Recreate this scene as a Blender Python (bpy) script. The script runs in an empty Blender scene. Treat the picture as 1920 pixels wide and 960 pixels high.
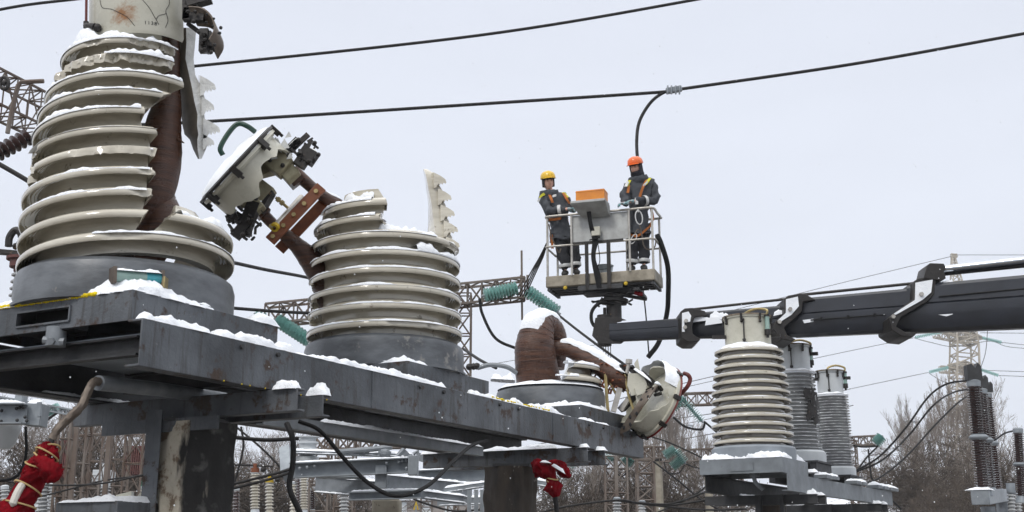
import bpy, bmesh, math, random
from mathutils import Vector, Matrix, noise
random.seed(7)
PI = math.pi
V = Vector
S = bpy.context.scene
COL = S.collection

# ---------------------------------------------------------------- camera
FPX = 2200.0
PITCH = math.atan(560 / 2200)
CAMP = V((0, 0, 1.6))
cd = bpy.data.cameras.new('camera'); cam = bpy.data.objects.new('camera', cd); COL.objects.link(cam)
cam.location = CAMP; cam.rotation_euler = (PI / 2 + PITCH, 0, 0)
cd.sensor_width = 36; cd.lens = FPX / 1920 * 36; cd.clip_end = 2000; cd.clip_start = .05
cd.dof.use_dof = True; cd.dof.focus_distance = 11.0; cd.dof.aperture_fstop = 9.0
S.camera = cam
# ---------------------------------------------------------------- light: overcast winter day
SUN_EL, SUN_AZ = math.radians(42), math.radians(-150)      # azimuth measured from +Y clockwise: behind the camera, from the left
W = bpy.data.worlds.new('World'); S.world = W; W.use_nodes = True
nt = W.node_tree; nt.nodes.clear()
wo = nt.nodes.new('ShaderNodeOutputWorld'); bg = nt.nodes.new('ShaderNodeBackground')
sk = nt.nodes.new('ShaderNodeTexSky'); sk.sky_type = 'NISHITA'; sk.sun_disc = False
sk.sun_elevation = SUN_EL; sk.sun_rotation = SUN_AZ; sk.air_density = 1.0; sk.dust_density = 6; sk.ozone_density = 1.5
mx = nt.nodes.new('ShaderNodeMix'); mx.data_type = 'RGBA'; mx.inputs[0].default_value = .98
tc = nt.nodes.new('ShaderNodeTexCoord'); sp = nt.nodes.new('ShaderNodeSeparateXYZ'); rp = nt.nodes.new('ShaderNodeValToRGB')
nt.links.new(tc.outputs['Generated'], sp.inputs[0]); nt.links.new(sp.outputs[2], rp.inputs[0])
# cloud layer: an even pale grey-blue, in units of the sky's own brightness
rp.color_ramp.elements[0].position = 0.0; rp.color_ramp.elements[0].color = (.384, .406, .450, 1)
rp.color_ramp.elements[1].position = .6; rp.color_ramp.elements[1].color = (.360, .380, .428, 1)
sc_ = nt.nodes.new('ShaderNodeVectorMath'); e3 = rp.color_ramp.elements.new(1.0); e3.color = (1, 1, 1, 1); rp.color_ramp.elements[1].position = .45
sc_.operation = 'SCALE'; sc_.inputs['Scale'].default_value = 20.5
cn = nt.nodes.new('ShaderNodeTexNoise'); cn.inputs['Scale'].default_value = 2.2; cn.inputs['Detail'].default_value = 3; cm = nt.nodes.new('ShaderNodeMapping'); cm.inputs['Scale'].default_value = (1, 1, 3.5)
nt.links.new(tc.outputs['Generated'], cm.inputs[0]); nt.links.new(cm.outputs[0], cn.inputs[0]); cr_ = nt.nodes.new('ShaderNodeMapRange'); cr_.inputs['From Min'].default_value = .3; cr_.inputs['From Max'].default_value = .7; cr_.inputs['To Min'].default_value = .955; cr_.inputs['To Max'].default_value = 1.03
nt.links.new(cn.outputs[0], cr_.inputs[0]); cs = nt.nodes.new('ShaderNodeVectorMath'); cs.operation = 'SCALE'; nt.links.new(rp.outputs[0], cs.inputs[0]); nt.links.new(cr_.outputs[0], cs.inputs['Scale'])
nt.links.new(cs.outputs[0], sc_.inputs[0])
nt.links.new(sk.outputs[0], mx.inputs[6]); nt.links.new(sc_.outputs[0], mx.inputs[7])
nt.links.new(mx.outputs[2], bg.inputs[0]); bg.inputs[1].default_value = .11
nt.links.new(bg.outputs[0], wo.inputs[0])
sd = bpy.data.lights.new('sun', 'SUN'); sd.energy = 1.2; sd.angle = math.radians(11); sd.color = (1, .96, .90)
sun = bpy.data.objects.new('sun', sd); COL.objects.link(sun)
sdir = V((math.sin(SUN_AZ) * math.cos(SUN_EL), math.cos(SUN_AZ) * math.cos(SUN_EL), math.sin(SUN_EL)))
sun.rotation_euler = sdir.to_track_quat('Z', 'Y').to_euler(); sun.location = (0, -5, 30)
S.view_settings.view_transform = 'Standard'; S.view_settings.look = 'None'; S.view_settings.exposure = 0; S.view_settings.gamma = 1
S.cycles.max_bounces = 6; S.cycles.diffuse_bounces = 3; S.cycles.glossy_bounces = 3; S.cycles.transmission_bounces = 6

# ---------------------------------------------------------------- helpers
def at(px, py, Y=None, Z=None):
    "the point seen at photo pixel (px, py) at the forward distance Y or the height Z"
    d = V(((px - 960) / FPX, math.cos(PITCH) - (480 - py) / FPX * math.sin(PITCH), math.sin(PITCH) + (480 - py) / FPX * math.cos(PITCH)))
    s = Y / d.y if Y is not None else (Z - CAMP.z) / d.z
    return CAMP + d * s
def ppm(Y): return FPX / (Y * 1.03)          # about how many photo pixels one metre takes
def nz(x, y=0, z=0): return noise.noise(V((x, y, z)))
def frame(t):
    t = t.normalized(); a = V((0, 0, 1)) if abs(t.z) < .9 else V((1, 0, 0))
    x = t.cross(a).normalized(); return x, x.cross(t).normalized()

class M:
    def __init__(s): s.v = []; s.f = []; s.m = []
    def add(s, vs, fs, mi=0):
        o = len(s.v); s.v += [tuple(v) for v in vs]; s.f += [tuple(i + o for i in f) for f in fs]; s.m += [mi] * len(fs); return s
    def box(s, c, ax, ay, az, mi=0):
        c = V(c); vs = [c + ax * i + ay * j + az * k for k in (-1, 1) for j in (-1, 1) for i in (-1, 1)]
        return s.add(vs, [(0, 2, 3, 1), (4, 5, 7, 6), (0, 1, 5, 4), (2, 6, 7, 3), (0, 4, 6, 2), (1, 3, 7, 5)], mi)
    def cube(s, c, x, y, z, mi=0): return s.box(c, V((x / 2, 0, 0)), V((0, y / 2, 0)), V((0, 0, z / 2)), mi)
    def bar(s, a, b, w, h, up=V((0, 0, 1)), mi=0):
        a = V(a); b = V(b); t = (b - a); x = t.cross(up)
        if x.length < 1e-6: x = V((1, 0, 0))
        x.normalize(); y = x.cross(t).normalized()
        return s.box((a + b) / 2, t / 2, x * w / 2, y * h / 2, mi)
    def extrude(s, poly, a, b, X, Y, mi=0):
        "2-D polygon swept from a to b; poly coordinates along X and Y"
        n = len(poly); a = V(a); b = V(b)
        vs = [a + X * p[0] + Y * p[1] for p in poly] + [b + X * p[0] + Y * p[1] for p in poly]
        fs = [tuple(range(n))[::-1], tuple(range(n, 2 * n))] + [(i, (i + 1) % n, n + (i + 1) % n, n + i) for i in range(n)]
        return s.add(vs, fs, mi)
    def channel(s, a, b, h, w, t=.012, out=None, mi=0):
        "steel channel: web towards out, top at the line a-b; flanges reach back from the web"
        a = V(a); b = V(b); U = V((0, 0, 1)); X = out if out is not None else (b - a).cross(U).normalized()
        p = [(0, 0), (-w, 0), (-w, -t), (-t, -t), (-t, -h + t), (-w, -h + t), (-w, -h), (0, -h)]
        return s.extrude(p, a, b, X, U, mi)
    def ibeam(s, a, b, h, w, t=.012, X=None, mi=0):
        a = V(a); b = V(b); U = V((0, 0, 1)); X = X if X is not None else (b - a).cross(U).normalized(); c = w / 2; k = t / 2
        p = [(-c, 0), (-c, -t), (-k, -t), (-k, -h + t), (-c, -h + t), (-c, -h), (c, -h), (c, -h + t), (k, -h + t), (k, -t), (c, -t), (c, 0)]
        return s.extrude(p, a, b, X, U, mi)
    def angle(s, a, b, w, t, X, Y, mi=0):
        return s.extrude([(0, 0), (w, 0), (w, t), (t, t), (t, w), (0, w)], a, b, X, Y, mi)
    def tube(s, pts, r, n=8, mi=0, cap=True, wob=0):
        pts = [V(p) for p in pts]; k = len(pts); rs = r if isinstance(r, (list, tuple)) else [r] * k
        o = []; x = None
        for i in range(k):
            t = (pts[min(i + 1, k - 1)] - pts[max(i - 1, 0)]).normalized()
            if x is None: x, y = frame(t)
            else:
                x = (x - t * x.dot(t))
                if x.length < 1e-6: x, y = frame(t)
                x.normalize(); y = x.cross(t).normalized()
            for j in range(n):
                a = 2 * PI * j / n; rr = rs[i] * (1 + (wob * nz(pts[i].x * 9 + j, pts[i].z * 9, i * .7) if wob else 0))
                o.append(pts[i] + (x * math.cos(a) + y * math.sin(a)) * rr)
        fs = [(i * n + j, i * n + (j + 1) % n, (i + 1) * n + (j + 1) % n, (i + 1) * n + j) for i in range(k - 1) for j in range(n)]
        if cap: fs += [tuple(range(n))[::-1], tuple(range((k - 1) * n, k * n))]
        return s.add(o, fs, mi)
    def lathe(s, prof, n=32, T=None, a0=0, a1=2 * PI, mi=0, rf=None, closed=None):
        "profile of (r, z) turned about the axis; T places it"
        T = T or Matrix(); full = abs(a1 - a0 - 2 * PI) < 1e-6 if closed is None else closed; c = n if full else n + 1; o = []
        for i, (r, z) in enumerate(prof):
            for j in range(c):
                a = a0 + (a1 - a0) * j / n; rr = r; zz = z
                if rf: rr, zz = rf(i, r, z, a)
                o.append(T @ V((math.sin(a) * rr, -math.cos(a) * rr, zz)))
        fs = [(i * c + j, i * c + (j + 1) % c, (i + 1) * c + (j + 1) % c, (i + 1) * c + j) for i in range(len(prof) - 1) for j in range(n)]
        return s.add(o, fs, mi)
    def cyl(s, c, r, h, n=24, T=None, mi=0, r2=None):
        T = (T or Matrix()) @ Matrix.Translation(c); r2 = r if r2 is None else r2
        return s.lathe([(.0001, 0), (r, 0), (r2, h), (.0001, h)], n, T, mi=mi)
    def ball(s, c, rx, ry=None, rz=None, n=12, mi=0, T=None):
        ry = ry or rx; rz = rz or rx; T = T or Matrix(); k = max(4, n // 2); o = []
        for i in range(k + 1):
            b = -PI / 2 + PI * i / k
            for j in range(n):
                a = 2 * PI * j / n; o.append(V(c) + T.to_3x3() @ V((rx * math.cos(a) * math.cos(b), ry * math.sin(a) * math.cos(b), rz * math.sin(b))))
        return s.add(o, [(i * n + j, i * n + (j + 1) % n, (i + 1) * n + (j + 1) % n, (i + 1) * n + j) for i in range(k) for j in range(n)], mi)
    def plate(s, poly, T, th, mi=0):
        "flat outline in the x-z plane of T, th thick along y"
        n = len(poly); vs = [T @ V((p[0], -th / 2, p[1])) for p in poly] + [T @ V((p[0], th / 2, p[1])) for p in poly]
        return s.add(vs, [tuple(range(n)), tuple(range(n, 2 * n))[::-1]] + [(i, i + n, (i + 1) % n + n, (i + 1) % n) for i in range(n)], mi)
    def build(s, name, mats, parent=None, sharp=35, bevel=0, clean=False):
        me = bpy.data.meshes.new(name); me.from_pydata(s.v, [], s.f); me.update()
        bm = bmesh.new(); bm.from_mesh(me)
        bmesh.ops.remove_doubles(bm, verts=bm.verts, dist=1e-5)
        bmesh.ops.recalc_face_normals(bm, faces=bm.faces); bm.to_mesh(me); bm.free()
        for m in (mats if isinstance(mats, (list, tuple)) else [mats]): me.materials.append(m)
        if len(me.materials) > 1 and len(me.polygons) == len(s.m): me.polygons.foreach_set('material_index', s.m)
        me.polygons.foreach_set('use_smooth', [sharp > 0] * len(me.polygons))
        if sharp > 0: me.set_sharp_from_angle(angle=math.radians(sharp))
        o = bpy.data.objects.new(name, me); COL.objects.link(o)
        if bevel:
            b = o.modifiers.new('edge', 'BEVEL'); b.width = bevel; b.segments = 2; b.limit_method = 'ANGLE'
        if parent: par(o, parent)
        return o

def par(o, parent):
    o.parent = parent
    def wl(q):
        return V(q.location) + ((wl(q.parent) + q.matrix_parent_inverse.translation) if q.parent else V((0, 0, 0)))
    o.matrix_parent_inverse = Matrix.Translation(-wl(parent))
def thing(name, label, cat, loc, group=None):
    o = bpy.data.objects.new(name, None); COL.objects.link(o); o.location = V(loc); o.empty_display_size = .2
    o['label'] = label; o['category'] = cat
    if group: o['group'] = group
    return o
def tag(o, label, cat, group=None):
    o['label'] = label; o['category'] = cat
    if group: o['group'] = group
    return o
def kind(o, k): o['kind'] = k; return o
def copy_thing(root, loc, label, scale=None, rotz=0):
    r = root.copy(); COL.objects.link(r); r.location = V(loc); r['label'] = label
    if scale: r.scale = scale
    r.rotation_euler.z += rotz
    for ch in root.children:
        c = ch.copy(); COL.objects.link(c); c.parent = r
        for g in ch.children:
            d = g.copy(); COL.objects.link(d); d.parent = c
    return r
def catmull(P, n=8):
    P = [V(p) for p in P]; Q = [P[0] * 2 - P[1]] + P + [P[-1] * 2 - P[-2]]; o = []
    for i in range(1, len(Q) - 2):
        a, b, c, d = Q[i - 1:i + 3]
        for k in range(n):
            t = k / n; o.append(.5 * ((2 * b) + (c - a) * t + (2 * a - 5 * b + 4 * c - d) * t * t + (3 * b - a - 3 * c + d) * t ** 3))
    o.append(P[-1]); return o
def interp(x, pts):
    if x <= pts[0][0]: return pts[0][1]
    for (a, p), (b, q) in zip(pts, pts[1:]):
        if x <= b: return p + (q - p) * (x - a) / (b - a)
    return pts[-1][1]
def snow_strip(m, a, b, w, h, seed=0, X=None, taper=.06, mi=0, K=11, step=.02, lump=.5):
    "a lumpy snow ridge lying along a-b, w wide, h high, soft ends"
    a = V(a); b = V(b); L = (b - a).length; n = max(4, int(L / step)); t = (b - a) / L
    X = X or t.cross(V((0, 0, 1))).normalized(); U = V((0, 0, 1)); o = []
    for i in range(n + 1):
        s = L * i / n; e = min(1, s / taper, (L - s) / taper); e = math.sqrt(max(0, 1 - (1 - e) ** 2)) if e < 1 else 1
        hh = h * max(.12, 1 - lump / 3 + lump * 1.3 * nz(s * 4, seed * 3.1, 1) + lump * .7 * nz(s * 15, seed, 4) + .16 * nz(s * 43, seed, 2)) * e
        ww = w * (1 + .10 * nz(s * 11, seed * 7, 3)) * (.75 + .25 * e)
        for k in range(K + 1):
            q = 2 * k / K - 1; z = max(0, 1 - abs(q) ** 2.2) ** .8
            sh = .5 * w * .22 * nz(s * 14, k * .5 + (q > 0) * 9, seed) + .5 * w * .08 * nz(s * 45, k, seed)
            o.append(a + t * s + X * (q * ww / 2 + sh) + U * (hh * z * (1.12 + .35 * nz(s * 12, q * 3, seed + 5) + .18 * nz(s * 40, q * 6, seed)) - .004))
    c = K + 1
    m.add(o, [(i * c + k, i * c + k + 1, (i + 1) * c + k + 1, (i + 1) * c + k) for i in range(n) for k in range(K)], mi); return m
def snow_patch(m, c, ex, ey, h, seed=0, n=26, mi=0, cut=0):
    "snow lying over a flat rectangle with half axes ex, ey"
    o = []
    for j in range(n + 1):
        for i in range(n + 1):
            p = 2 * i / n - 1; q = 2 * j / n - 1; e = (1 - abs(p) ** 8) * (1 - abs(q) ** 8)
            P = V(c) + ex * p * (1 + .012 * nz(q * 7, seed, 1)) + ey * q * (1 + .012 * nz(p * 7, seed, 8))
            hh = h * max(0, .55 + .75 * nz(P.x * 2.3, P.y * 2.3, seed) + .3 * nz(P.x * 9, P.y * 9, seed) - cut) * max(0, e) ** .4
            o.append(P + V((0, 0, hh - .004)))
    c_ = n + 1
    m.add(o, [(j * c_ + i, j * c_ + i + 1, (j + 1) * c_ + i + 1, (j + 1) * c_ + i) for j in range(n) for i in range(n)], mi); return m

# ---------------------------------------------------------------- materials
def mat(name, col, rough=.6, metal=0, col2=None, scale=6, spots=None, spot_scale=10, spot_lo=.62, bump=0, bscale=40, spec=None, stretch=None, detail=5, trans=0, ior=1.45, alpha=1, fac=(.35, .65), coat=0, spots2=None, s2scale=3, s2lo=.6, streak=None):
    m = bpy.data.materials.new(name); m.use_nodes = True; t = m.node_tree; N = t.nodes; L = t.links
    b = N['Principled BSDF']; b.inputs['Roughness'].default_value = rough; b.inputs['Metallic'].default_value = metal
    b.inputs['Transmission Weight'].default_value = trans; b.inputs['IOR'].default_value = ior; b.inputs['Alpha'].default_value = alpha
    b.inputs['Coat Weight'].default_value = coat
    if spec is not None: b.inputs['Specular IOR Level'].default_value = spec
    tcn = N.new('ShaderNodeTexCoord'); src = tcn.outputs['Object']
    if stretch:
        mp = N.new('ShaderNodeMapping'); mp.inputs['Scale'].default_value = stretch; L.new(src, mp.inputs[0]); src_s = mp.outputs[0]
    else: src_s = src
    def ns(scale, vec, d=detail, r=.6):
        n = N.new('ShaderNodeTexNoise'); n.inputs['Scale'].default_value = scale; n.inputs['Detail'].default_value = d; n.inputs['Roughness'].default_value = r; L.new(vec, n.inputs['Vector']); return n.outputs['Fac']
    def ramp(f, lo, hi, c0, c1):
        r = N.new('ShaderNodeValToRGB'); r.color_ramp.elements[0].position = lo; r.color_ramp.elements[1].position = hi
        r.color_ramp.elements[0].color = (*c0, 1); r.color_ramp.elements[1].color = (*c1, 1); L.new(f, r.inputs[0]); return r.outputs[0]
    col2 = col2 or tuple(c * .72 for c in col)
    out = ramp(ns(scale, src_s), fac[0], fac[1], col, col2)
    for sp_, ss, lo in ((spots, spot_scale, spot_lo), (spots2, s2scale, s2lo)):
        if sp_:
            f = ramp(ns(ss, src, 8, .7), lo, lo + .06, (0, 0, 0), (1, 1, 1))
            x = N.new('ShaderNodeMix'); x.data_type = 'RGBA'; L.new(f, x.inputs[0]); L.new(out, x.inputs[6]); x.inputs[7].default_value = (*sp_, 1); out = x.outputs[2]
    if streak:
        mp2 = N.new('ShaderNodeMapping'); mp2.inputs['Scale'].default_value = (16, 16, 1.3); L.new(src, mp2.inputs[0])
        f = ramp(ns(1.4, mp2.outputs[0], 6, .65), .52, .66, (0, 0, 0), (.75, .75, .75)); x = N.new('ShaderNodeMix'); x.data_type = 'RGBA'; L.new(f, x.inputs[0]); L.new(out, x.inputs[6]); x.inputs[7].default_value = (*streak, 1); out = x.outputs[2]
    L.new(out, b.inputs['Base Color'])
    rr = N.new('ShaderNodeMapRange'); rr.inputs['To Min'].default_value = max(.03, rough - .12); rr.inputs['To Max'].default_value = min(1, rough + .12)
    L.new(ns(scale * 3, src), rr.inputs[0]); L.new(rr.outputs[0], b.inputs['Roughness'])
    if bump:
        bn = N.new('ShaderNodeBump'); bn.inputs['Strength'].default_value = bump; bn.inputs['Distance'].default_value = .01
        L.new(ns(bscale, src_s, 6), bn.inputs['Height']); L.new(bn.outputs[0], b.inputs['Normal'])
    return m
K = {}
K['steel'] = mat('dark_steel_paint', (.125, .136, .150), .5, 0, (.055, .060, .067), 2.3, spots=(.050, .030, .020), spot_scale=5.5, spot_lo=.555, bump=.35, bscale=50, spots2=(.22, .225, .23), s2scale=19, s2lo=.66, spec=.4, streak=(.045, .042, .040))
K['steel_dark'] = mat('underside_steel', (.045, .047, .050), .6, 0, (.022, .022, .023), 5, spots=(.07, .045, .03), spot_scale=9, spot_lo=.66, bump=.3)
K['galv'] = mat('galvanised_steel', (.30, .33, .355), .5, .25, (.20, .22, .24), 5, spots=(.16, .13, .11), spot_scale=9, spot_lo=.68, bump=.1)
K['galv_rust'] = mat('worn_galvanised_steel', (.25, .27, .29), .55, .2, (.15, .165, .18), 5, spots=(.03, .026, .024), spot_scale=5, spot_lo=.63, bump=.15)
K['tankpaint'] = mat('tank_paint', (.145, .157, .17), .38, 0, (.06, .065, .072), 3, spots=(.24, .23, .21), spot_scale=3.0, spot_lo=.59, bump=.12, bscale=30, spots2=(.05, .04, .033), s2scale=20, s2lo=.7, stretch=(1, 1, 2.5))
K['porc'] = mat('cream_porcelain', (.60, .565, .475), .14, 0, (.44, .405, .33), 3.5, spots=(.27, .235, .18), spot_scale=11, spot_lo=.62, coat=.6, stretch=(1, 1, 6))
K['porc_shaded'] = mat('shaded_grey_glaze', (.225, .20, .16), .10, 0, (.145, .127, .10), 3.5, spots=(.17, .135, .10), spot_scale=9, spot_lo=.64, coat=.9, stretch=(1, 1, 6))  # darker glaze: shade painted into the barrels and shed undersides
K['porc_break'] = mat('broken_porcelain', (.74, .75, .74), .75, 0, (.55, .56, .55), 14, bump=.9, bscale=45)
K['porc_in'] = mat('porcelain_inside', (.25, .225, .18), .6, 0, (.12, .10, .08), 4)
K['porc_grey'] = mat('grey_white_porcelain', (.40, .41, .41), .2, 0, (.27, .275, .28), 3, spots=(.2, .17, .14), spot_scale=6, spot_lo=.68, coat=.2)
K['porc_brown'] = mat('brown_porcelain', (.050, .022, .018), .2, 0, (.03, .014, .012), 4, coat=.4)
K['capw'] = mat('cream_enamel', (.56, .545, .46), .28, 0, (.47, .455, .375), 3, spots=(.35, .29, .2), spot_scale=14, spot_lo=.70, coat=.2)
K['capg'] = mat('grey_enamel', (.56, .59, .61), .35, 0, (.46, .485, .50), 3, spots=(.3, .25, .2), spot_scale=12, spot_lo=.7)
K['snow'] = mat('snow', (.88, .90, .93), .9, 0, (.82, .85, .89), 9, bump=1.0, bscale=55, spec=.2)
K['snow_yellow'] = mat('stained_snow', (.80, .62, .02), .9, 0, (.62, .45, .01), 30, bump=.6, bscale=60, spec=.2)
K['paper'] = mat('oiled_paper_winding', (.095, .038, .019), .30, 0, (.036, .014, .008), 4, bump=.6, bscale=18, stretch=(1, 1, 12), spots=(.18, .09, .05), spot_scale=9, spot_lo=.66)
K['rust'] = mat('rusty_steel', (.17, .095, .062), .8, .1, (.10, .058, .042), 8, spots=(.22, .2, .19), spot_scale=4, spot_lo=.62, bump=.3)
K['rustgrey'] = mat('weathered_lattice_steel', (.19, .165, .145), .75, .1, (.10, .066, .048), 1.2, bump=.2)
K['orangeiron'] = mat('orange_insulating_bar', (.23, .070, .024), .5, 0, (.13, .040, .016), 9)
K['brass'] = mat('brass', (.45, .36, .17), .4, .7, (.3, .24, .12), 12)
K['blackmetal'] = mat('black_oily_metal', (.028, .025, .023), .5, .2, (.018, .016, .015), 14, spots=(.13, .085, .05), spot_scale=14, spot_lo=.62, bump=.4)
K['bronze'] = mat('brown_metal_strip', (.17, .14, .115), .5, .4, (.09, .07, .055), 8, spots=(.22, .12, .06), spot_scale=8, spot_lo=.62)
K['flange'] = mat('yellowish_fitting', (.40, .37, .25), .5, .2, (.26, .23, .15), 12)
K['boom'] = mat('navy_black_boom_paint', (.017, .020, .029), .34, 0, (.010, .012, .017), 3, spots=(.35, .35, .36), spot_scale=42, spot_lo=.685, coat=.35, spec=.5)
K['chrome'] = mat('chrome_rod', (.55, .58, .62), .12, 1, (.45, .48, .52), 4)
K['rubber'] = mat('black_rubber', (.010, .010, .011), .6, 0, (.016, .016, .016), 8, spec=.2)
K['wire'] = mat('cable_grey', (.028, .027, .027), .65, 0, (.016, .015, .015), 20, spec=.25)
K['alu'] = mat('worn_aluminium', (.50, .48, .44), .42, .6, (.33, .31, .28), 8)
K['tread'] = mat('dirty_tread_plate', (.30, .27, .215), .5, .4, (.16, .14, .105), 5, bump=.4, bscale=50, spots=(.2, .13, .08), spot_scale=8, spot_lo=.66)
K['panel'] = mat('galvanised_sheet', (.42, .43, .42), .55, .35, (.32, .32, .31), 7, spots=(.2, .17, .14), spot_scale=6, spot_lo=.68)
K['orange'] = mat('orange_plastic', (.68, .24, .02), .4, 0, (.58, .19, .018), 5)
K['glass'] = mat('green_glass', (.42, .74, .68), .12, 0, (.32, .62, .57), 6, trans=.5, coat=.3)
K['glass_tube'] = mat('pale_gauge_glass', (.45, .62, .56), .08, 0, (.35, .52, .47), 6, trans=.4)
K['glass_blue'] = mat('blue_silica', (.07, .36, .42), .3, 0, (.05, .27, .33), 20)
K['yellow'] = mat('yellow_paint', (.62, .43, .02), .5, 0, (.45, .30, .02), 8)
K['green'] = mat('green_paint', (.010, .038, .026), .4, 0, (.012, .05, .032), 8)
K['redpaint'] = mat('dark_red_paint', (.15, .022, .018), .45, 0, (.09, .015, .012), 8, spots=(.05, .03, .03), spot_scale=10)
K['maroon'] = mat('rust_red_flange', (.14, .05, .042), .6, 0, (.085, .03, .026), 10)
K['redcloth'] = mat('red_cloth', (.20, .005, .011), .95, 0, (.11, .003, .006), 7, bump=.7, bscale=25, spec=.1)
K['cloth_white'] = mat('white_cloth', (.6, .58, .52), .9, 0, (.5, .48, .43), 7, bump=.4)
K['rope'] = mat('cream_rope', (.52, .38, .18), .8, 0, (.40, .28, .12), 30)
K['concrete'] = mat('concrete', (.34, .31, .25), .85, 0, (.24, .215, .17), 4, spots=(.10, .085, .065), spot_scale=6, spot_lo=.62, bump=.6, bscale=20)
K['bark'] = mat('bark', (.10, .078, .060), .9, 0, (.055, .042, .033), 6, bump=.4)
K['bark_pale'] = mat('pale_bark', (.22, .185, .15), .9, 0, (.12, .095, .075), 3, bump=.4)
K['twig'] = mat('winter_twigs', (.21, .18, .155), .9, 0, (.13, .108, .092), 3)
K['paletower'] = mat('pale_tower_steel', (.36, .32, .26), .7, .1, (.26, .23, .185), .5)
K['jacket'] = mat('grey_work_jacket', (.062, .068, .078), .85, 0, (.040, .044, .052), 9, bump=.8, bscale=14, spots=(.4, .42, .44), spot_scale=60, spot_lo=.76)
K['trousers'] = mat('dark_work_trousers', (.030, .031, .037), .85, 0, (.018, .019, .023), 9, bump=.8, bscale=14)
K['hivis'] = mat('hi_vis_yellow', (.62, .60, .03), .7, 0, (.50, .48, .03), 9)
K['reflect'] = mat('reflective_tape', (.62, .63, .62), .5, .2, (.5, .5, .5), 9)
K['strap'] = mat('orange_webbing', (.42, .13, .02), .8, 0, (.30, .09, .015), 20)
K['skin'] = mat('skin', (.70, .42, .32), .55, 0, (.62, .35, .26), 9)
K['helmY'] = mat('yellow_helmet', (.74, .47, .02), .28, 0, (.68, .42, .02), 5, coat=.3)
K['helmO'] = mat('orange_helmet', (.78, .14, .015), .28, 0, (.70, .12, .012), 5, coat=.3)
K['knit'] = mat('dark_knit_cap', (.018, .018, .026), .95, 0, (.010, .010, .015), 40)
K['glove'] = mat('striped_work_glove', (.42, .43, .44), .85, 0, (.10, .30, .33), 22, spots=(.3, .03, .10), spot_scale=14, spot_lo=.56)
K['boot'] = mat('boot_leather', (.02, .019, .018), .6, 0, (.03, .028, .026), 8)
K['eye'] = mat('dark_eye', (.03, .022, .018), .3)
K['black'] = mat('black_mark', (.012, .012, .013), .7)
K['zinc'] = mat('zinc_bucket', (.40, .45, .49), .35, .7, (.3, .34, .37), 8)
K['wall_grey'] = mat('grey_rendered_wall', (.30, .27, .25), .85, 0, (.23, .205, .19), 1)
K['greenpaint'] = mat('green_fitting', (.01, .17, .10), .5)

def wet_concrete():
    "rough pale plaster with one large wet black stain and dribbles"
    m = mat('soot_stained_concrete', (.52, .48, .39), .8, 0, (.34, .30, .235), 6, spots=(.17, .125, .085), spot_scale=6, spot_lo=.54, bump=1.0, bscale=14)
    t = m.node_tree; N = t.nodes; L = t.links; b = N['Principled BSDF']; src = b.inputs['Base Color'].links[0].from_socket
    tcn = N.new('ShaderNodeTexCoord'); mp = N.new('ShaderNodeMapping'); mp.inputs['Scale'].default_value = (4.5, 4.5, 1.1); L.new(tcn.outputs['Object'], mp.inputs[0])
    n = N.new('ShaderNodeTexNoise'); n.inputs['Scale'].default_value = 1.6; n.inputs['Detail'].default_value = 7; L.new(mp.outputs[0], n.inputs[0])
    sx = N.new('ShaderNodeSeparateXYZ'); L.new(tcn.outputs['Object'], sx.inputs[0])
    ma = N.new('ShaderNodeMath'); ma.operation = 'MULTIPLY_ADD'; ma.inputs[1].default_value = 1.5; L.new(sx.outputs[0], ma.inputs[0]); m.node_tree
    L.new(n.outputs[0], ma.inputs[2])
    r = N.new('ShaderNodeValToRGB'); r.color_ramp.elements[0].position = .44; r.color_ramp.elements[1].position = .52; L.new(ma.outputs[0], r.inputs[0])
    x = N.new('ShaderNodeMix'); x.data_type = 'RGBA'; L.new(r.outputs[0], x.inputs[0]); L.new(src, x.inputs[6]); 
    n2 = N.new('ShaderNodeTexNoise'); n2.inputs['Scale'].default_value = 9; n2.inputs['Detail'].default_value = 8; L.new(tcn.outputs['Object'], n2.inputs[0])
    r2 = N.new('ShaderNodeValToRGB'); r2.color_ramp.elements[0].position = .56; r2.color_ramp.elements[1].position = .80; r2.color_ramp.elements[0].color = (.016, .015, .014, 1); r2.color_ramp.elements[1].color = (.16, .155, .145, 1); L.new(n2.outputs[0], r2.inputs[0])
    L.new(r2.outputs[0], x.inputs[7]); L.new(x.outputs[2], b.inputs['Base Color']); return m
K['pillar'] = wet_concrete()
K['pillar_brown'] = mat('soaked_brown_concrete', (.060, .045, .032), .7, 0, (.022, .018, .015), 5, spots=(.22, .205, .18), spot_scale=7, spot_lo=.63, bump=1.0, bscale=16, stretch=(1, 1, .35))
def rust_cap():
    "cream enamel with one starburst of rust round a hit mark"
    m = K['capw'].copy(); m.name = 'cream_enamel_rust_burst'; t = m.node_tree; N = t.nodes; L = t.links; b = N['Principled BSDF']; src = b.inputs['Base Color'].links[0].from_socket
    tcn = N.new('ShaderNodeTexCoord'); n = N.new('ShaderNodeTexNoise'); n.inputs['Scale'].default_value = 22; n.inputs['Detail'].default_value = 8; n.inputs['Roughness'].default_value = .75; L.new(tcn.outputs['Object'], n.inputs[0])
    d = N.new('ShaderNodeVectorMath'); d.operation = 'DISTANCE'; L.new(tcn.outputs['Object'], d.inputs[0]); K['rust_vec'] = d
    ma = N.new('ShaderNodeMath'); ma.operation = 'MULTIPLY_ADD'; ma.inputs[1].default_value = -4.5; L.new(d.outputs['Value'], ma.inputs[0]); L.new(n.outputs[0], ma.inputs[2])
    r = N.new('ShaderNodeValToRGB'); r.color_ramp.elements[0].position = .10; r.color_ramp.elements[1].position = .42; L.new(ma.outputs[0], r.inputs[0])
    x = N.new('ShaderNodeMix'); x.data_type = 'RGBA'; L.new(r.outputs[0], x.inputs[0]); L.new(src, x.inputs[6]); x.inputs[7].default_value = (.30, .14, .05, 1); L.new(x.outputs[2], b.inputs['Base Color']); return m
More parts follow.
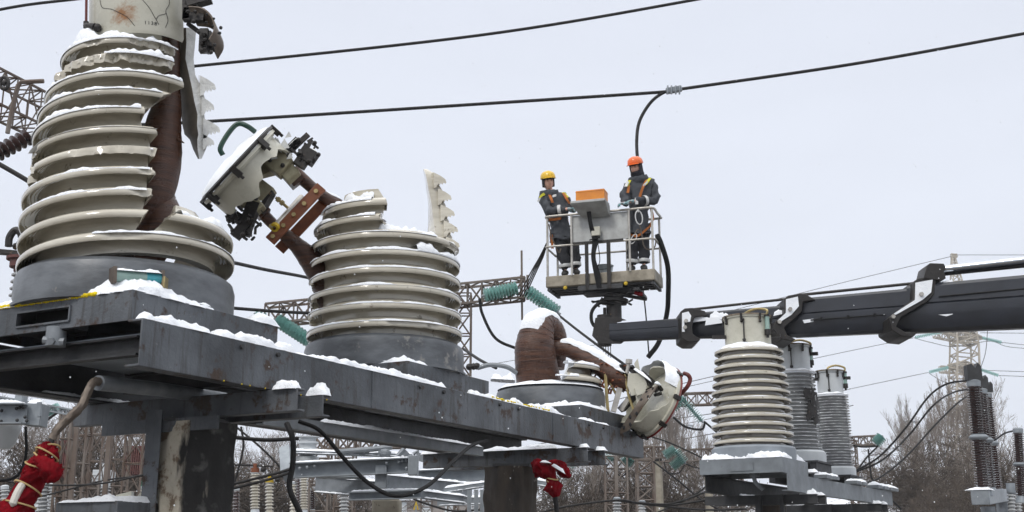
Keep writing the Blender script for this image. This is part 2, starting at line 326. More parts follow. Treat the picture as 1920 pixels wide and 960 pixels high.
K['cap_rust'] = rust_cap()
# ================================================================ FOREGROUND ROW
AA = .542
UD = V((AA, 1, 0)).normalized(); VD = V((1, -AA, 0)).normalized(); ZZ = V((0, 0, 1))
CA = at(236, 568, 6.5); CA.z = 2.885
FR = CA + V((.075, 0, 0))              # centre line of the frame
def fr(u, v, z): return FR + UD * u + VD * v + ZZ * (z)
BX = .56; BH = .155

NP = 19
def shed_prof(z0, pitch, Rc, Rs):
    d = Rs - Rc
    return [(Rc + d * x, z0 + pitch * z) for x, z in ((0, 0), (.01, .56), (.08, .76), (.18, .84), (.27, .64), (.34, .82), (.43, .60), (.50, .79), (.59, .55), (.66, .75), (.75, .50), (.83, .66), (.90, .37), (.95, .30), (.99, .33), (1.012, .44), (.99, .56), (.92, .65), (.45, .84))]
def snow_rim(m, T, z, Rs, a0, a1, h=.02, w=.06, seed=0, n=72, gap=-9):
    "snow lying on the rim of a shed"
    o = []; P = [(0.004, -.006), (.004, .35), (-.010, .85), (-.03, 1.0), (-w, .75), (-w - .03, .3)]
    for i in range(n + 1):
        a = a0 + (a1 - a0) * i / n; q = nz(math.sin(a) * 3 + seed, math.cos(a) * 3, seed * 1.7); hh = h * max(.05, .75 + 1.1 * q + .4 * nz(a * 14, seed))
        if q < gap: hh = 0.0
        for dr, k in P:
            o.append(T @ V((math.sin(a) * (Rs + dr), -math.cos(a) * (Rs + dr), z + hh * k + (.012 if dr < -.05 else 0))))
    c = len(P); m.add(o, [(i * c + j, i * c + j + 1, (i + 1) * c + j + 1, (i + 1) * c + j) for i in range(n) for j in range(c - 1)], 0)

def shell(m, T, prof, wall, rng, n=64, chip=None, seed=0):
    "porcelain shell whose angular extent changes with height: outer glaze, inner wall and broken edges"
    rows = []
    for i, (r, z) in enumerate(prof):
        a0, a1 = rng(z, i)
        row = []; ri = max(.02, wall(z))
        for j in range(n + 1):
            a = a0 + (a1 - a0) * j / n; rr = r; zz = z
            if chip:
                rr2 = chip(i, r, z, a)
                if rr2 < rr: zz = z + .006 * nz(a * 30, z * 20, seed); rr = rr2
            row.append((T @ V((math.sin(a) * rr, -math.cos(a) * rr, zz)), rr < r - .002))
        rows.append((row, [T @ V((math.sin(a0 + (a1 - a0) * j / n) * ri, -math.cos(a0 + (a1 - a0) * j / n) * ri, z)) for j in range(n + 1)]))
    c = n + 1; R = len(rows)
    vo = [p for row, _ in rows for p, _ in row]; vi = [p for _, row in rows for p in row]; flags = [f for row, _ in rows for _, f in row]
    for i in range(R - 1):
        for j in range(n):
            q = (i * c + j, i * c + j + 1, (i + 1) * c + j + 1, (i + 1) * c + j)
            br = sum(flags[k] for k in q) >= 2
            m.f.append(tuple(len(m.v) + k for k in q)); m.m.append(1 if br else (0 if (i % NP) >= 12 else 3))  # rims stay cream; barrel and underside faces take the painted-in shade
    o = len(m.v); m.v += [tuple(p) for p in vo]
    oi = len(m.v); m.v += [tuple(p) for p in vi]
    for i in range(R - 1):
        for j in range(n): m.f.append((oi + i * c + j, oi + (i + 1) * c + j, oi + (i + 1) * c + j + 1, oi + i * c + j + 1)); m.m.append(2)
        for j in (0, n): m.f.append((o + i * c + j, oi + i * c + j, oi + (i + 1) * c + j, o + (i + 1) * c + j)); m.m.append(1)
    for i in (0, R - 1):
        for j in range(n): m.f.append((o + i * c + j, o + i * c + j + 1, oi + i * c + j + 1, oi + i * c + j)); m.m.append(1)
PM = [K['porc'], K['porc_break'], K['porc_in'], K['porc_shaded']]
D = math.radians

def tank(root, C, R, H, mat_, snow=None, n=56):
    m = M(); T = Matrix.Translation(C)
    m.lathe([(.01, 0), (R * .97, 0), (R, .02), (R, H - .07), (R - .012, H - .03), (R - .05, H - .004), (R - .10, H), (.01, H)], n, T)
    m.lathe([(R + .004, .0), (R + .018, .002), (R + .018, .018), (R + .004, .02)], n, T)
    return m.build('tank', mat_, root)
def plinth(root, u, v0, zt, h, s, su, snowh=.05, window=False, seed=0):
    "steel box under a transformer: open frame seen from below; snow on top"
    m = M(); t = .02; c = fr(u, v0, 0); c.z = zt
    m.box(c - ZZ * (t / 2), UD * su, VD * s, ZZ * t / 2)
    m.box(c + VD * (s - t / 2) - ZZ * (h / 2 + t / 2), UD * su, VD * t / 2, ZZ * (h - t) / 2)
    m.box(c - VD * (s - t / 2) - ZZ * (h / 2 + t / 2), UD * su, VD * t / 2, ZZ * (h - t) / 2)
    m.box(c + UD * (su - t / 2) - ZZ * (h / 2 + t / 2), UD * t / 2, VD * (s - t), ZZ * (h - t) / 2)
    if not window: m.box(c - UD * (su - t / 2) - ZZ * (h / 2 + t / 2), UD * t / 2, VD * (s - t), ZZ * (h - t) / 2)
    else:
        w0, w1 = -.03 * s, -.47 * s     # terminal box opening in the near end
        e = c - UD * (su - t / 2) - ZZ * (t)
        def seg(a, b, z0, z1): m.box(e + VD * (a + b) / 2 - ZZ * (z0 + z1) / 2, UD * t / 2, VD * abs(b - a) / 2, ZZ * abs(z1 - z0) / 2)
        lo, hi = window
        seg(s - t, hi, 0, h - t); seg(lo, -s + t, 0, h - t); seg(hi, lo, 0, .022); seg(hi, lo, h - t - .035, h - t)
        m.box(e + VD * (lo + hi) / 2 - ZZ * h / 2 + UD * .11, UD * .002, VD * (hi - lo) / 2, ZZ * h / 2, 1)
        m.box(e + VD * (lo + hi) / 2 - ZZ * .004 - ZZ * (h - t) + UD * .055, UD * .055, VD * (hi - lo) / 2, ZZ * .002, 1)
        # frame lip round the opening and wire ends inside
        for z in (.022, h - t - .035): m.bar(e + VD * hi - ZZ * z - UD * .016, e + VD * lo - ZZ * z - UD * .016, .012, .010)
        for v in (lo, hi): m.bar(e + VD * v - ZZ * .022 - UD * .016, e + VD * v - ZZ * (h - t - .035) - UD * .016, .012, .010, up=VD)
    o = m.build('plinth', [K['steel'], K['black']], root, bevel=.004)
    return o

# ---------------------------------------------------------------- transformer A, shattered, largest, left
rA = thing('current_transformer', 'largest shattered insulator column at the left edge, rust-starred cream cap on top', 'transformer', CA, 'shattered current transformers on the front steel frame')
plinth(rA, -.02, .0, CA.z, BH, BX, BX, window=(-.27, .13), seed=1)
tank(rA, CA, .597, .235, K['tankpaint'])
TA = Matrix.Translation(CA + V((0, 0, .235))) @ Matrix.Rotation(D(-5.6), 4, 'Y') @ Matrix.Rotation(D(-3.0), 4, 'X')
pitA = .1265; NA = 11
def RsA(k): return interp(k, [(0, .59), (1, .588), (2, .583), (3, .572), (4, .56), (5, .543), (6, .522), (7, .495), (8, .46), (9, .418), (10, .375)])
def RcA(k): return interp(k, [(0, .48), (3, .45), (6, .405), (8, .345), (9, .31), (10, .27)])
profA = []
for k in range(NA): profA += [(r, z) for r, z in shed_prof(k * pitA, pitA, RcA(k), RsA(k))]
profA.append((.285, NA * pitA))
def edgeA(z):
    k = z / pitA
    return D(interp(k, [(1.0, 22), (1.45, 26), (2.45, 29), (3.45, 31), (4.45, 32), (5.45, 34), (6.2, 27), (6.6, 27), (7.45, 42), (8.3, 60), (8.7, 58), (9.45, 56), (10.45, 68)]))
chipsA = [(10, -40, -22, .03, 1), (10, 0, 62, .055, 2), (9, -100, 42, .060, 3), (5, -110, -62, .04, 7), (4, -34, 50, .030, 4), (4, -100, -62, .06, 8), (3, 5, 40, .030, 5), (2, 0, 40, .045, 6), (0, -14, 10, .02, 9)]
def chipA(i, r, z, a):
    k = min(NA - 1, i // NP); q = (math.degrees(a) - 18 + 180) % 360 - 180
    for kk, b0, b1, dp, sd_ in chipsA:
        if kk == k and b0 < q < b1 and 8 <= i % NP <= 17:
            e = min(1, (q - b0) / 6, (b1 - q) / 6); lim = RsA(k) - dp * e * (.55 + 1.0 * nz(q * .11, sd_ * 5) + .5 * nz(q * .4, sd_))
            # broken face leans outwards towards the underside
            lim += (.5 - ((i % NP) - 8) / 9) * .02 * e
            return min(r, max(lim, RcA(k) + .01))
    return r
mA = M()
def rngA(z, i):
    e = edgeA(z) + .05 * nz(z * 23, 3.3) + .04 * nz(z * 60, 1)
    return (D(-165), e)
cut = NP
shell(mA, TA, profA[:cut + 1], lambda z: .43, lambda z, i: (D(-180), D(180)), 110, chipA)                # lowest shed is whole
shell(mA, TA, profA[cut:], lambda z: interp(z / pitA, [(0, .42), (6, .34), (9, .25), (11, .22)]), rngA, 120, lambda i, r, z, a: chipA(i + cut, r, z, a), 2)
# remaining right-hand part of the second shed, peaking in the middle, and a bit behind it
def rngA2(z, i):
    k = (z / pitA - 1); return (D(interp(k, [(0, 33), (.5, 41), (1.0, 48), (1.8, 56)])) + .04 * nz(z * 40, 9), D(interp(k, [(0, 135), (.7, 122), (1, 88), (1.8, 64)])) + .05 * nz(z * 33, 5))
shell(mA, TA, profA[cut:cut + NP] + [(.46, pitA * 2.05), (.44, pitA * 2.5)], lambda z: .42, rngA2, 50)
shell(mA, TA, profA[cut:2 * cut + 16], lambda z: .42, lambda z, i: (D(interp(z / pitA, [(1, 124), (2.8, 130)])) + .05 * nz(z * 30), D(interp(z / pitA, [(1, 165), (2.8, 145)]))), 24)
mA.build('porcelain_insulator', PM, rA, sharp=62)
ms = M()
for k in range(NA):
    z = k * pitA + pitA * .59; e = edgeA(k * pitA + .05)
    if k in (9,): snow_rim(ms, TA, z, RsA(k), D(0), e - .02, .045, .05, k)
    elif k == 5: snow_rim(ms, TA, z - .004, RsA(k), D(-60), e, .007, .03, k, gap=.0)
    elif k == 0: snow_rim(ms, TA, z, RsA(k), D(0), D(110), .022, .05, k)
    elif k == 4: snow_rim(ms, TA, z, RsA(k) - .03, D(-60), e, .012, .03, k, gap=-.1)
    elif k == 1:
        snow_rim(ms, TA, z, RsA(k) - .012, D(-60), e, .010, .04, k, gap=.05); snow_rim(ms, TA, z + .004, RsA(k) - .03, D(48), D(132), .06, .09, k)
        snow_rim(ms, TA, z + .05, RsA(2) - .02, D(128), D(156), .06, .09, k + 4, n=16)
    else: snow_rim(ms, TA, z - .008, RsA(k) - (.004 if k < 4 else -.002), D(-100), e - .03, .034 if k > 5 else .022, .05, k, gap=-.35 if k < 5 else -9)
snow_rim(ms, TA, 10 * pitA + .085, .345, D(-150), D(60), .075, .07, 33)
ms.build('snow_cover', K['snow'], rA, sharp=0 or 60)
# cap
TC = Matrix.Translation((.095, 0, 0)) @ TA
zc = NA * pitA + .01
K['rust_vec'].inputs[1].default_value = TC @ V((-.02, -.30, zc + .12))
m = M(); m.lathe([(.30, 0), (.312, .02), (.312, .50), (.33, .505), (.33, .54), (.01, .56)], 64, TC @ Matrix.Translation((0, 0, zc)), a0=D(-200), a1=D(64), closed=False)
m.lathe([(.285, .02), (.285, .50)], 40, TC @ Matrix.Translation((0, 0, zc)), a0=D(-200), a1=D(64), closed=False)
m.add([TC @ V((math.sin(D(64)) * .312, -math.cos(D(64)) * .312, zc + q)) for q in (.02, .5)] + [TC @ V((math.sin(D(64)) * .285, -math.cos(D(64)) * .285, zc + q)) for q in (.5, .02)], [(0, 1, 2, 3)])
capA = m.build('cap', K['cap_rust'], rA, sharp=40)
def oncap(a, z, r=.314): return TC @ V((math.sin(D(a)) * r, -math.cos(D(a)) * r, zc + z))
m = M()
for pts in ([(-34, .26), (-30, .20), (-18, .17), (-10, .14), (0, .10), (8, .04)], [(2, .30), (10, .25), (22, .17), (28, .11), (33, .06)], [(44, .30), (45, .22), (41, .17), (40, .14), (33, .12), (30, .09)], [(41, .15), (43, .10), (40, .05)]):
    P = [oncap(a, z) for a, z in pts]; m.tube(catmull(P, 4), .0016, 4)
m.build('crack', K['black'], rA)
def text(s, size, loc, rot, mat_, parent, name='painted_number'):
    c = bpy.data.curves.new(name, 'FONT'); c.body = s; c.size = size; c.extrude = .0006; c.align_x = 'CENTER'
    o = bpy.data.objects.new(name, c); COL.objects.link(o)
    dg = bpy.context.evaluated_depsgraph_get(); me = bpy.data.meshes.new_from_object(o.evaluated_get(dg)); bpy.data.objects.remove(o)
    for v in me.vertices: v.co = (rot @ v.co) + V(loc)
    me.materials.clear(); me.materials.append(mat_); o = bpy.data.objects.new(name, me); COL.objects.link(o); par(o, parent); return o
def rmat(x, y, z): return Matrix((x, y, z)).transposed().to_3x3()
for i, ch in enumerate('1138'):
    a = 19 + i * 3.5; n_ = (TC.to_3x3() @ V((math.sin(D(a)), -math.cos(D(a)), 0))).normalized(); up = (TC.to_3x3() @ ZZ).normalized()
    text(ch, .032, oncap(a, .052, .3135), rmat(up.cross(n_), up, n_), K['black'], rA)
m = M(); m.tube([oncap(-52, .5, .345), oncap(-52, .12, .345)], .008, 8, 1)       # drain rod and its angled cock at left
m.tube([oncap(-52, .15, .345), oncap(-52, .11, .345)], .016, 10); m.tube([oncap(-52, .125, .345), oncap(-42, .095, .36), oncap(-34, .07, .345)], [.018, .014, .022], 10)
m.ball(oncap(-33, .065, .335), .026, n=10); m.ball(oncap(-88, .035, .325), .02, n=8)
m.build('drain_valve', [K['blackmetal'], K['redpaint']], rA)
# scorched linkage and slotted steel hoop hanging at the right of the cap
m = M(); YB = CA.y - .15
def ax_(x, y, dy=0): return at(x, y, YB + dy)
m.bar(ax_(350, -40), ax_(350, 38), .05, .04); m.bar(ax_(352, 8), ax_(395, -4), .07, .05); m.bar(ax_(345, 28), ax_(384, 30), .05, .075)
m.tube([ax_(350, 5), ax_(372, 8)], .035, 10); m.tube([ax_(352, 44, .05), ax_(376, 62, .05)], .014, 8)
for x, y, r in ((352, 22, .013), (363, 40, .015), (366, 22, .012), (372, 60, .012), (414, 52, .011), (412, 62, .01), (384, 75, .014), (378, 95, .016), (384, 92, .012), (402, 84, .012), (396, 98, .012)): m.ball(ax_(x, y, -.05), r, n=8)
m.bar(ax_(384, 56), ax_(382, 98), .05, .05); m.bar(ax_(392, 60), ax_(398, 96), .03, .03)
for x, y in ((381, 65), (391, 82), (384, 95), (377, 80)): m.bar(ax_(x, y, -.06), ax_(x + 9, y + 4, .05), .02, .02)
m.build('burnt_linkage', K['blackmetal'], rA, sharp=30)
def strap_arc(m, P, w, th, up, mi=0):
    "bent flat strip: swept rectangle through P, width along up"
    P = catmull(P, 5); o = []
    for i, p in enumerate(P):
        t = (P[min(i + 1, len(P) - 1)] - P[max(0, i - 1)]).normalized(); n_ = t.cross(up).normalized(); 
        for s_, q in ((-1, -1), (1, -1), (1, 1), (-1, 1)): o.append(p + up * s_ * w / 2 + n_ * q * th / 2)
    fs = [(i * 4 + j, i * 4 + (j + 1) % 4, (i + 1) * 4 + (j + 1) % 4, (i + 1) * 4 + j) for i in range(len(P) - 1) for j in range(4)] + [(0, 1, 2, 3), tuple(len(o) - 4 + k for k in range(4))]
    m.add(o, fs, mi); return P
m = M(); dgl = (V((-.25, -.75, .6))).normalized()
for dy, w in ((0, .13), (.06, .10)):
    P = strap_arc(m, [ax_(362, 30, dy), ax_(388, 34, dy), ax_(405, 50, dy), ax_(410, 72, dy), ax_(400, 92, dy)], w, .010, dgl)
for x, y in ((388, 27), (401, 35), (387, 42), (399, 49), (410, 62)): m.ball(ax_(x, y, -.075), .008, n=8, mi=1)
m.build('slotted_hoop', [K['bronze'], K['black']], rA, sharp=30)
# paper-wrapped core bulging out of the broken side
m = M(); Yc = CA.y - .02
core = [(318, 20, .05), (320, 110, .05), (314, 190, .06), (306, 240, .06), (302, 300, .06), (284, 370, .06), (252, 430, .10), (215, 500, .15)]
P = catmull([at(x, y, Yc + q) for x, y, q in core], 8); m.tube(P, [interp(i / len(P), [(0, .045), (.2, .06), (.30, .085), (.42, .105), (.6, .12), (.8, .12), (1, .11)]) for i in range(len(P))], 28, wob=.03)
P = catmull([at(x, y, Yc + .10) for x, y in ((292, 330), (300, 375), (300, 425), (262, 490))], 8); m.tube(P, [interp(i / len(P), [(0, .05), (.5, .115), (1, .12)]) for i in range(len(P))], 28, wob=.02)
m.tube([at(334, 262, Yc - .06), at(345, 268, Yc - .10)], [.012, .003], 6)
m.build('paper_core', K['paper'], rA, sharp=60)
# torn wall piece still hanging at the right, with stumps of four sheds
def px_plate(m, pts, Y, th, mi=0, dY=None):
    n = len(pts); F = [at(p[0], p[1], Y + (dY(p) if dY else 0)) for p in pts]; B = [q + V((0, th, 0)) for q in F]
    m.add(F + B, [tuple(range(n)), tuple(range(n, 2 * n))[::-1]] + [(i, i + n, (i + 1) % n + n, (i + 1) % n) for i in range(n)], mi)
m = M(); Yw = CA.y + .02
def wallstrip(m, spine, Y0, th_out, mi_in, mi_edge, curve=.0):
    "curved broken wall: rows (y, x_left, x_edge0, x_edge1): dark inner face then pale broken edge"
    rows = []
    for y, xl, x0, x1 in spine:
        j1 = 3 * nz(y * .09, 2); rows.append([at(xl, y, Y0 + .16), at((xl + x0) / 2, y, Y0 + .06), at(x0 + j1, y, Y0), at(x1, y, Y0 + .03), at(x1 - 2, y, Y0 + .12), at(xl + 2, y, Y0 + .24)])
    c = 6; o = [p for r in rows for p in r]; n = len(rows); b = len(m.v); m.v += [tuple(p) for p in o]
    for i in range(n - 1):
        for j in range(c):
            m.f.append((b + i * c + j, b + i * c + (j + 1) % c, b + (i + 1) * c + (j + 1) % c, b + (i + 1) * c + j)); m.m.append(mi_in if j in (0, 1) else mi_edge if j == 2 else 0)
    m.f.append(tuple(b + k for k in range(c))); m.m.append(1); m.f.append(tuple(b + (n - 1) * c + k for k in range(c))); m.m.append(1)
wallstrip(m, [(52, 328, 348, 368), (80, 328, 349, 366), (110, 328, 348, 363), (140, 328, 353, 366), (165, 330, 360, 378), (190, 335, 364, 386), (215, 340, 370, 383), (235, 342, 369, 386), (252, 346, 371, 384), (262, 356, 370, 392), (280, 362, 370, 386), (298, 371, 373, 378)], Yw, .02, 2, 1)
def stump(m, tip, Y, lw, lh, dep=.12, ang=0):
    "broken stump of one shed seen end on: sloping top, ribbed underside"
    x, y = tip; s = 1
    out = [(x - lw, y - lh * .95), (x - lw * .45, y - lh * .62), (x - lw * .08, y - lh * .30), (x, y), (x - lw * .06, y + lh * .12), (x - lw * .22, y + lh * .02), (x - lw * .30, y + lh * .22), (x - lw * .42, y + lh * .04), (x - lw * .52, y + lh * .26), (x - lw * .62, y + lh * .10), (x - lw * .8, y + lh * .45), (x - lw, y + lh * .55)]
    F = [at(a, b, Y) for a, b in out]; B = [at(a - lw * .1, b - lh * .02, Y + dep) for a, b in out]; n = len(out)
    m.add(F, [tuple(range(n))], 1); m.add(F + B, [(i, i + n, (i + 1) % n + n, (i + 1) % n) for i in range(n)] + [tuple(range(n, 2 * n))[::-1]], 0)
for (x, y, w, h) in ((405, 166, 30, 26), (402, 204, 24, 24), (413, 246, 32, 26), (402, 270, 22, 20)): stump(m, (x, y), Yw - .0, w, h)
m.build('hanging_shard', PM, rA, sharp=30)
# level gauge lying in snow in front of the tank
m = M(); g0 = at(213, 517, 5.84); g1 = at(300, 524, 5.98); 
m.tube([g0, g0.lerp(g1, .68)], .032, 14, 0); m.tube([g0.lerp(g1, .68), g1], .031, 14, 1)
m.bar(g0.lerp(g1, -.05), g0.lerp(g1, .02), .078, .085, mi=2); m.bar(g1, g1.lerp(g0, -.05), .08, .085, mi=2); m.bar(g1 + V((.02, 0, -.02)), g1 + V((.035, 0, -.02)), .06, .06, mi=3)
m.build('oil_gauge', [K['glass_tube'], K['glass_blue'], K['bronze'], K['brass']], rA)
m = M(); snow_strip(m, g0 + V((0, 0, .028)), g1 + V((0, 0, .028)), .085, .036, 3, taper=.05)
c0 = fr(-.02, 0, 0); c0.z = CA.z
# banked snow round the tank foot
snow_strip(m, c0 - UD * (BX - .085) - VD * .54, c0 - UD * (BX - .085) + VD * .55, .17, .060, 5, X=-UD, lump=.7)
snow_strip(m, c0 + VD * (BX - .07) - UD * .52, c0 + VD * (BX - .07) + UD * .05, .15, .058, 6, X=VD, lump=.5)
snow_strip(m, c0 + VD * (BX - .04) + UD * .34, c0 + VD * (BX - .04) + UD * .58, .10, .045, 9, X=VD)
snow_patch(m, c0, UD * (BX - .02), VD * (BX - .02), .035, 2)
snow_strip(m, c0 - UD * (BX - .09) + VD * .05, c0 - UD * (BX - .09) + VD * .54, .17, .085, 21, X=-UD, lump=.8)
m.build('snow_bank', K['snow'], rA, sharp=60)
m = M()
for i in range(46):
    q = i / 45; p = c0 - UD * (BX - .004) + VD * (.50 * -1.02 + q * .80); m.ball(p + ZZ * (.004 + .004 * nz(i * .8)), .013 + .004 * nz(i * .5, 3), n=8)
m.build('yellow_ice', K['snow_yellow'], rA, sharp=60)

# ---------------------------------------------------------------- transformer B
CB = fr(2.48, -.03, 0); CB.z = CA.z
rB = thing('current_transformer', 'middle shattered insulator with torn-off cap leaning left on brown leads', 'transformer', CB, 'shattered current transformers on the front steel frame')
plinth(rB, 2.50, 0, CA.z, BH, .54, .56, seed=2); tank(rB, CB, .595, .235, K['tankpaint'])
TB = Matrix.Translation(CB + V((0, 0, .235))) @ Matrix.Rotation(D(-1.2), 4, 'Y'); pitB = .131
def RsB(k): return interp(k, [(0, .58), (5, .565), (6, .54), (7, .49), (8, .44)])
def RcB(k): return interp(k, [(0, .47), (5, .455), (6, .43), (8, .35)])
profB = []
for k in range(9): profB += shed_prof(k * pitB, pitB, RcB(k), RsB(k))
cut = 5 * NP
def chipB(i, r, z, a):
    k = min(8, i // NP); q = (math.degrees(a) + 180) % 360 - 180
    if k == 0 and 8 < q < 48 and 8 <= i % NP <= 17: return min(r, RsB(0) - .02 * (.8 + nz(q * .3)))
    if k >= 1 and q < -66 and 8 <= i % NP <= 17: return min(r, RsB(k) - .035 * (.6 + 1.6 * nz(q * .33, k * 3)))
    return r
mB = M(); shell(mB, TB, profB[:cut + 1], lambda z: .40, lambda z, i: (D(-180), D(180)), 110, chipB)
def rngB(z, i):
    k = z / pitB; return (D(interp(k, [(5, -150), (6.3, -110), (8.2, -56)])) + .05 * nz(z * 30, 2), D(interp(k, [(5, 66), (5.7, 62), (5.75, 50), (6.0, 18), (6.2, 6), (6.6, 0), (7.4, 8), (8.0, 4), (8.5, -2)])) + .05 * nz(z * 28, 7))
shell(mB, TB, profB[cut:8 * NP + 2], lambda z: interp(z / pitB, [(5, .40), (8, .31)]), rngB, 70, lambda i, r, z, a: chipB(i + cut, r, z, a))
shell(mB, TB, [(r * (1 if i % NP < 4 or i % NP > 15 else .95), z) for i, (r, z) in enumerate(profB[cut:cut + NP])], lambda z: .40, lambda z, i: (D(58) + .04 * nz(z * 40), D(160)), 30)
# tall sliver still standing at the right, with the stumps of its sheds
Ys_ = CB.y + .02
wallstrip(mB, [(317, 793, 795, 801), (328, 795, 799, 818), (345, 798, 802, 822), (356, 799, 804, 829), (368, 801, 806, 827), (386, 803, 809, 836), (400, 803, 811, 833), (415, 803, 814, 842), (430, 802, 816, 839), (445, 801, 818, 848), (460, 800, 820, 846), (484, 800, 823, 852)], Ys_, .02, 0, 1)
for (x, y, w, h) in ((837, 342, 24, 20), (847, 373, 26, 21), (853, 403, 27, 21), (859, 433, 27, 21), (862, 462, 26, 20)): stump(mB, (x, y), Ys_ - .005, w, h, .10)
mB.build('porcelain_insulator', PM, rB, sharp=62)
ms = M()
for k in range(5): snow_rim(ms, TB, k * pitB + pitB * .58, RsB(k) - .002, D(-90), D(110), .020 if k < 4 else .028, .045, k + 40, gap=-.5)
snow_rim(ms, TB, 4 * pitB + pitB * .62, RsB(4), D(30), D(110), .055, .12, 61)
snow_rim(ms, TB, 5 * pitB + pitB * .60, RsB(5), D(-100), D(48), .018, .045, 45); snow_rim(ms, TB, 6 * pitB + pitB * .60, RsB(6), D(-100), D(-2), .03, .05, 46); snow_rim(ms, TB, 7 * pitB + pitB * .60, RsB(7), D(-85), D(-6), .045, .06, 47)
snow_rim(ms, TB, 5 * pitB + pitB * .7, .46, D(-10), D(66), .10, .14, 48, n=40)
snow_rim(ms, TB, 8 * pitB - .005, .36, D(-75), D(-8), .075, .1, 49, n=30); snow_rim(ms, TB, 5 * pitB + pitB * .5, .55, D(62), D(105), .05, .1, 50, n=20)
ms.ball(CB + V((.02, .0, .225 + 6 * pitB - .03)), .36, .36, .09, n=24)
c0 = fr(2.50, 0, 0); c0.z = CA.z
snow_patch(ms, c0, UD * .54, VD * .52, .05, 4); snow_strip(ms, c0 - UD * .48 - VD * .5, c0 - UD * .48 + VD * .5, .14, .05, 11, X=-UD); snow_strip(ms, c0 + VD * .46 - UD * .5, c0 + VD * .46 + UD * .22, .14, .05, 12, X=VD)
ms.build('snow_cover', K['snow'], rB, sharp=60)
# leads: two paper-wrapped tubes running up-left from inside, tied by an orange bar
YL = CB.y
m = M(); 
P = catmull([at(655, 620, YL), at(628, 565, YL), at(602, 512, YL - .05), at(562, 465, YL - .12), at(520, 428, YL - .20), at(492, 400, YL - .28)], 8)
m.tube(P, [interp(i / len(P), [(0, .13), (.25, .125), (.42, .105), (.62, .06), (.8, .042), (1, .045)]) for i in range(len(P))], 24, wob=.05)
P = catmull([at(740, 470, YL + .1), at(690, 425, YL), at(640, 390, YL - .1), at(595, 360, YL - .20), at(548, 318, YL - .30)], 8)
m.tube(P, [interp(i / len(P), [(0, .075), (.5, .05), (.7, .043), (1, .05)]) for i in range(len(P))], 20, wob=.05)
m.bar(at(560, 346, YL - .3), at(530, 312, YL - .33), .10, .10); m.bar(at(497, 404, YL - .3), at(470, 372, YL - .33), .10, .10)
m.build('paper_lead', K['paper'], rB, sharp=60)
m = M(); snow_strip(m, at(608, 366, YL - .17) + ZZ * .02, at(640, 383, YL - .1) + ZZ * .03, .06, .03, 2); snow_strip(m, at(672, 396, YL - .03) + ZZ * .03, at(722, 428, YL + .05) + ZZ * .05, .09, .04, 3)
m.build('lead_snow', K['snow'], rB, sharp=60)
m = M(); b0 = at(506, 452, YL - .42); b1 = at(603, 350, YL - .42); bn = (b1 - b0).normalized(); cr = V((0, 1, 0))
m.bar(b0, b1, .025, .085, up=bn.cross(cr)); m.build('clamp_bar', K['orangeiron'], rB, bevel=.004); m = M(); m.bar(b0 + V((.01, .30, .01)), b1 + V((.01, .30, .01)), .025, .085, up=bn.cross(cr))
m.build('clamp_bar', K['orangeiron'], rB, bevel=.004)
for q in (.07, .27, .47, .67, .90):
    m = M(); c = b0.lerp(b1, q) + V((0, -.012, 0)); m.tube([c, c + V((0, -.018, 0))], .017, 6); m.build('bolt', K['brass'], rB, sharp=30)
m = M(); m.tube([at(508, 424, YL - .44), at(508, 424, YL - .47)], .018, 8)
m.tube([at(517, 370, YL - .35), at(540, 390, YL - .30)], .012, 8)
for q in (.1, .4): m.tube([at(517, 370, YL - .35).lerp(at(540, 390, YL - .3), q), at(517, 370, YL - .35).lerp(at(540, 390, YL - .3), q + .22)], .02, 6)
m.build('threaded_rod', K['brass'], rB, sharp=30)
m = M(); p0 = at(517, 424, YL - .44); p1 = at(565, 370, YL - .10); m.tube([p0, p1], .024, 14); m.build('spacer_tube', K['alu'], rB)
m = M(); m.lathe([(.016, 0), (.034, 0), (.034, .03), (.016, .03)], 16, Matrix.Translation(p0) @ (p0 - p1).to_track_quat('Z', 'Y').to_matrix().to_4x4()); m.build('tube_collar', K['yellow'], rB)
# the cap itself: lid to upper-left, cylinder broken open towards the leads
L0 = at(378, 380, YL - .55); L1 = at(511, 238, YL - .55); Lc = (L0 + L1) / 2; Rl = (L1 - L0).length / 2
lx = (L1 - L0).normalized(); axb = V((0, 1, 0)).cross(lx).normalized()
if axb.x < 0: axb = -axb                          # from the lid towards the leads (right, down)
axb = (axb + V((0, .40, 0))).normalized(); ly = axb.cross(lx).normalized()
TCB = Matrix.Translation(Lc) @ rmat(lx, ly, axb).to_4x4()
m = M(); m.lathe([(.01, -.03), (Rl * .9, -.022), (Rl, -.012), (Rl, .004), (Rl * .9, .006), (.01, .008)], 56, TCB); m.build('lid', K['blackmetal'], rB)
m = M()
def rag(i, r, z, a): 
    if i < 2: return r, z
    h = .10 + .05 * nz(math.sin(a) * 2.2, math.cos(a) * 2.2, 3) + (.10 if -2.1 < a < -.1 else -.01) + .04 * nz(a * 5, 1)
    return r * (.97 if i == 3 else 1), (h if i in (2, 3) else .012)
m.lathe([(Rl * .97, .010), (Rl * .97, .034), (Rl * .92, .036), (Rl * .90, .05)], 72, TCB, rf=lambda i, r, z, a: (r, z))
def rag2(i, r, z, a):
    h = .05 + max(.02, .13 + .16 * nz(math.sin(a) * 1.7 + 4, math.cos(a) * 1.7, 3) + .03 * nz(a * 6, 1))
    return r, (h if z > .1 else z)
m.lathe([(Rl * .86, .036), (Rl * .86, .2), (Rl * .82, .2), (Rl * .82, .036)], 90, TCB, rf=rag2)
m.build('cap', K['capw'], rB, sharp=40)
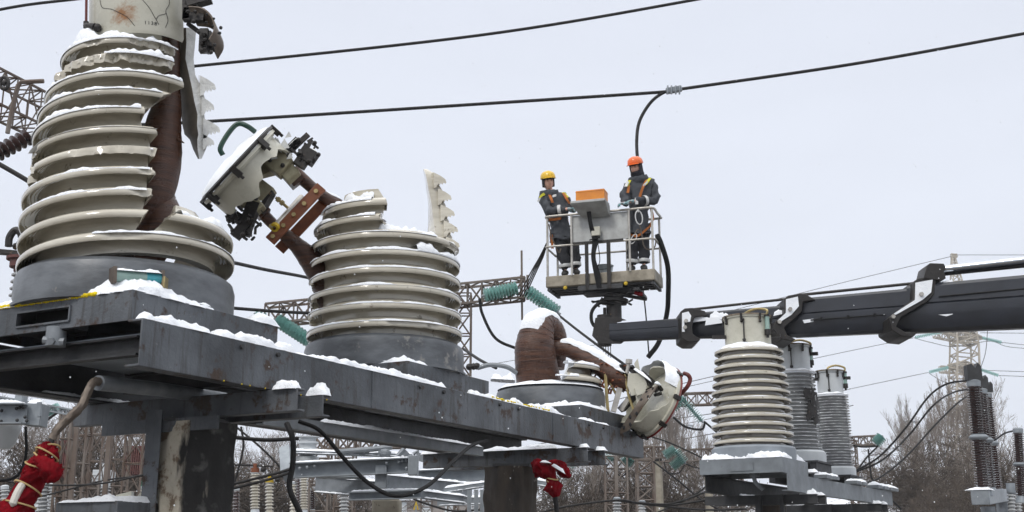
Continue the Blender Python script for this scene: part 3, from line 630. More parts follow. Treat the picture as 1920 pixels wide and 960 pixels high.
for a in range(0, 360, 45):
    m = M(); T2 = TCB @ Matrix.Rotation(D(a + 12), 4, 'Z'); m.box(T2 @ V((0, -Rl * .97, .03)), T2.to_3x3() @ V((.022, 0, 0)), T2.to_3x3() @ V((0, .02, 0)), T2.to_3x3() @ V((0, 0, .045)))
    m.tube([T2 @ V((0, -Rl * .99, .02)), T2 @ V((0, -Rl * .99, .10))], .012, 8)
    m.build('lid_clamp', K['blackmetal'], rB)
m = M(); P = [at(418, 291, YL - .60), at(413, 278, YL - .62), at(424, 256, YL - .62), at(440, 236, YL - .62), at(452, 232, YL - .62), at(466, 238, YL - .62), at(478, 247, YL - .58)]
m.tube(catmull(P, 5), .019, 12); m.build('lifting_handle', K['green'], rB)
m = M(); snow_patch(m, Lc - axb * .03 , lx * Rl * .93, ly * Rl * .93, .01, 2)
T3 = TCB @ Matrix.Translation((0, 0, -.022)) @ Matrix.Scale(-1, 4, (0, 0, 1)); m = M()
m.lathe([(.001, .045), (Rl * .3, .055), (Rl * .6, .042), (Rl * .85, .022), (Rl * .93, 0)], 48, T3, rf=lambda i, r, z, a: (r, z * (1 + .5 * nz(math.sin(a) * r * 9, math.cos(a) * r * 9, 2))))
m.build('lid_snow', K['snow'], rB, sharp=60)
m = M()
def q3(x, y, dy=0): return at(x, y, YL - .50 + dy)
def blk(m, x0, y0, x1, y1, w, d, dy=0, mi=0): m.bar(q3(x0, y0, dy), q3(x1, y1, dy), w, d, up=V((0, 1, 0)), mi=mi)
blk(m, 505, 292, 538, 318, .16, .13, 0); blk(m, 524, 306, 552, 334, .12, .11, .05); blk(m, 436, 352, 462, 380, .14, .12, .05); blk(m, 456, 366, 486, 398, .12, .11, .05); blk(m, 470, 345, 505, 372, .15, .12, .1)
blk(m, 450, 318, 520, 300, .20, .10, .12)
m.build('terminal_block', K['flange'], rB, bevel=.008)
m = M(); blk(m, 500, 355, 478, 392, .13, .12, .1); blk(m, 478, 380, 455, 440, .09, .09, .03); blk(m, 440, 405, 470, 425, .08, .05, .1); blk(m, 565, 285, 590, 300, .10, .10); blk(m, 540, 282, 560, 262, .05, .05); blk(m, 548, 280, 578, 252, .035, .03); blk(m, 570, 290, 584, 262, .025, .02); blk(m, 560, 312, 575, 290, .08, .08)
blk(m, 425, 412, 445, 404, .05, .05); blk(m, 440, 445, 462, 418, .07, .06); blk(m, 462, 330, 445, 350, .08, .06, -.04); blk(m, 420, 390, 440, 410, .04, .04)
for x, y in ((590, 268), (597, 290), (580, 302), (560, 262), (428, 412), (436, 432), (455, 440), (464, 412), (470, 330), (506, 300), (530, 310), (480, 372), (515, 288)): m.ball(q3(x, y, -.08), .018, n=8)
for i in range(26):
    x = random.uniform(540, 595); y = random.uniform(262, 308); p = q3(x, y, random.uniform(-.06, .06)); m.bar(p, p + V((random.uniform(-.05, .05), random.uniform(-.03, .03), random.uniform(-.05, .05))), .02, .014)
for i in range(26):
    x = random.uniform(428, 480); y = random.uniform(395, 445); p = q3(x, y, random.uniform(-.06, .06)); m.bar(p, p + V((random.uniform(-.05, .05), random.uniform(-.03, .03), random.uniform(-.05, .05))), .02, .014)
m.build('burnt_mechanism', K['blackmetal'], rB)
m = M(); snow_strip(m, q3(540, 276, -.05), q3(560, 258, -.05), .06, .04, 3); snow_strip(m, q3(575, 285), q3(598, 290), .06, .04, 4); snow_strip(m, q3(500, 268, -.06), q3(530, 288, -.06), .05, .035, 5)
for i in range(10):
    x = random.uniform(505, 545); y = random.uniform(258, 300); p = q3(x, y, -.09); m.add([p, p + V((.05, 0, .01)), p + V((.03, -.01, .05)), p + V((.02, .02, .02))], [(0, 1, 2), (0, 2, 3), (1, 2, 3), (0, 1, 3)])
m.build('porcelain_splinters', K['porc_break'], rB)

# ---------------------------------------------------------------- transformer C
CC = fr(5.25, -.03, 0); CC.z = CA.z + .02
rC = thing('current_transformer', 'farthest shattered transformer with snow-capped brown winding ring and fallen cap', 'transformer', CC, 'shattered current transformers on the front steel frame')
plinth(rC, 5.25, 0, CA.z, BH, .55, .56, seed=3); tank(rC, CC, .52, .21, K['tankpaint'])
YC = CC.y
def pc(x, y, d=0): return at(x, y, YC + d)
m = M()
ring = catmull([pc(1011, 722, .0), pc(1006, 690, -.06), pc(1003, 655, -.10), pc(1007, 626, -.08), pc(1018, 612, 0), pc(1034, 622, .10), pc(1040, 650, .16), pc(1036, 690, .16)], 8)
m.tube(ring, [interp(i / len(ring), [(0, .215), (.3, .19), (.6, .135), (1, .115)]) for i in range(len(ring))], 28, wob=.03)
for q in range(0, len(ring), 3):
    R_ = interp(q / len(ring), [(0, .215), (.3, .19), (.6, .135), (1, .115)]); t_ = (ring[min(q + 1, len(ring) - 1)] - ring[max(0, q - 1)]).normalized(); x_, y_ = frame(t_); m.tube([ring[q] + (x_ * math.cos(a / 12 * PI) + y_ * math.sin(a / 12 * PI)) * (R_ * .998 + .002 * nz(a * .4, q)) + t_ * .012 * nz(a * .2, q * .7) for a in range(25)], .0035, 4)
arm = catmull([pc(1022, 658, .0), pc(1050, 652, -.02), pc(1085, 664, -.05), pc(1120, 684, -.08), pc(1150, 705, -.1), pc(1178, 722, -.1)], 8)
m.tube(arm, [interp(i / len(arm), [(0, .07), (.4, .075), (.75, .095), (1, .08)]) for i in range(len(arm))], 24, wob=.08)
m.build('paper_core', K['paper'], rC, sharp=60)
m = M()
for i in range(70):
    q = random.random(); p = pc(1125 + q * 62 + random.uniform(-6, 6), 700 + random.uniform(-22, 26) + q * 10, -.12 + random.uniform(-.05, .05)); m.bar(p, p + V((random.uniform(-.05, .05), random.uniform(-.04, .02), random.uniform(-.08, .04))), .018, .010)
m.build('frayed_paper', K['orangeiron'], rC)
m = M()
m.tube([pc(1135, 700, -.16), pc(1137, 735, -.2), pc(1140, 772, -.2)], .016, 6); m.tube([pc(1172, 700, -.16), pc(1178, 740, -.2), pc(1190, 775, -.22)], .013, 6); m.tube([pc(1142, 715, -.14), pc(1160, 748, -.1)], .012, 6)
m.build('copper_lead', K['brass'], rC)
m = M()
for a_, b_, w_, h_, sd_ in ((.50, .66, .20, .075, 1), ): pass
rs = [ring[i] + V((0, -.02, .0)) for i in range(16, 42)]
def snow_tube(m, P, r, seed, cover=1.25):
    "snow lying over the upper side of a thick tube"
    o = []; n = len(P)
    for i, p in enumerate(P):
        t = (P[min(i + 1, n - 1)] - P[max(0, i - 1)]).normalized(); x = t.cross(ZZ)
        x = x.normalized() if x.length > .05 else V((1, 0, 0)); up = x.cross(t).normalized()
        if up.z < 0: up = -up
        e = min(1, i / 3, (n - 1 - i) / 3)
        for k in range(11):
            a = (k / 10 * 2 - 1) * cover * (1 + .15 * nz(i * .4, k, seed)); rr = r[i] if isinstance(r, list) else r
            rr = rr * .97 + (.045 * (1 - (abs(a) / cover) ** 2) * (.8 + .5 * nz(i * .3, seed)) + .006) * (.3 + .7 * e)
            o.append(p + (x * math.sin(a) + up * math.cos(a)) * rr)
    m.add(o, [(i * 11 + k, i * 11 + k + 1, (i + 1) * 11 + k + 1, (i + 1) * 11 + k) for i in range(n - 1) for k in range(10)])
snow_tube(m, ring[22:42], [interp(i / len(ring), [(0, .215), (.3, .19), (.6, .135), (1, .115)]) for i in range(22, 42)], 2, .85)
snow_tube(m, arm[8:36], [interp(i / len(arm), [(0, .07), (.4, .075), (.75, .095), (1, .08)]) for i in range(8, 36)], 3, .9)
c0 = fr(5.25, 0, 0); c0.z = CA.z
snow_patch(m, c0, UD * .54, VD * .53, .06, 6); snow_strip(m, c0 - UD * .48 - VD * .5, c0 - UD * .48 + VD * .4, .13, .055, 14, X=-UD); snow_strip(m, c0 + VD * .47 - UD * .52, c0 + VD * .47 + UD * .18, .13, .055, 15, X=VD)
T4 = Matrix.Translation(CC + ZZ * .205); m.lathe([(.001, .05), (.3, .05), (.45, .035), (.505, 0)], 40, T4, rf=lambda i, r, z, a: (r, z * (1 + .6 * nz(math.sin(a) * 3, math.cos(a) * 3, r * 5))))
m.build('snow_cover', K['snow'], rC, sharp=60)
m = M(); T5 = Matrix.Translation(CC + ZZ * .21)
pr_ = shed_prof(0, .12, .42, .50) + shed_prof(.12, .12, .40, .49)
shell(m, T5, pr_[:NP * 2 - 1], lambda z: .36, lambda z, i: (D(interp(z, [(0, 10), (.12, 20), (.24, 30)])) + .05 * nz(z * 50), D(interp(z, [(0, 115), (.12, 100), (.24, 80)]))), 40)
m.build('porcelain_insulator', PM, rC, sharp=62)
m = M(); snow_rim(m, T5, .19, .49, D(18), D(92), .04, .12, 5, n=40); snow_rim(m, T5, .068, .50, D(5), D(30), .03, .10, 6, n=16); m.build('shard_snow', K['snow'], rC, sharp=60)
# fallen cap, lid facing down-right
e0 = pc(1262, 690, -.05); e1 = pc(1206, 822, -.05); Cc_ = (e0 + e1) / 2; Rc_ = (e1 - e0).length / 2
lx = (e1 - e0).normalized(); ax2 = V((0, 1, 0)).cross(lx).normalized()
if ax2.x > 0: ax2 = -ax2                            # points from the lid back to the upper left
ax2 = (ax2 - V((0, .42, 0))).normalized(); ly = ax2.cross(lx).normalized(); TCC = Matrix.Translation(Cc_) @ rmat(lx, ly, ax2).to_4x4()
m = M(); m.lathe([(.001, -.05), (Rc_ * .7, -.035), (Rc_ * .98, -.012), (Rc_ * 1.02, 0), (Rc_ * .98, .010)], 56, TCC); m.build('lid', K['redpaint'], rC)
m = M(); 
def rag3(i, r, z, a):
    h = .10 + .10 * nz(math.sin(a) * 1.6 + 1, math.cos(a) * 1.6, 7) + .12 * max(0, math.sin(a)) + .02 * nz(a * 7, 1)
    return r, (h if z > .15 else z)
m.lathe([(Rc_ * .97, .008), (Rc_ * .97, .035), (Rc_ * .90, .04), (Rc_ * .90, .2), (Rc_ * .86, .2), (Rc_ * .86, .02), (.001, .02)], 90, TCC, rf=rag3)
m.build('cap', K['capw'], rC, sharp=40)
for a in range(0, 360, 45):
    m = M(); T2 = TCC @ Matrix.Rotation(D(a + 10), 4, 'Z'); m.box(T2 @ V((0, -Rc_ * .99, .02)), T2.to_3x3() @ V((.02, 0, 0)), T2.to_3x3() @ V((0, .015, 0)), T2.to_3x3() @ V((0, 0, .035))); m.build('lid_clamp', K['blackmetal'], rC)
m = M(); P = strap_arc(m, [pc(1222, 728, -.36), pc(1206, 752, -.42), pc(1188, 778, -.38), pc(1168, 812, -.30)], .13, .012, V((.80, -.45, .35)).normalized())
for q, s_ in ((.12, -1), (.12, 1), (.28, -1), (.28, 1), (.72, -1), (.72, 1), (.9, -1), (.9, 1)):
    p = P[int(q * (len(P) - 1))] + V((.80, -.45, .35)).normalized() * s_ * .035 + V((-.2, -.7, -.3)).normalized() * .008; m.ball(p, .014, .008, .020, n=8, mi=1)
m.build('slotted_hoop', [K['bronze'], K['black']], rC, sharp=30)
m = M(); m.tube(catmull([pc(1273, 742, -.02), pc(1288, 726, -.06), pc(1294, 712, -.06), pc(1290, 703, -.06), pc(1282, 700, -.03)], 6), .020, 10); m.build('lifting_handle', K['redpaint'], rC)
m = M(); m.tube([pc(1175, 700, -.2), pc(1179, 680, -.2)], .018, 8); m.tube([pc(1179, 682, -.2), pc(1179.5, 674, -.2)], .035, 6)
m.bar(pc(1150, 772, -.15), pc(1162, 728, -.15), .05, .05); m.bar(pc(1165, 770, -.1), pc(1178, 748, -.12), .05, .04); m.build('bolt', K['alu'], rC, sharp=30)
m = M()
for i in range(22):
    x = random.uniform(1160, 1245); y = 690 + (x - 1160) * .45 + random.uniform(-12, 12); p = pc(x, y, -.18 + random.uniform(-.05, .1)); m.bar(p, p + V((random.uniform(-.07, .07), random.uniform(-.04, .04), random.uniform(-.06, .06))), .035, .025)
m.bar(pc(1200, 700, -.08), pc(1225, 722, -.08), .12, .06); m.bar(pc(1195, 735, 0), pc(1165, 768, -.05), .10, .06)
m.build('burnt_mechanism', K['blackmetal'], rC)
m = M(); px_plate(m, [(1178, 700), (1205, 700), (1213, 720), (1208, 742), (1194, 758), (1192, 740), (1184, 742), (1176, 722)], YC - .24, .03, 0); px_plate(m, [(1196, 672), (1200, 695), (1192, 697), (1190, 680)], YC - .1, .05); px_plate(m, [(1190, 728), (1198, 724), (1205, 738), (1194, 742)], YC - .28, .04); m.build('torn_enamel', K['capw'], rC)
m = M(); T6 = TCC
def capsnow(i, r, z, a): return r * (1 + 0), z
o = []
for i in range(24):
    a = i / 23; ang = PI * (1.12 - .55 * a) + PI / 2 + PI     # along the upper rim of the cap
    for k in range(8):
        z = .01 + k / 7 * (.17 + .03 * nz(i * .3)); r = Rc_ * (.93) + .055 * math.sin(PI * min(1, i / 23 + .03)) ** .5 * (.6 + .5 * nz(i * .35, k * .4)) * math.sin(PI * (k + .7) / 8.4) ** .5
        o.append(TCC @ V((-math.cos((a - .42) * 1.9) * r, math.sin((a - .42) * 1.9) * r, z)))
m.add(o, [(i * 8 + k, i * 8 + k + 1, (i + 1) * 8 + k + 1, (i + 1) * 8 + k) for i in range(23) for k in range(7)])
snow_strip(m, pc(1188, 692, -.22), pc(1222, 716, -.26), .07, .03, 4); snow_strip(m, pc(1226, 718, -.28), pc(1240, 722, -.28), .06, .03, 5); snow_strip(m, pc(1150, 690, -.15), pc(1188, 706, -.18), .06, .03, 7)
m.build('cap_snow', K['snow'], rC, sharp=60)

# ---------------------------------------------------------------- steel frame under the front row
rF = thing('steel_support_frame', 'long dark steel channel frame carrying the three shattered transformers', 'frame', fr(0, .7, -.4))
zb = -BH - .003; HB = .237
def frz(u, v, z): p = fr(u, v, 0); p.z = CA.z + z; return p

m = M(); m.channel(frz(-.60, .665, zb), frz(5.84, .665, zb), HB, .10, .012, VD)
o_ = m.build('main_beam', K['steel'], rF, bevel=.003)
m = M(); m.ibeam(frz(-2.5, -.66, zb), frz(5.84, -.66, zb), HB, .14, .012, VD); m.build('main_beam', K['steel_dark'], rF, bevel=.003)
m = M(); m.channel(frz(1.0, .10, zb - HB - .03), frz(3.75, .10, zb - HB - .03), .075, .06, .008, VD); m.build('lower_rail', K['galv_rust'], rF)
m = M(); m.box(frz(.02, .05, zb - .05), UD * .5, VD * .58, ZZ * .004); m.build('bottom_plate', K['galv'], rF)
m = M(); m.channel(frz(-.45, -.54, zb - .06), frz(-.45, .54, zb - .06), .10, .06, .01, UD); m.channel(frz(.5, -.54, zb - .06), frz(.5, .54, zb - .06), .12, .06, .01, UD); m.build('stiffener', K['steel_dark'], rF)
m = M(); c = at(105, 632, 6.0); m.tube([c + ZZ * .05, c - ZZ * .05], .052, 12); m.tube([c - V((.055, .02, .02)), c + V((.055, -.02, -.03))], .022, 8); m.tube([c + V((0, -.05, -.03)), c + V((0, -.07, -.035))], .02, 6); m.build('drain_boss', K['galv_rust'], rF)
def cross(u, l0, l1, z, h=.135, out=-1, w=.07):
    m = M(); m.channel(frz(u, l0, z), frz(u, l1, z), h, w, .011, UD * out); m.build('cross_channel', K['steel'], rF, bevel=.003)
zx = zb - HB - .004
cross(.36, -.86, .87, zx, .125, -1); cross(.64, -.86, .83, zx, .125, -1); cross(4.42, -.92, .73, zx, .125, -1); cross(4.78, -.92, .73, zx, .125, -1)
m = M(); m.bar(frz(.275, -.50, zx - .17), frz(.275, .39, zx - .17), .02, .075); m.build('cleat', K['steel'], rF)
m = M(); a = at(290, 768, 6.72); m.angle(V((a.x - .04, a.y, 0)), V((a.x - .04, a.y, a.z)), .085, .010, V((1, 0, 0)), V((0, 1, 0))); m.build('post', K['steel'], rF)
m = M()
snow_strip(m, frz(-.59, .625, zb + .002), frz(-.10, .625, zb + .002), .085, .045, 1); snow_strip(m, frz(-.07, .625, zb + .002), frz(.60, .625, zb + .002), .085, .052, 2)
snow_strip(m, frz(.60, .63, zb + .002), frz(2.25, .63, zb + .002), .08, .035, 3); snow_strip(m, frz(2.6, .63, zb + .002), frz(4.75, .63, zb + .002), .07, .035, 4, lump=.9); snow_strip(m, frz(4.8, .63, zb), frz(5.1, .63, zb), .05, .02, 5)
snow_strip(m, frz(-.1, -.62, zb - HB + .012), frz(1.2, -.62, zb - HB + .012), .05, .02, 5); snow_strip(m, frz(.02, .60, zb - HB + .012), frz(1.1, .60, zb - HB + .012), .07, .02, 5)
for u_, v0, v1, w_, h_ in ((.36, .70, .86, .10, .062), (.66, .69, .84, .09, .055), (4.43, .60, .73, .11, .055), (4.77, .58, .74, .11, .055)): snow_strip(m, frz(u_ + .02, v0, zx), frz(u_ + .02, v1, zx), w_, h_, u_ * 9, taper=.035, lump=.6)
snow_strip(m, frz(4.40, -.92, zx), frz(4.40, .45, zx), .09, .035, 7); snow_strip(m, frz(1.6, .08, zb - HB - .03), frz(3.72, .08, zb - HB - .03), .07, .022, 8); snow_strip(m, frz(-.6, -.72, zb - HB + .002), frz(.5, -.72, zb - HB), .05, .02, 9)
m.build('snow_cover', K['snow'], rF, sharp=60)
m = M()
for q in range(90):
    u_ = interp(q / 89, [(0, 2.9), (1, 3.9)]); p = frz(u_, .655 + .01 * nz(q * .7, 5), zb + .010)
    if nz(q * .13, 2) > -.25: m.ball(p + V((0, 0, .006 * nz(q * .6))), .008 + .005 * nz(q * .4, 9), n=6)
for q in range(9): p = frz(.0 + q * .11 + .08 * nz(q * 3.3), .664, zb - HB + .002 + .004 * nz(q)); m.ball(p, .005, n=6)
m.build('yellow_ice', K['snow_yellow'], rF, sharp=60)
# bolts and weld beads on the near beam
for u_ in (.12, .42, 1.9, 2.2, 3.0, 3.3, 4.6, 4.9, 5.5):
    m = M(); m.tube([frz(u_, .664, zb - .035), frz(u_, .680, zb - .035)], .014, 6); m.build('bolt', K['steel_dark'], rF)
for u_ in (1.35, 3.9):                          # butt welds between lengths of beam
    m = M(); P = [frz(u_ + .004 * nz(i * .9), .666, zb - .004 - (HB - .008) * i / 24) for i in range(25)]; m.tube(P, [.006 + .002 * nz(i * 2.3) for i in range(25)], 6); m.build('weld_seam', K['steel'], rF)

# concrete pillars
def pillar(c, w, top, label, name='concrete_pillar', seed=0, mt='pillar'):
    r = thing(name, label, 'pillar', (c.x, c.y, 0)); m = M(); o = []; n = 40; rows = 60
    for j in range(rows + 1):
        z = top * j / rows
        for i in range(n):
            a = 2 * PI * i / n; s_ = max(abs(math.cos(a)), abs(math.sin(a))); rr = w / 2 / s_ ** .86 + .026 * nz(math.cos(a) * 2.4 + seed, math.sin(a) * 2.4, z * 3.2) + .012 * nz(math.cos(a) * 9 + seed, math.sin(a) * 9, z * 11)
            d = UD * math.cos(a + .25) + VD * math.sin(a + .25); o.append(V((c.x, c.y, z)) + d * rr)
    m.add(o, [(j * n + i, j * n + (i + 1) % n, (j + 1) * n + (i + 1) % n, (j + 1) * n + i) for j in range(rows) for i in range(n)] + [tuple(range(rows * n, rows * n + n))])
    b = m.build('shaft', K[mt], r, sharp=70)
    if True:                                       # shift the mesh origin so that the stain sits on its right-hand side
        off = V((c.x + STX[seed % 2], c.y, 1)); b.data.transform(Matrix.Translation(-off)); b.location = off
    m = M(); m.cube((c.x, c.y, top + .012), w * .9, w * .9, .02); m.build('bearing_plate', K['steel_dark'], r); return r
STX = [.035, .16]
ztop = CA.z + zx - .125 - .025
pillar(at(371, 800, 6.85), .345, ztop, 'nearest concrete pillar, pale plaster on one side and soot-black on the other', seed=2)
pillar(at(958, 880, 10.35), .35, ztop, 'brown weathered concrete pillar under the right end of the frame', seed=5, mt='pillar_brown')

# conduit, red-wrapped cable ends, small box, loose cables
Zc = 2.50
r = thing('cable_end', 'brown cable bending out of a grey conduit, wrapped in long red cloth and rope', 'cable', at(60, 900, 5.6), 'cable ends wrapped in red cloth')
m = M(); m.tube([at(184, 718, 6.0), at(300, 730, 6.5), at(420, 748, 7.2)], .040, 16); m.build('conduit', K['galv_rust'], r)
m = M(); P = catmull([at(190, 716, 6.02), at(176, 716, 5.95), at(164, 735, 5.9), at(152, 762, 5.87), at(128, 785, 5.85), at(108, 805, 5.83), at(97, 824, 5.82)], 6); m.tube(P, .022, 10, wob=.25); m.build('sheath', K['bronze'], r)
m = M(); P = catmull([at(100, 818, 5.82), at(92, 838, 5.8), at(84, 855, 5.8)], 4); m.tube(P, .014, 8); m.build('core', K['wire'], r)
def cloth(m, P, R, seed, n=44, k=12):
    P = catmull(P, k); N_ = len(P); o = []; x = None
    for i, p in enumerate(P):
        t = (P[min(i + 1, N_ - 1)] - P[max(0, i - 1)]).normalized()
        if x is None: x, y = frame(t)
        x = (x - t * x.dot(t)).normalized(); y = x.cross(t)
        r0 = interp(i / (N_ - 1), R)
        for j in range(n):
            a = 2 * PI * j / n; q = 1 + .36 * nz(math.cos(a) * 1.7, math.sin(a) * 1.7, i * .16 + seed) + .30 * nz(math.cos(a + i * .12) * 4, math.sin(a + i * .12) * 4, i * .13 + seed) + .10 * nz(math.cos(a) * 9, math.sin(a) * 9, i * .6 + seed)
            o.append(p + (x * math.cos(a) + y * math.sin(a) * .8) * r0 * q)
    m.add(o, [(i * n + j, i * n + (j + 1) % n, (i + 1) * n + (j + 1) % n, (i + 1) * n + j) for i in range(N_ - 1) for j in range(n)] + [tuple(range(n)), tuple(range((N_ - 1) * n, N_ * n))[::-1]]); return P
m = M(); P = cloth(m, [at(92, 835, 5.8), at(88, 852, 5.78), at(72, 872, 5.78), at(62, 900, 5.76), at(42, 935, 5.74), at(20, 985, 5.7)], [(0, .022), (.06, .05), (.2, .062), (.3, .04), (.42, .062), (.75, .072), (1, .085)], 3)
cloth(m, [at(78, 862, 5.74), at(92, 878, 5.70), at(101, 893, 5.69), at(106, 902, 5.7)], [(0, .035), (.4, .055), (.75, .045), (1, .016)], 9)
m.build('red_cloth', K['redcloth'], r, sharp=80)
m = M(); m.tube(catmull([at(44, 905, 5.69), at(32, 925, 5.66), at(22, 950, 5.64)], 5), [.004] + [.018] * 9 + [.004], 8); m.build('white_cloth', K['cloth_white'], r)
def hoop(m, p, t, R, th=.005, tilt=0, sx=1):
    x, y = frame(t); L = [p + x * math.cos(2 * PI * i / 24) * R * sx + y * math.sin(2 * PI * i / 24) * R * .9 + t.normalized() * tilt * math.cos(2 * PI * i / 24) for i in range(25)]; m.tube(L, th, 6)
m = M(); N_ = len(P)
for q, R, tl in ((.10, .054, .012), (.20, .066, -.01), (.33, .058, .015), (.40, .066, .02), (.70, .078, -.01), (.86, .084, .014)):
    i = int(q * (N_ - 1)); hoop(m, P[i], P[i + 1] - P[i], R, .0045, tl)
hoop(m, P[int(.28 * N_)], V((1, 0, .6)), .05, .0045, .03)
m.build('rope', K['rope'], r)
r = thing('cable_end', 'cable in bunched red cloth dusted with snow below the right end of the frame', 'cable', at(1035, 900, 9.9), 'cable ends wrapped in red cloth')
m = M(); P = cloth(m, [at(1004, 868, 10.0), at(1015, 878, 9.95), at(1030, 888, 9.9), at(1036, 905, 9.9), at(1042, 932, 9.9)], [(0, .05), (.25, .09), (.5, .07), (.62, .045), (.85, .08), (1, .03)], 5)
cloth(m, [at(1020, 874, 9.95), at(1044, 872, 9.95), at(1058, 884, 9.93), at(1068, 894, 9.9)], [(0, .04), (.5, .06), (.8, .05), (1, .02)], 2); m.build('red_cloth', K['redcloth'], r, sharp=80)
m = M(); m.tube([at(1040, 925, 9.9), at(1048, 990, 9.9)], .020, 8); m.build('core', K['wire'], r)
m = M(); hoop(m, at(1035, 897, 9.9), V((.2, 0, 1)), .055, .006, .01); hoop(m, at(1034, 902, 9.9), V((.3, 0, 1)), .05, .006, .02); m.build('rope', K['rope'], r)
m = M(); snow_strip(m, at(1012, 866, 9.86) , at(1034, 868, 9.86), .09, .04, 3); snow_strip(m, at(1034, 872, 9.84), at(1060, 888, 9.83), .05, .03, 4); m.build('snow_cover', K['snow'], r)

bx = at(205, 975, 6.6); r = thing('junction_box', 'low dark steel box topped with snow and porcelain shards, lower left', 'box', bx)
zt_ = at(205, 940, 6.6).z; m = M(); c = V((bx.x - .02, 6.85, zt_)); m.box(c - ZZ * .15, UD * .26, VD * .24, ZZ * .15); m.build('body', K['steel'], r, bevel=.005)
m = M(); m.tube([c - ZZ * .3, V((c.x, c.y, 0))], .06, 10); m.build('post', K['steel_dark'], r)
m = M(); snow_patch(m, c, UD * .26, VD * .24, .05, 3); snow_strip(m, c - UD * .23 - VD * .22, c - UD * .23 + VD * .22, .10, .035, 3, X=-UD); m.build('snow_cover', K['snow'], r, sharp=60)
m = M(); px_plate(m, [(212, 938), (218, 928), (246, 921), (247, 938), (230, 942)], 6.7, .05); px_plate(m, [(250, 940), (262, 924), (276, 918), (278, 942)], 6.75, .05); m.build('porcelain_shard', K['capw'], r)
def cable(pts, r_, name, label, cat='cable', mt='rubber', n=8, group=None, k=10):
    m = M(); m.tube(catmull([at(*p) for p in pts], k), r_, n); o = m.build(name, K[mt]); tag(o, label, cat, group); return o
cable([(560, 790, 7.4), (600, 808, 7.4), (645, 860, 7.4), (690, 905, 7.4), (742, 930, 7.4), (800, 912, 7.6), (850, 865, 8.0), (885, 835, 8.4), (915, 826, 8.8)], .013, 'hanging_cable', 'black cable sagging in a deep loop beneath the steel frame')
cable([(538, 795, 7.2), (549, 825, 7.1), (549, 870, 7.1), (543, 915, 7.1), (562, 960, 7.1), (575, 990, 7.1)], .018, 'hanging_cable', 'thick dark cable hanging straight down left of the galvanised beam', mt='wire')
cable([(438, 820, 9.5), (500, 825, 9.6), (560, 822, 9.7)], .016, 'hanging_cable', 'straight black cable running from the nearest pillar to the grey insulator', mt='wire')
cable([(436, 492, 12), (500, 506, 13), (560, 517, 14), (620, 530, 15)], .020, 'overhead_cable', 'grey cable passing between the left and middle shattered insulators', mt='wire', group='short overhead cable lengths')
cable([(440, 578, 12), (520, 584, 12.5), (600, 588, 13)], .018, 'overhead_cable', 'thin grey cable just above the snowy ledge between two transformers', mt='wire', group='short overhead cable lengths')
# ================================================================ BOOM LIFT WITH ITS BASKET
rL = thing('boom_lift', 'black telescopic boom lift with a metal work basket for two workers', 'boom lift', at(1130, 640, 19.4))
Y0 = 19.0
B0 = at(1228, 503, Y0); AXW = V((-math.cos(D(18)), math.sin(D(18)), 0)); AXB = V((math.sin(D(18)), math.cos(D(18)), 0))
BW = 1.90; BD = .70
def bk(a, b, z): return B0 + AXW * a + AXB * b + ZZ * z       # a along the near side leftwards, b into depth, z above the floor
m = M(); m.box(bk(BW / 2, BD / 2, -.10), AXW * BW / 2, AXB * BD / 2, ZZ * .10)
fl = m.build('basket_floor', K['tread'], rL, bevel=.02)
m = M()
for b in (.10, .26, .42, .58): m.bar(bk(.03, b, -.215), bk(BW - .03, b, -.215), .07, .03)
for a in (.05, .62, 1.2, BW - .05): m.bar(bk(a, .02, -.235), bk(a, BD - .02, -.235), .05, .04)
m.bar(bk(.55, -.02, -.26), bk(1.32, -.02, -.26), .05, .08); m.bar(bk(.45, .35, -.28), bk(1.3, .35, -.28), .30, .07); m.bar(bk(.35, .1, -.30), bk(.35, .75, -.33), .10, .05)
m.build('underframe', K['steel_dark'], rL)
m = M()
for a in (.50, 1.55): m.ball(bk(a, -.005, -.225), .035, .02, .035, n=10)
m.build('bumper_stud', K['yellow'], rL)
RT = 1.06; RM = .52
m = M(); r_ = .021
def rail(m, pts, r=.021): m.tube(pts, r, 8)
def rloop(z): return catmull([bk(.95, 0, z), bk(.3, 0, z), bk(.08, 0, z), bk(0, .07, z), bk(0, .35, z), bk(0, BD - .08, z), bk(.08, BD, z), bk(.9, BD, z), bk(BW - .08, BD, z), bk(BW, BD - .08, z), bk(BW, .35, z), bk(BW, .08, z), bk(BW - .08, 0, z), bk(1.3, 0, z), bk(.95, 0, z)], 5)
m.tube(rloop(RT), .022, 8); m.build('top_rail', K['alu'], rL)
m = M(); m.tube(rloop(RM), .018, 8); m.build('mid_rail', K['alu'], rL)
for a, b in ((.03, .03), (.42, 0), (1.43, 0), (BW - .03, .03), (.03, BD - .03), (BW - .03, BD - .03), (.62, BD), (1.2, BD), (.93, BD)):
    m = M(); m.tube([bk(a, b, -.02), bk(a, b, RT)], .020, 8); m.build('rail_post', K['alu'], rL)
m = M(); m.box(bk(.925, .03, RT - .24 - .02), AXW * .49, AXB * .005, ZZ * .24); m.build('side_panel', K['panel'], rL)
m = M(); m.bar(bk(.52, -.03, .535), bk(1.40, -.03, .535), .03, .03); m.bar(bk(1.16, -.03, .52), bk(1.16, -.03, -.30), .06, .06); m.bar(bk(.78, -.03, .52), bk(.78, -.03, -.30), .06, .06); m.build('carrier_frame', K['blackmetal'], rL)
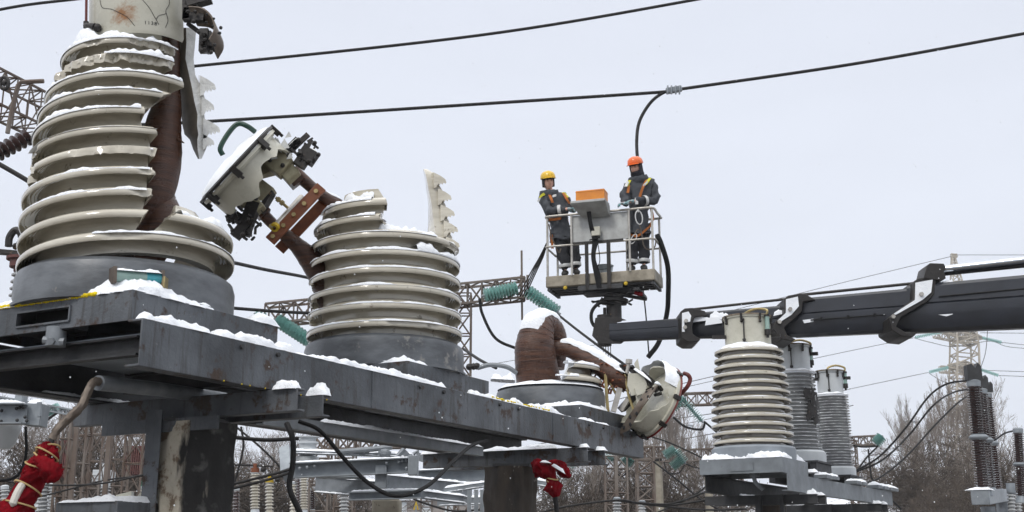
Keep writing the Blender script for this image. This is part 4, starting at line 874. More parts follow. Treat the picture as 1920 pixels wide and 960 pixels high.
# control console: sloping tray, orange cover, white box, cable bunch
cx = 1.01
m = M(); m.box(bk(cx + .03, -.22, RT + .10), AXW * .30, AXB * .17, ZZ * .022); m.add([bk(cx - .28, -.06, RT + .08), bk(cx + .34, -.06, RT + .08), bk(cx + .34, -.39, RT + .08), bk(cx - .28, -.39, RT + .08), bk(cx - .28, -.04, RT - .10), bk(cx + .20, -.04, RT - .10), bk(cx + .24, -.16, RT - .06), bk(cx - .26, -.16, RT - .06)], [(0, 1, 2, 3), (4, 5, 6, 7), (0, 1, 5, 4), (1, 2, 6, 5), (2, 3, 7, 6), (3, 0, 4, 7)]); m.build('control_tray', K['panel'], rL, bevel=.006)
m = M(); m.box(bk(cx - .0, -.20, RT + .215), AXW * .25, AXB * .13, ZZ * .095); m.box(bk(cx, -.20, RT + .285), AXW * .255, AXB * .135, ZZ * .008); m.build('control_cover', K['orange'], rL, bevel=.015)
m = M(); m.box(bk(cx - .03, -.07, .70), AXW * .075, AXB * .04, ZZ * .08); m.build('switch_box', K['capw'], rL, bevel=.01)
m = M()
for i in range(7):
    o = .010 * i; m.tube(catmull([bk(1.1 - o, -.20, RT - .02), bk(1.08 - o, -.12, .78), bk(1.04 - o * 1.5, -.08, .55), bk(1.06 - o, -.09, .25), bk(1.02 - o * 1.6, -.07, -.05), bk(.98 - o, -.05, -.28)], 6), .009, 6)
m.tube(catmull([bk(cx - .03, -.08, .62), bk(cx - .10, -.12, .58), bk(cx + .08, -.1, .55)], 5), .012, 6); m.tube(catmull([bk(.95, -.08, .5), bk(.92, -.08, .2), bk(.97, -.08, .05)], 5), .008, 6)
m.build('cable_bunch', K['rubber'], rL)
# turntable and mast
mc = bk(.80, .38, 0)
def mcz(z, dx=0, dy=0): return V((mc.x + dx, mc.y + dy, mc.z + z))
m = M(); m.cyl(mcz(-.40), .17, .10, 20); m.cyl(mcz(-.46), .25, .05, 24); m.cyl(mcz(-.78, .0), .13, .34, 18); m.bar(mcz(-.55, -.16), mcz(-.95, -.16), .05, .10, up=V((0, 1, 0))); m.cyl(mcz(-.50, .16), .06, .12, 10)
for i in range(16): a = random.uniform(0, 6.28); p = mcz(random.uniform(-.5, -.33), .28 * math.cos(a), .28 * math.sin(a)); m.bar(p, p + V((random.uniform(-.12, .12), 0, random.uniform(-.05, .05))), .03, .03)
m.bar(mcz(-.36, .1, -.2), mcz(-.42, .55, -.1), .06, .05); m.bar(mcz(-.34, -.5, -.2), mcz(-.38, .1, -.2), .08, .05)
m.build('rotator', K['blackmetal'], rL, bevel=.004)
m = M(); m.tube([mcz(-.35, .32, -.30), mcz(-.37, .46, -.28)], .035, 10); m.build('red_cap', K['redcloth'], rL)
m = M(); m.tube(catmull([mcz(-.50, -.02, -.15), mcz(-.50, -.25, -.2), mcz(-.68, -.40, -.22), mcz(-.92, -.34, -.22), mcz(-.98, .02, -.2)], 6), .030, 8)
m.tube(catmull([mcz(-.40, .1, -.2), mcz(-.36, .3, -.3), mcz(-.42, .5, -.2)], 5), .018, 6); m.build('hydraulic_hose', K['rubber'], rL)
kn = at(1133, 622, 19.5)
m = M(); m.cyl(kn + V((0, 0, .02)) - V((0, 0, .26)), .12, .52, 18); m.tube([kn + V((.02, -.2, -.02)), kn + V((.02, .2, -.02))], .14, 18); m.plate([(-.22, -.10), (-.10, -.24), (.26, -.24), (.34, -.18), (.20, -.14), (.20, .14), (.36, .16), (.20, .22), (-.16, .20)], Matrix.Translation(kn + V((0, -.19, 0))), .03)
for i in range(4): m.tube([kn + V((-.03 + .04 * i, -.12, -.2)), kn + V((-.03 + .04 * i, -.12, -.44 - .02 * (i % 2)))], .008, 6)
m.build('knuckle', K['blackmetal'], rL, bevel=.004)
# boom sections: hexagonal-ish box tubes growing towards the right
def bsec(x0, y0t, y0b, x1, y1t, y1b, name='boom_section'):
    Ya = interp(x0, [(1130, 19.4), (2300, 16.0)]); Yb = interp(x1, [(1130, 19.4), (2300, 16.0)])
    at0, ab0, at1, ab1 = at(x0, y0t, Ya), at(x0, y0b, Ya), at(x1, y1t, Yb), at(x1, y1b, Yb)
    a = (at0 + ab0) / 2; b = (at1 + ab1) / 2; h0 = (at0 - ab0).length; h1 = (at1 - ab1).length; h = max(h0, h1) / 2; hs = (h0 / 2 / h, h1 / 2 / h)
    t = (b - a).normalized(); X = t.cross(ZZ).normalized(); U_ = X.cross(t)
    w = h * .55; poly = [(-w * .8, h), (-w, h * .86), (-w, h * .20), (-w * .93, h * .16), (-w, h * .12), (-w, -h * .55), (-w * .72, -h * .88), (-w * .3, -h), (w * .3, -h), (w * .72, -h * .88), (w, -h * .5), (w, h * .12), (w * .93, h * .16), (w, h * .2), (w, h * .86), (w * .8, h)]
    n = len(poly); m = M(); m.add([a + X * p * hs[0] + U_ * q * hs[0] for p, q in poly] + [b + X * p * hs[1] + U_ * q * hs[1] for p, q in poly], [tuple(range(n))[::-1], tuple(range(n, 2 * n))] + [(i, (i + 1) % n, n + (i + 1) % n, n + i) for i in range(n)])
    return m.build(name, K['boom'], rL, sharp=25)
bsec(1145, 608, 641, 1320, 595, 634); bsec(1300, 589, 635, 1500, 573, 632); bsec(1490, 564, 633, 1725, 543, 622); bsec(1705, 540, 625, 2300, 487, 600)
def ys0(x): return interp(x, [(1130, 19.4), (2300, 16.0)])
m = M(); m.tube([at(1520, 600, ys0(1520) - .19), at(1660, 590, ys0(1660) - .19)], .012, 6); m.tube([at(1760, 556, ys0(1760) - .24), at(2000, 534, ys0(2000) - .24)], .012, 6)
for x in (1540, 1590, 1640): m.bar(at(x, 602 - (x - 1520) * .07, ys0(x) - .19), at(x, 596 - (x - 1520) * .07, ys0(x) - .19), .04, .03, up=V((0, 1, 0)))
m.build('side_pipe', K['rubber'], rL)
def ys(x): return interp(x, [(1130, 19.4), (2300, 16.0)])
def collar(poly, white, bolts, name='section_collar'):
    m = M(); x = sum(p[0] for p in poly) / len(poly); Yk = ys(x) - .34
    n = len(poly); Fv = [at(p[0], p[1], Yk) for p in poly]; Bv = [q + V((0, .66, 0)) for q in Fv]
    m.add(Fv + Bv, [tuple(range(n)), tuple(range(n, 2 * n))[::-1]] + [(i, i + n, (i + 1) % n + n, (i + 1) % n) for i in range(n)]); c = m.build(name, K['blackmetal'], rL, bevel=.01)
    m = M(); px_plate(m, white, Yk - .02, .02); w = m.build('frosted_plate', K['snow'], c); 
    m = M()
    for bx_, by_ in bolts: p = at(bx_, by_, Yk - .02); m.tube([p, p - V((0, .04, 0))], .033, 6)
    m.build('bolt', K['alu'], c)
collar([(1276, 584), (1284, 578), (1298, 577), (1322, 583), (1326, 592), (1302, 594), (1298, 610), (1299, 626), (1314, 636), (1308, 641), (1290, 641), (1278, 634)], [(1279, 587), (1291, 584), (1296, 592), (1294, 603), (1283, 604), (1284, 622), (1279, 622)], [(1286, 602), (1284, 614)])
collar([(1470, 560), (1478, 554), (1500, 550), (1512, 552), (1530, 562), (1506, 566), (1504, 584), (1480, 606), (1470, 614), (1476, 628), (1492, 636), (1486, 640), (1466, 636), (1450, 618), (1454, 602), (1470, 590)], [(1474, 561), (1496, 556), (1498, 574), (1484, 590), (1462, 604), (1458, 601), (1474, 586)], [(1481, 580), (1461, 604)])
collar([(1714, 527), (1722, 522), (1745, 518), (1756, 522), (1752, 552), (1738, 566), (1690, 594), (1680, 612), (1700, 624), (1722, 622), (1712, 632), (1690, 630), (1672, 618), (1668, 596), (1676, 588), (1712, 562)], [(1717, 530), (1749, 524), (1746, 548), (1730, 562), (1680, 590), (1676, 588), (1716, 562)], [(1727, 552), (1674, 594)])
m = M(); Yk = ys(1750) - .25; px_plate(m, [(1732, 522), (1738, 498), (1744, 493), (1770, 494), (1774, 502), (1770, 508), (1774, 522), (1762, 526)], Yk, .4); m.build('cylinder_bracket', K['blackmetal'], rL, bevel=.01)
m = M(); m.tube([at(1765, 505, ys(1765) - .05), at(2000, 479, ys(2000) - .05)], .055, 16); m.build('cylinder_rod', K['chrome'], rL)
m = M(); m.tube([at(1995, 480, ys(1995) - .05), at(2300, 446, ys(2300) - .05)], .10, 16); m.build('cylinder', K['boom'], rL)
m = M(); 
for dy in (0, .05): m.tube([at(1770, 514 - dy * 100, ys(1770) + dy), at(2300, 460 - dy * 100, ys(2300) + dy)], .028, 8)
for i in range(120):
    x = 1775 + i * 1.8; p = at(x, 514 - (x - 1770) * .100, ys(x) - .03); m.bar(p + ZZ * .03, p - ZZ * .025, .012, .012, up=V((0, 1, 0)))
m.build('hose_chain', K['rubber'], rL)
m = M(); m.tube([at(1300, 580, ys(1300)), at(1472, 561, ys(1472))], .022, 8); m.build('tie_rod', K['blackmetal'], rL)
m = M(); m.tube([at(1500, 553, ys(1500)), at(1716, 531, ys(1716))], .024, 8); m.build('tie_rod', K['blackmetal'], rL)
m = M()
for x0, y0, x1, y1, w in ((1330, 600, 1370, 597, .10), (1296, 604, 1330, 600, .05), (1450, 592, 1470, 588, .08)): snow_strip(m, at(x0, y0, ys(x0) - .24), at(x1, y1, ys(x1) - .24), .03, w, x0)
px_plate(m, [(1325, 596), (1395, 590), (1392, 600), (1350, 606), (1322, 610)], ys(1350) - .25, .02); px_plate(m, [(1505, 600), (1530, 597), (1533, 602), (1508, 606)], ys(1510) - .21, .01); px_plate(m, [(1760, 590), (1790, 588), (1775, 593)], ys(1775) - .24, .01)
snow_strip(m, at(1755, 536, ys(1755)), at(1790, 532, ys(1790)), .3, .05, 5); snow_strip(m, at(1505, 564, ys(1505)), at(1528, 562, ys(1528)), .2, .04, 8)
m.build('snow_cover', K['snow'], rL, sharp=60)
r = thing('bucket', 'small galvanised bucket standing on the basket floor between the workers', 'bucket', bk(.93, .30, 0)); m = M(); m.lathe([(.01, .01), (.12, .01), (.15, .17), (.158, .18), (.148, .175), (.115, .02)], 20, Matrix.Translation(bk(.93, .30, 0))); m.build('body', K['zinc'], r)
m = M(); m.tube(catmull([bk(.78, .3, .17), bk(.85, .14, .09), bk(1.01, .14, .09), bk(1.08, .3, .17)], 5), .006, 6); m.build('handle', K['wire'], r)

# ================================================================ PEOPLE
def skin(name, pts, edges, mt, parent, sub=2):
    me = bpy.data.meshes.new(name); me.from_pydata([tuple(p[0]) for p in pts], edges, []); o = bpy.data.objects.new(name, me); COL.objects.link(o)
    md = o.modifiers.new('skin', 'SKIN'); md.use_smooth_shade = True; sb = o.modifiers.new('sub', 'SUBSURF'); sb.levels = sub; sb.render_levels = sub
    for i, d in enumerate(me.skin_vertices[0].data):
        r = pts[i][1]; d.radius = r if isinstance(r, tuple) else (r, r); d.use_root = (i == 0)
    dg = bpy.context.evaluated_depsgraph_get(); m2 = bpy.data.meshes.new_from_object(o.evaluated_get(dg)); bpy.data.objects.remove(o)
    o = bpy.data.objects.new(name, m2); m2.materials.clear(); m2.materials.append(mt); COL.objects.link(o); par(o, parent)
    for p in m2.polygons: p.use_smooth = True
    return o
def lump(o, amp, fr_, seed):
    me = o.data
    for v in me.vertices: v.co += v.normal * (amp * noise.noise(v.co * fr_ + V((seed, 0, 0))) + amp * .5 * noise.noise(v.co * fr_ * 2.6 + V((0, seed, 0))))
def hand(wr, pa, parent, side, mt, name='glove', up=ZZ):
    "glove with palm, four fingers curled over the rail, and a thumb"
    d = (pa - wr).normalized(); s_ = d.cross(up).normalized() * side; P = []; E_ = []
    P.append((wr, .034)); P.append((wr + d * .05, (.045, .030))); P.append((wr + d * .095, (.048, .028))); E_ += [(0, 1), (1, 2)]
    o = skin(name, P, E_, mt, parent, 2); m = M()
    for i, L in enumerate((.075, .085, .08, .062)):
        b = wr + d * .09 + s_ * (.036 - .024 * i); m.tube(catmull([b, b + d * L * .45 + up * .004, b + d * L * .75 - up * .022, b + d * L * .72 - up * .055], 3), [.013] * 9 + [.008], 8)
    b = wr + d * .035 + s_ * .04; m.tube(catmull([b, b + s_ * .03 + d * .025 - up * .01, b + s_ * .035 + d * .06 - up * .03], 3), [.015] * 6 + [.009], 8)
    f = m.build('fingers', mt, o, sharp=80); return o
def head(hc, fwd, up, parent, R=.105, S_=1.0):
    "face, jaw, nose, eyes, ears on one deformed sphere; returns its frame"
    y = fwd.normalized(); x = y.cross(up).normalized(); z = x.cross(y); T = Matrix.Translation(hc) @ rmat(x, y, z).to_4x4() @ Matrix.Scale(1.13, 4)
    bm = bmesh.new(); bmesh.ops.create_uvsphere(bm, u_segments=36, v_segments=28, radius=1)
    for v in bm.verts:
        a, b, c = v.co; 
        w = .078 * (1 - .22 * max(0, -c) ** 1.5); l = .098; h = .118
        X, Y_, Z_ = a * w, b * l, c * h
        f = max(0, b)
        if f > 0:
            Y_ += .022 * math.exp(-((X / .013) ** 2)) * math.exp(-((Z_ + .010) / .024) ** 2) * f          # nose
            Y_ -= .012 * math.exp(-(((abs(X) - .032) / .016) ** 2)) * math.exp(-((Z_ - .022) / .014) ** 2)  # eye sockets
            Y_ += .008 * math.exp(-((Z_ - .045) / .012) ** 2) * f                                            # brow
            Y_ += .006 * math.exp(-((X / .025) ** 2)) * math.exp(-((Z_ + .062) / .012) ** 2)                # lips
            Y_ -= .006 * math.exp(-((X / .03) ** 2)) * math.exp(-((Z_ + .055) / .004) ** 2)
            Y_ += .010 * math.exp(-((X / .03) ** 2)) * math.exp(-((Z_ + .10) / .02) ** 2)                   # chin
        if abs(a) > .9 and abs(c) < .35 and abs(b) < .3: X += math.copysign(.012, a)                        # ears
        v.co = T @ V((X * S_, Y_ * S_, Z_ * S_))
    return bm, T
def person(label, J, Yb, fwd_head, helm, helmtilt, cat='person', cloth_seed=1):
    "J: joint name -> (px, py, depth offset)"
    P = {k: at(v[0], v[1], Yb + v[2]) for k, v in J.items()}
    foot = P['footL'].lerp(P['footR'], .5); r = thing('person', label, cat, V((foot.x, foot.y, B0.z)), 'workers in the lift basket')
    # continuous body (mostly hidden by clothes)
    names = ['pelvis', 'belly', 'chest', 'neck', 'headbase', 'shL', 'elL', 'wrL', 'shR', 'elR', 'wrR', 'hipL', 'knL', 'anL', 'hipR', 'knR', 'anR', 'handL', 'handR', 'footL', 'footR']
    hc = P['head'];  P['headbase'] = hc - ZZ * .04
    rad = dict(pelvis=.14, belly=.13, chest=.15, neck=.055, headbase=.06, shL=.06, elL=.042, wrL=.03, shR=.06, elR=.042, wrR=.03, hipL=.085, knL=.058, anL=.03, hipR=.085, knR=.058, anR=.03, handL=.03, handR=.03, footL=.012, footR=.012)
    ix = {n: i for i, n in enumerate(names)}
    E_ = [('pelvis', 'belly'), ('belly', 'chest'), ('chest', 'neck'), ('neck', 'headbase'), ('chest', 'shL'), ('shL', 'elL'), ('elL', 'wrL'), ('wrL', 'handL'), ('chest', 'shR'), ('shR', 'elR'), ('elR', 'wrR'), ('wrR', 'handR'), ('pelvis', 'hipL'), ('hipL', 'knL'), ('knL', 'anL'), ('anL', 'footL'), ('pelvis', 'hipR'), ('hipR', 'knR'), ('knR', 'anR'), ('anR', 'footR')]
    PB = dict(P); PB['footL'] = P['anL'] - ZZ * .03 + V((0, -.03, 0)); PB['footR'] = P['anR'] - ZZ * .03 + V((0, -.03, 0))
    body = skin('body', [(PB[n], rad[n]) for n in names], [(ix[a], ix[b]) for a, b in E_], K['skin'], r, 1)
    bm, TH = head(hc, fwd_head, ZZ + V((helmtilt, 0, 0)), r); bm.from_mesh(body.data)
    for f in bm.faces: f.smooth = True
    bm.to_mesh(body.data); bm.free()
    m = M()
    for sx in (-1, 1): m.ball(TH @ V((sx * .031, .082, .022)), .012, .008, .006, n=8); m.bar(TH @ V((sx * .018, .092, .040)), TH @ V((sx * .048, .082, .040)), .006, .006)
    m.build('eye', K['eye'], r)
    j = skin('jacket', [(P['pelvis'], (.205, .17)), (P['belly'], (.215, .175)), (P['chest'], (.225, .18)), (P['neck'], (.12, .11)), (P['shL'], .105), (P['elL'], .092), (P['wrL'], .062), (P['shR'], .105), (P['elR'], .092), (P['wrR'], .062), (P['pelvis'] - ZZ * .16, (.205, .175))], [(0, 1), (1, 2), (2, 3), (2, 4), (4, 5), (5, 6), (2, 7), (7, 8), (8, 9), (0, 10)], K['jacket'], r)
    lump(j, .045, 9, cloth_seed)
    t = skin('trousers', [(P['pelvis'] - ZZ * .02, (.16, .14)), (P['hipL'], .125), (P['knL'], .105), (P['anL'] - ZZ * .01, .088), (P['hipR'], .125), (P['knR'], .105), (P['anR'] - ZZ * .01, .088)], [(0, 1), (1, 2), (2, 3), (0, 4), (4, 5), (5, 6)], K['trousers'], r); lump(t, .042, 9, cloth_seed + 4)
    for k in 'LR':
        a, f = P['an' + k], P['foot' + k]
        b = skin('boot', [(a, .066), (a - ZZ * .05, .070), (a.lerp(f, .6) - ZZ * .04, (.062, .052)), (f - ZZ * .01, (.058, .045))], [(0, 1), (1, 2), (2, 3)], K['boot'], r, 1)
    # hood collar, cap, helmet
    m = M(); m.lathe([(.11, -.25), (.135, -.21), (.138, -.165), (.125, -.12), (.10, -.125), (.10, -.18)], 24, TH, rf=lambda i, r_, z, a: (r_ * (1.15 + .15 * nz(a * 2, i)), z + .02 * nz(a * 3, i * .4) + (.03 * -math.cos(a) if 0 else 0))); m.build('collar', K['jacket'], r, sharp=80)
    m = M(); m.lathe([(.100, -.06), (.102, .0), (.101, .055), (.09, .08)], 28, TH, a0=D(-125), a1=D(125), closed=False, rf=lambda i, r_, z, a: (r_ * (.93 + .12 * abs(math.cos(a))), z)); m.lathe([(.094, .040), (.102, .045), (.102, .08), (.08, .10)], 32, TH, rf=lambda i, r_, z, a: (r_ * (.92 + .14 * abs(math.cos(a))), z)); m.build('knit_cap', K['knit'], r, sharp=80)
    m = M(); TM = TH @ Matrix.Translation((0, 0, .062))
    prof = [(.112, 0), (.118, .004), (.120, .012), (.117, .04), (.108, .075), (.085, .105), (.05, .122), (.001, .128)]
    m.lathe(prof, 36, TM, rf=lambda i, r_, z, a: (r_ * (1 + .10 * abs(math.cos(a)) ** 2), z + (.004 if i > 3 and abs(math.sin(a)) < .18 else 0)))
    m.lathe([(.113, .002), (.150, -.006), (.152, .000), (.113, .012)], 24, TM, a0=D(180 - 55), a1=D(180 + 55), rf=lambda i, r_, z, a: ((.113 if i in (0, 3) else .113 + .06 * max(0, (math.cos(a - PI) - .55) / .45)) * (1 + .10 * abs(math.cos(a)) ** 2), z))
    h = m.build('helmet', helm, r, sharp=50)
    return r, P, TH
def bands(P, r, lst):
    for a, b, q, R in lst:
        m = M(); c = P[a].lerp(P[b], q); t = (P[b] - P[a]).normalized(); T = Matrix.Translation(c) @ t.to_track_quat('Z', 'Y').to_matrix().to_4x4(); m.lathe([(R, -.03), (R + .006, -.02), (R + .006, .02), (R, .03)], 18, T); m.build('reflective_band', K['reflect'], r)
# orange-helmet worker, right
JO = dict(pelvis=(1196, 422, 0), belly=(1199, 392, 0), chest=(1202, 358, 0), neck=(1197, 334, 0), head=(1193, 316, -.04), shL=(1180, 347, -.02), elL=(1170, 373, -.12), wrL=(1174, 381, -.30), handL=(1164, 382, -.34), shR=(1222, 346, .0), elR=(1231, 376, -.06), wrR=(1190, 377, -.30), handR=(1178, 378, -.34),
          hipL=(1187, 432, 0), knL=(1187, 466, -.03), anL=(1185, 498, 0), footL=(1182, 504, -.14), hipR=(1206, 432, 0), knR=(1207, 466, 0), anR=(1207, 497, 0), footR=(1209, 503, -.14))
rO, PO, TO = person('worker in orange helmet and grey winter jacket, hands resting on the basket rail', JO, 19.42, V((-.75, -1, -.38)), K['helmO'], -.02, cloth_seed=3)
JY = dict(pelvis=(1053, 432, 0), belly=(1047, 405, -.02), chest=(1039, 380, -.04), neck=(1032, 360, -.05), head=(1028, 343, -.07), shL=(1019, 373, -.06), elL=(1030, 397, -.22), wrL=(1062, 392, -.28), handL=(1072, 392, -.28), shR=(1056, 369, -.03), elR=(1066, 388, -.10), wrR=(1078, 393, -.22), handR=(1084, 393, -.24),
          hipL=(1049, 442, 0), knL=(1056, 474, -.02), anL=(1060, 507, 0), footL=(1057, 512, -.12), hipR=(1064, 440, .04), knR=(1076, 472, .04), anR=(1079, 504, .04), footR=(1084, 509, -.08))
rY, PY, TY = person('worker in yellow helmet and hi-vis shoulders, leaning at the left end of the basket', JY, 19.85, V((.28, -1, -.16)), K['helmY'], -.12, cloth_seed=8)
m = M(); m.lathe([(.085, -.155), (.10, -.13), (.105, -.09), (.10, -.055), (.09, -.05)], 24, TO, rf=lambda i, r_, z, a: (r_ * (1 + .10 * nz(a * 2.5, i)), z + .02 * nz(a * 2, i * .4) - .012 * math.cos(a))); m.build('scarf', K['knit'], rO, sharp=80)
hand(PO['wrR'], PO['handR'], rO, 1, K['glove']); hand(PO['wrL'], PO['handL'], rO, -1, K['glove']); hand(PY['wrR'], PY['handR'], rY, 1, K['glove']); hand(PY['wrL'], PY['handL'], rY, -1, K['glove'])
bands(PO, rO, [('elR', 'wrR', .55, .088), ('knL', 'anL', .75, .105), ('knR', 'anR', .75, .105)]); bands(PY, rY, [('elL', 'wrL', .6, .088), ('knL', 'anL', .75, .105), ('knR', 'anR', .75, .105)])
def straps(P, r, lst, mt, name, w=.045):
    for pts in lst:
        m = M(); strap_arc(m, [at(x, y, Y_ - .025) for x, y, Y_ in pts], w, .012, V((1, 0, 0)) if abs(pts[0][0] - pts[-1][0]) < abs(pts[0][1] - pts[-1][1]) else ZZ); m.build(name, mt, r)
Yo = 19.42 - .19
straps(PO, rO, [[(1213, 337, Yo + .1), (1206, 350, Yo), (1201, 364, Yo), (1199, 372, Yo)], [(1179, 348, Yo + .05), (1177, 362, Yo)], [(1180, 440, Yo + .08), (1196, 442, Yo + .02), (1212, 430, Yo + .05), (1222, 420, Yo + .12)], [(1221, 392, Yo + .14), (1224, 410, Yo + .14), (1218, 426, Yo + .1)]], K['strap'], 'harness')
straps(PO, rO, [[(1181, 338, Yo + .1), (1175, 350, Yo + .03)], [(1219, 334, Yo + .12), (1210, 346, Yo + .02)]], K['hivis'], 'hi_vis_patch', w=.05)
straps(PO, rO, [[(1177, 341, Yo + .04), (1173, 350, Yo + .0)], [(1214, 341, Yo + .04), (1206, 349, Yo)], [(1193, 371, Yo - .10), (1194, 383, Yo - .10)]], K['reflect'], 'reflective_tape', w=.05)
m = M()
def ring3(m, x, y, rx, ry, Y_, tilt=0, th=.012):
    m.tube([at(x + rx * math.cos(a) * math.cos(tilt) - ry * math.sin(a) * math.sin(tilt), y + rx * math.cos(a) * math.sin(tilt) + ry * math.sin(a) * math.cos(tilt), Y_) for a in [2 * PI * i / 20 for i in range(21)]], th, 6)
ring3(m, 1198, 408, 6.5, 13, Yo - .16, -.15, .011); ring3(m, 1188, 448, 4, 10, Yo - .10, .5, .009); m.tube([at(1196, 392, Yo - .16), at(1197, 398, Yo - .16)], .012, 6)
m.build('carabiner', K['reflect'], rO)
m = M(); m.tube(catmull([at(1199, 420, Yo - .15), at(1203, 438, Yo - .12), at(1207, 460, Yo - .08), at(1216, 468, Yo - .05), at(1228, 462, Yo), at(1230, 440, Yo + .1)], 6), .012, 6); m.tube(catmull([at(1190, 440, Yo - .1), at(1196, 430, Yo - .1), at(1203, 436, Yo - .1)], 5), .010, 6); m.build('lanyard', K['bronze'], rO)
Yy = 19.85 - .24
straps(PY, rY, [[(1029, 362, Yy + .1), (1034, 374, Yy), (1036, 380, Yy)], [(1056, 362, Yy + .1), (1062, 372, Yy), (1068, 382, Yy + .02)], [(1029, 412, Yy + .05), (1042, 411, Yy), (1052, 409, Yy + .05)], [(1034, 440, Yy + .1), (1036, 466, Yy + .1)]], K['strap'], 'harness')
straps(PY, rY, [[(1028, 361, Yy + .12), (1016, 366, Yy + .06), (1010, 374, Yy + .06)], [(1056, 361, Yy + .12), (1064, 370, Yy + .06)]], K['hivis'], 'hi_vis_patch', w=.055)
straps(PY, rY, [[(1036, 368, Yy + .02), (1043, 366, Yy)], [(1012, 371, Yy + .03), (1009, 378, Yy + .04)]], K['reflect'], 'reflective_tape', w=.04)
m = M(); m.tube(catmull([at(1029, 420, Yy - .02), at(1033, 440, Yy - .02), at(1040, 458, Yy), at(1048, 474, Yy), at(1052, 466, Yy)], 5), .012, 6); m.build('lanyard', K['bronze'], rY)
tag_hel = TY @ V((.0, .128, .125))
fy = (TY.to_3x3() @ V((0, 1, .35))).normalized(); uy = (TY.to_3x3() @ V((0, -.35, 1))).normalized()
text('ЦЕК', .045, TY @ V((0, .126, .105)), rmat(uy.cross(fy), uy, fy), K['black'], rY, 'helmet_lettering')

# ================================================================ OVERHEAD CABLES
def wire(pts, r_, label, group=None, cat='overhead cable', mt='wire', name='overhead_cable', n=6):
    m = M(); m.tube(catmull([at(*p) for p in pts], 10), r_, n); return tag(m.build(name, K[mt]), label, cat, group)
OC = 'thick overhead cables across the sky'
wire([(-200, 70, 20), (0, 18, 19), (160, -4, 18.5), (330, -26, 18)], .026, 'overhead cable crossing the top left corner above the big insulator', OC)
wire([(200, 138, 20), (365, 124, 20), (900, 66, 20), (1300, 0, 20), (1600, -60, 20)], .028, 'overhead cable running from the left transformer up through the top edge', OC)
wire([(200, 236, 20), (400, 227, 20), (900, 195, 20), (1250, 172, 20), (1270, 168, 20), (1600, 120, 20), (1920, 63, 20), (2300, -5, 20)], .030, 'long overhead cable the drooping jumper is clamped to', OC)
r = thing('cable_jumper', 'black jumper cable drooping from a clamp down to the workers', 'cable', at(1262, 170, 20))
m = M(); m.tube(catmull([at(1272, 169, 20), at(1250, 171, 20), at(1222, 190, 20), at(1200, 225, 20), at(1194, 260, 19.9), at(1196, 300, 19.8), at(1205, 330, 19.7)], 10), .030, 8); m.build('jumper', K['wire'], r)
m = M(); m.bar(at(1249, 171, 19.95), at(1278, 166, 19.95), .10, .10)
for x in (1252, 1259, 1267, 1274): m.tube([at(x, 177, 19.88), at(x, 160, 19.88)], .018, 6)
m.build('clamp', K['galv'], r, bevel=.01)
cable([(1232, 440, 19.3), (1240, 458, 19.3), (1252, 500, 19.5), (1253, 550, 19.7), (1250, 590, 19.9), (1236, 640, 20), (1215, 670, 20)], .045, 'hanging_hose', 'thick black hose hanging from the right end of the basket past the boom')
cable([(1206, 545, 19.6), (1211, 590, 19.8), (1214, 630, 19.9), (1217, 668, 20)], .012, 'thin_rope', 'thin rope hanging under the basket beside the thick black hose', cat='rope')
for i, (dx, lb) in enumerate(((0, 'outermost of the four grey wires slung from the basket towards the glass insulators'), (6, 'second of the grey wires slung from the basket to the lattice beam'), (10, 'third of the grey wires slung from the basket to the lattice beam'), (14, 'innermost of the grey wires slung from the basket towards the glass insulators'))):
    cable([(1025, 456 + i, 19.6), (1012 + i * 2, 482, 20), (998 + i * 3, 506, 21.5), (985 + dx * .6, 530 + i * 2, 22.8), (970 + i * 5, 556, 23)], .013, 'slack_wire', lb, cat='wire', mt='wire', group='grey wires slung from the basket')
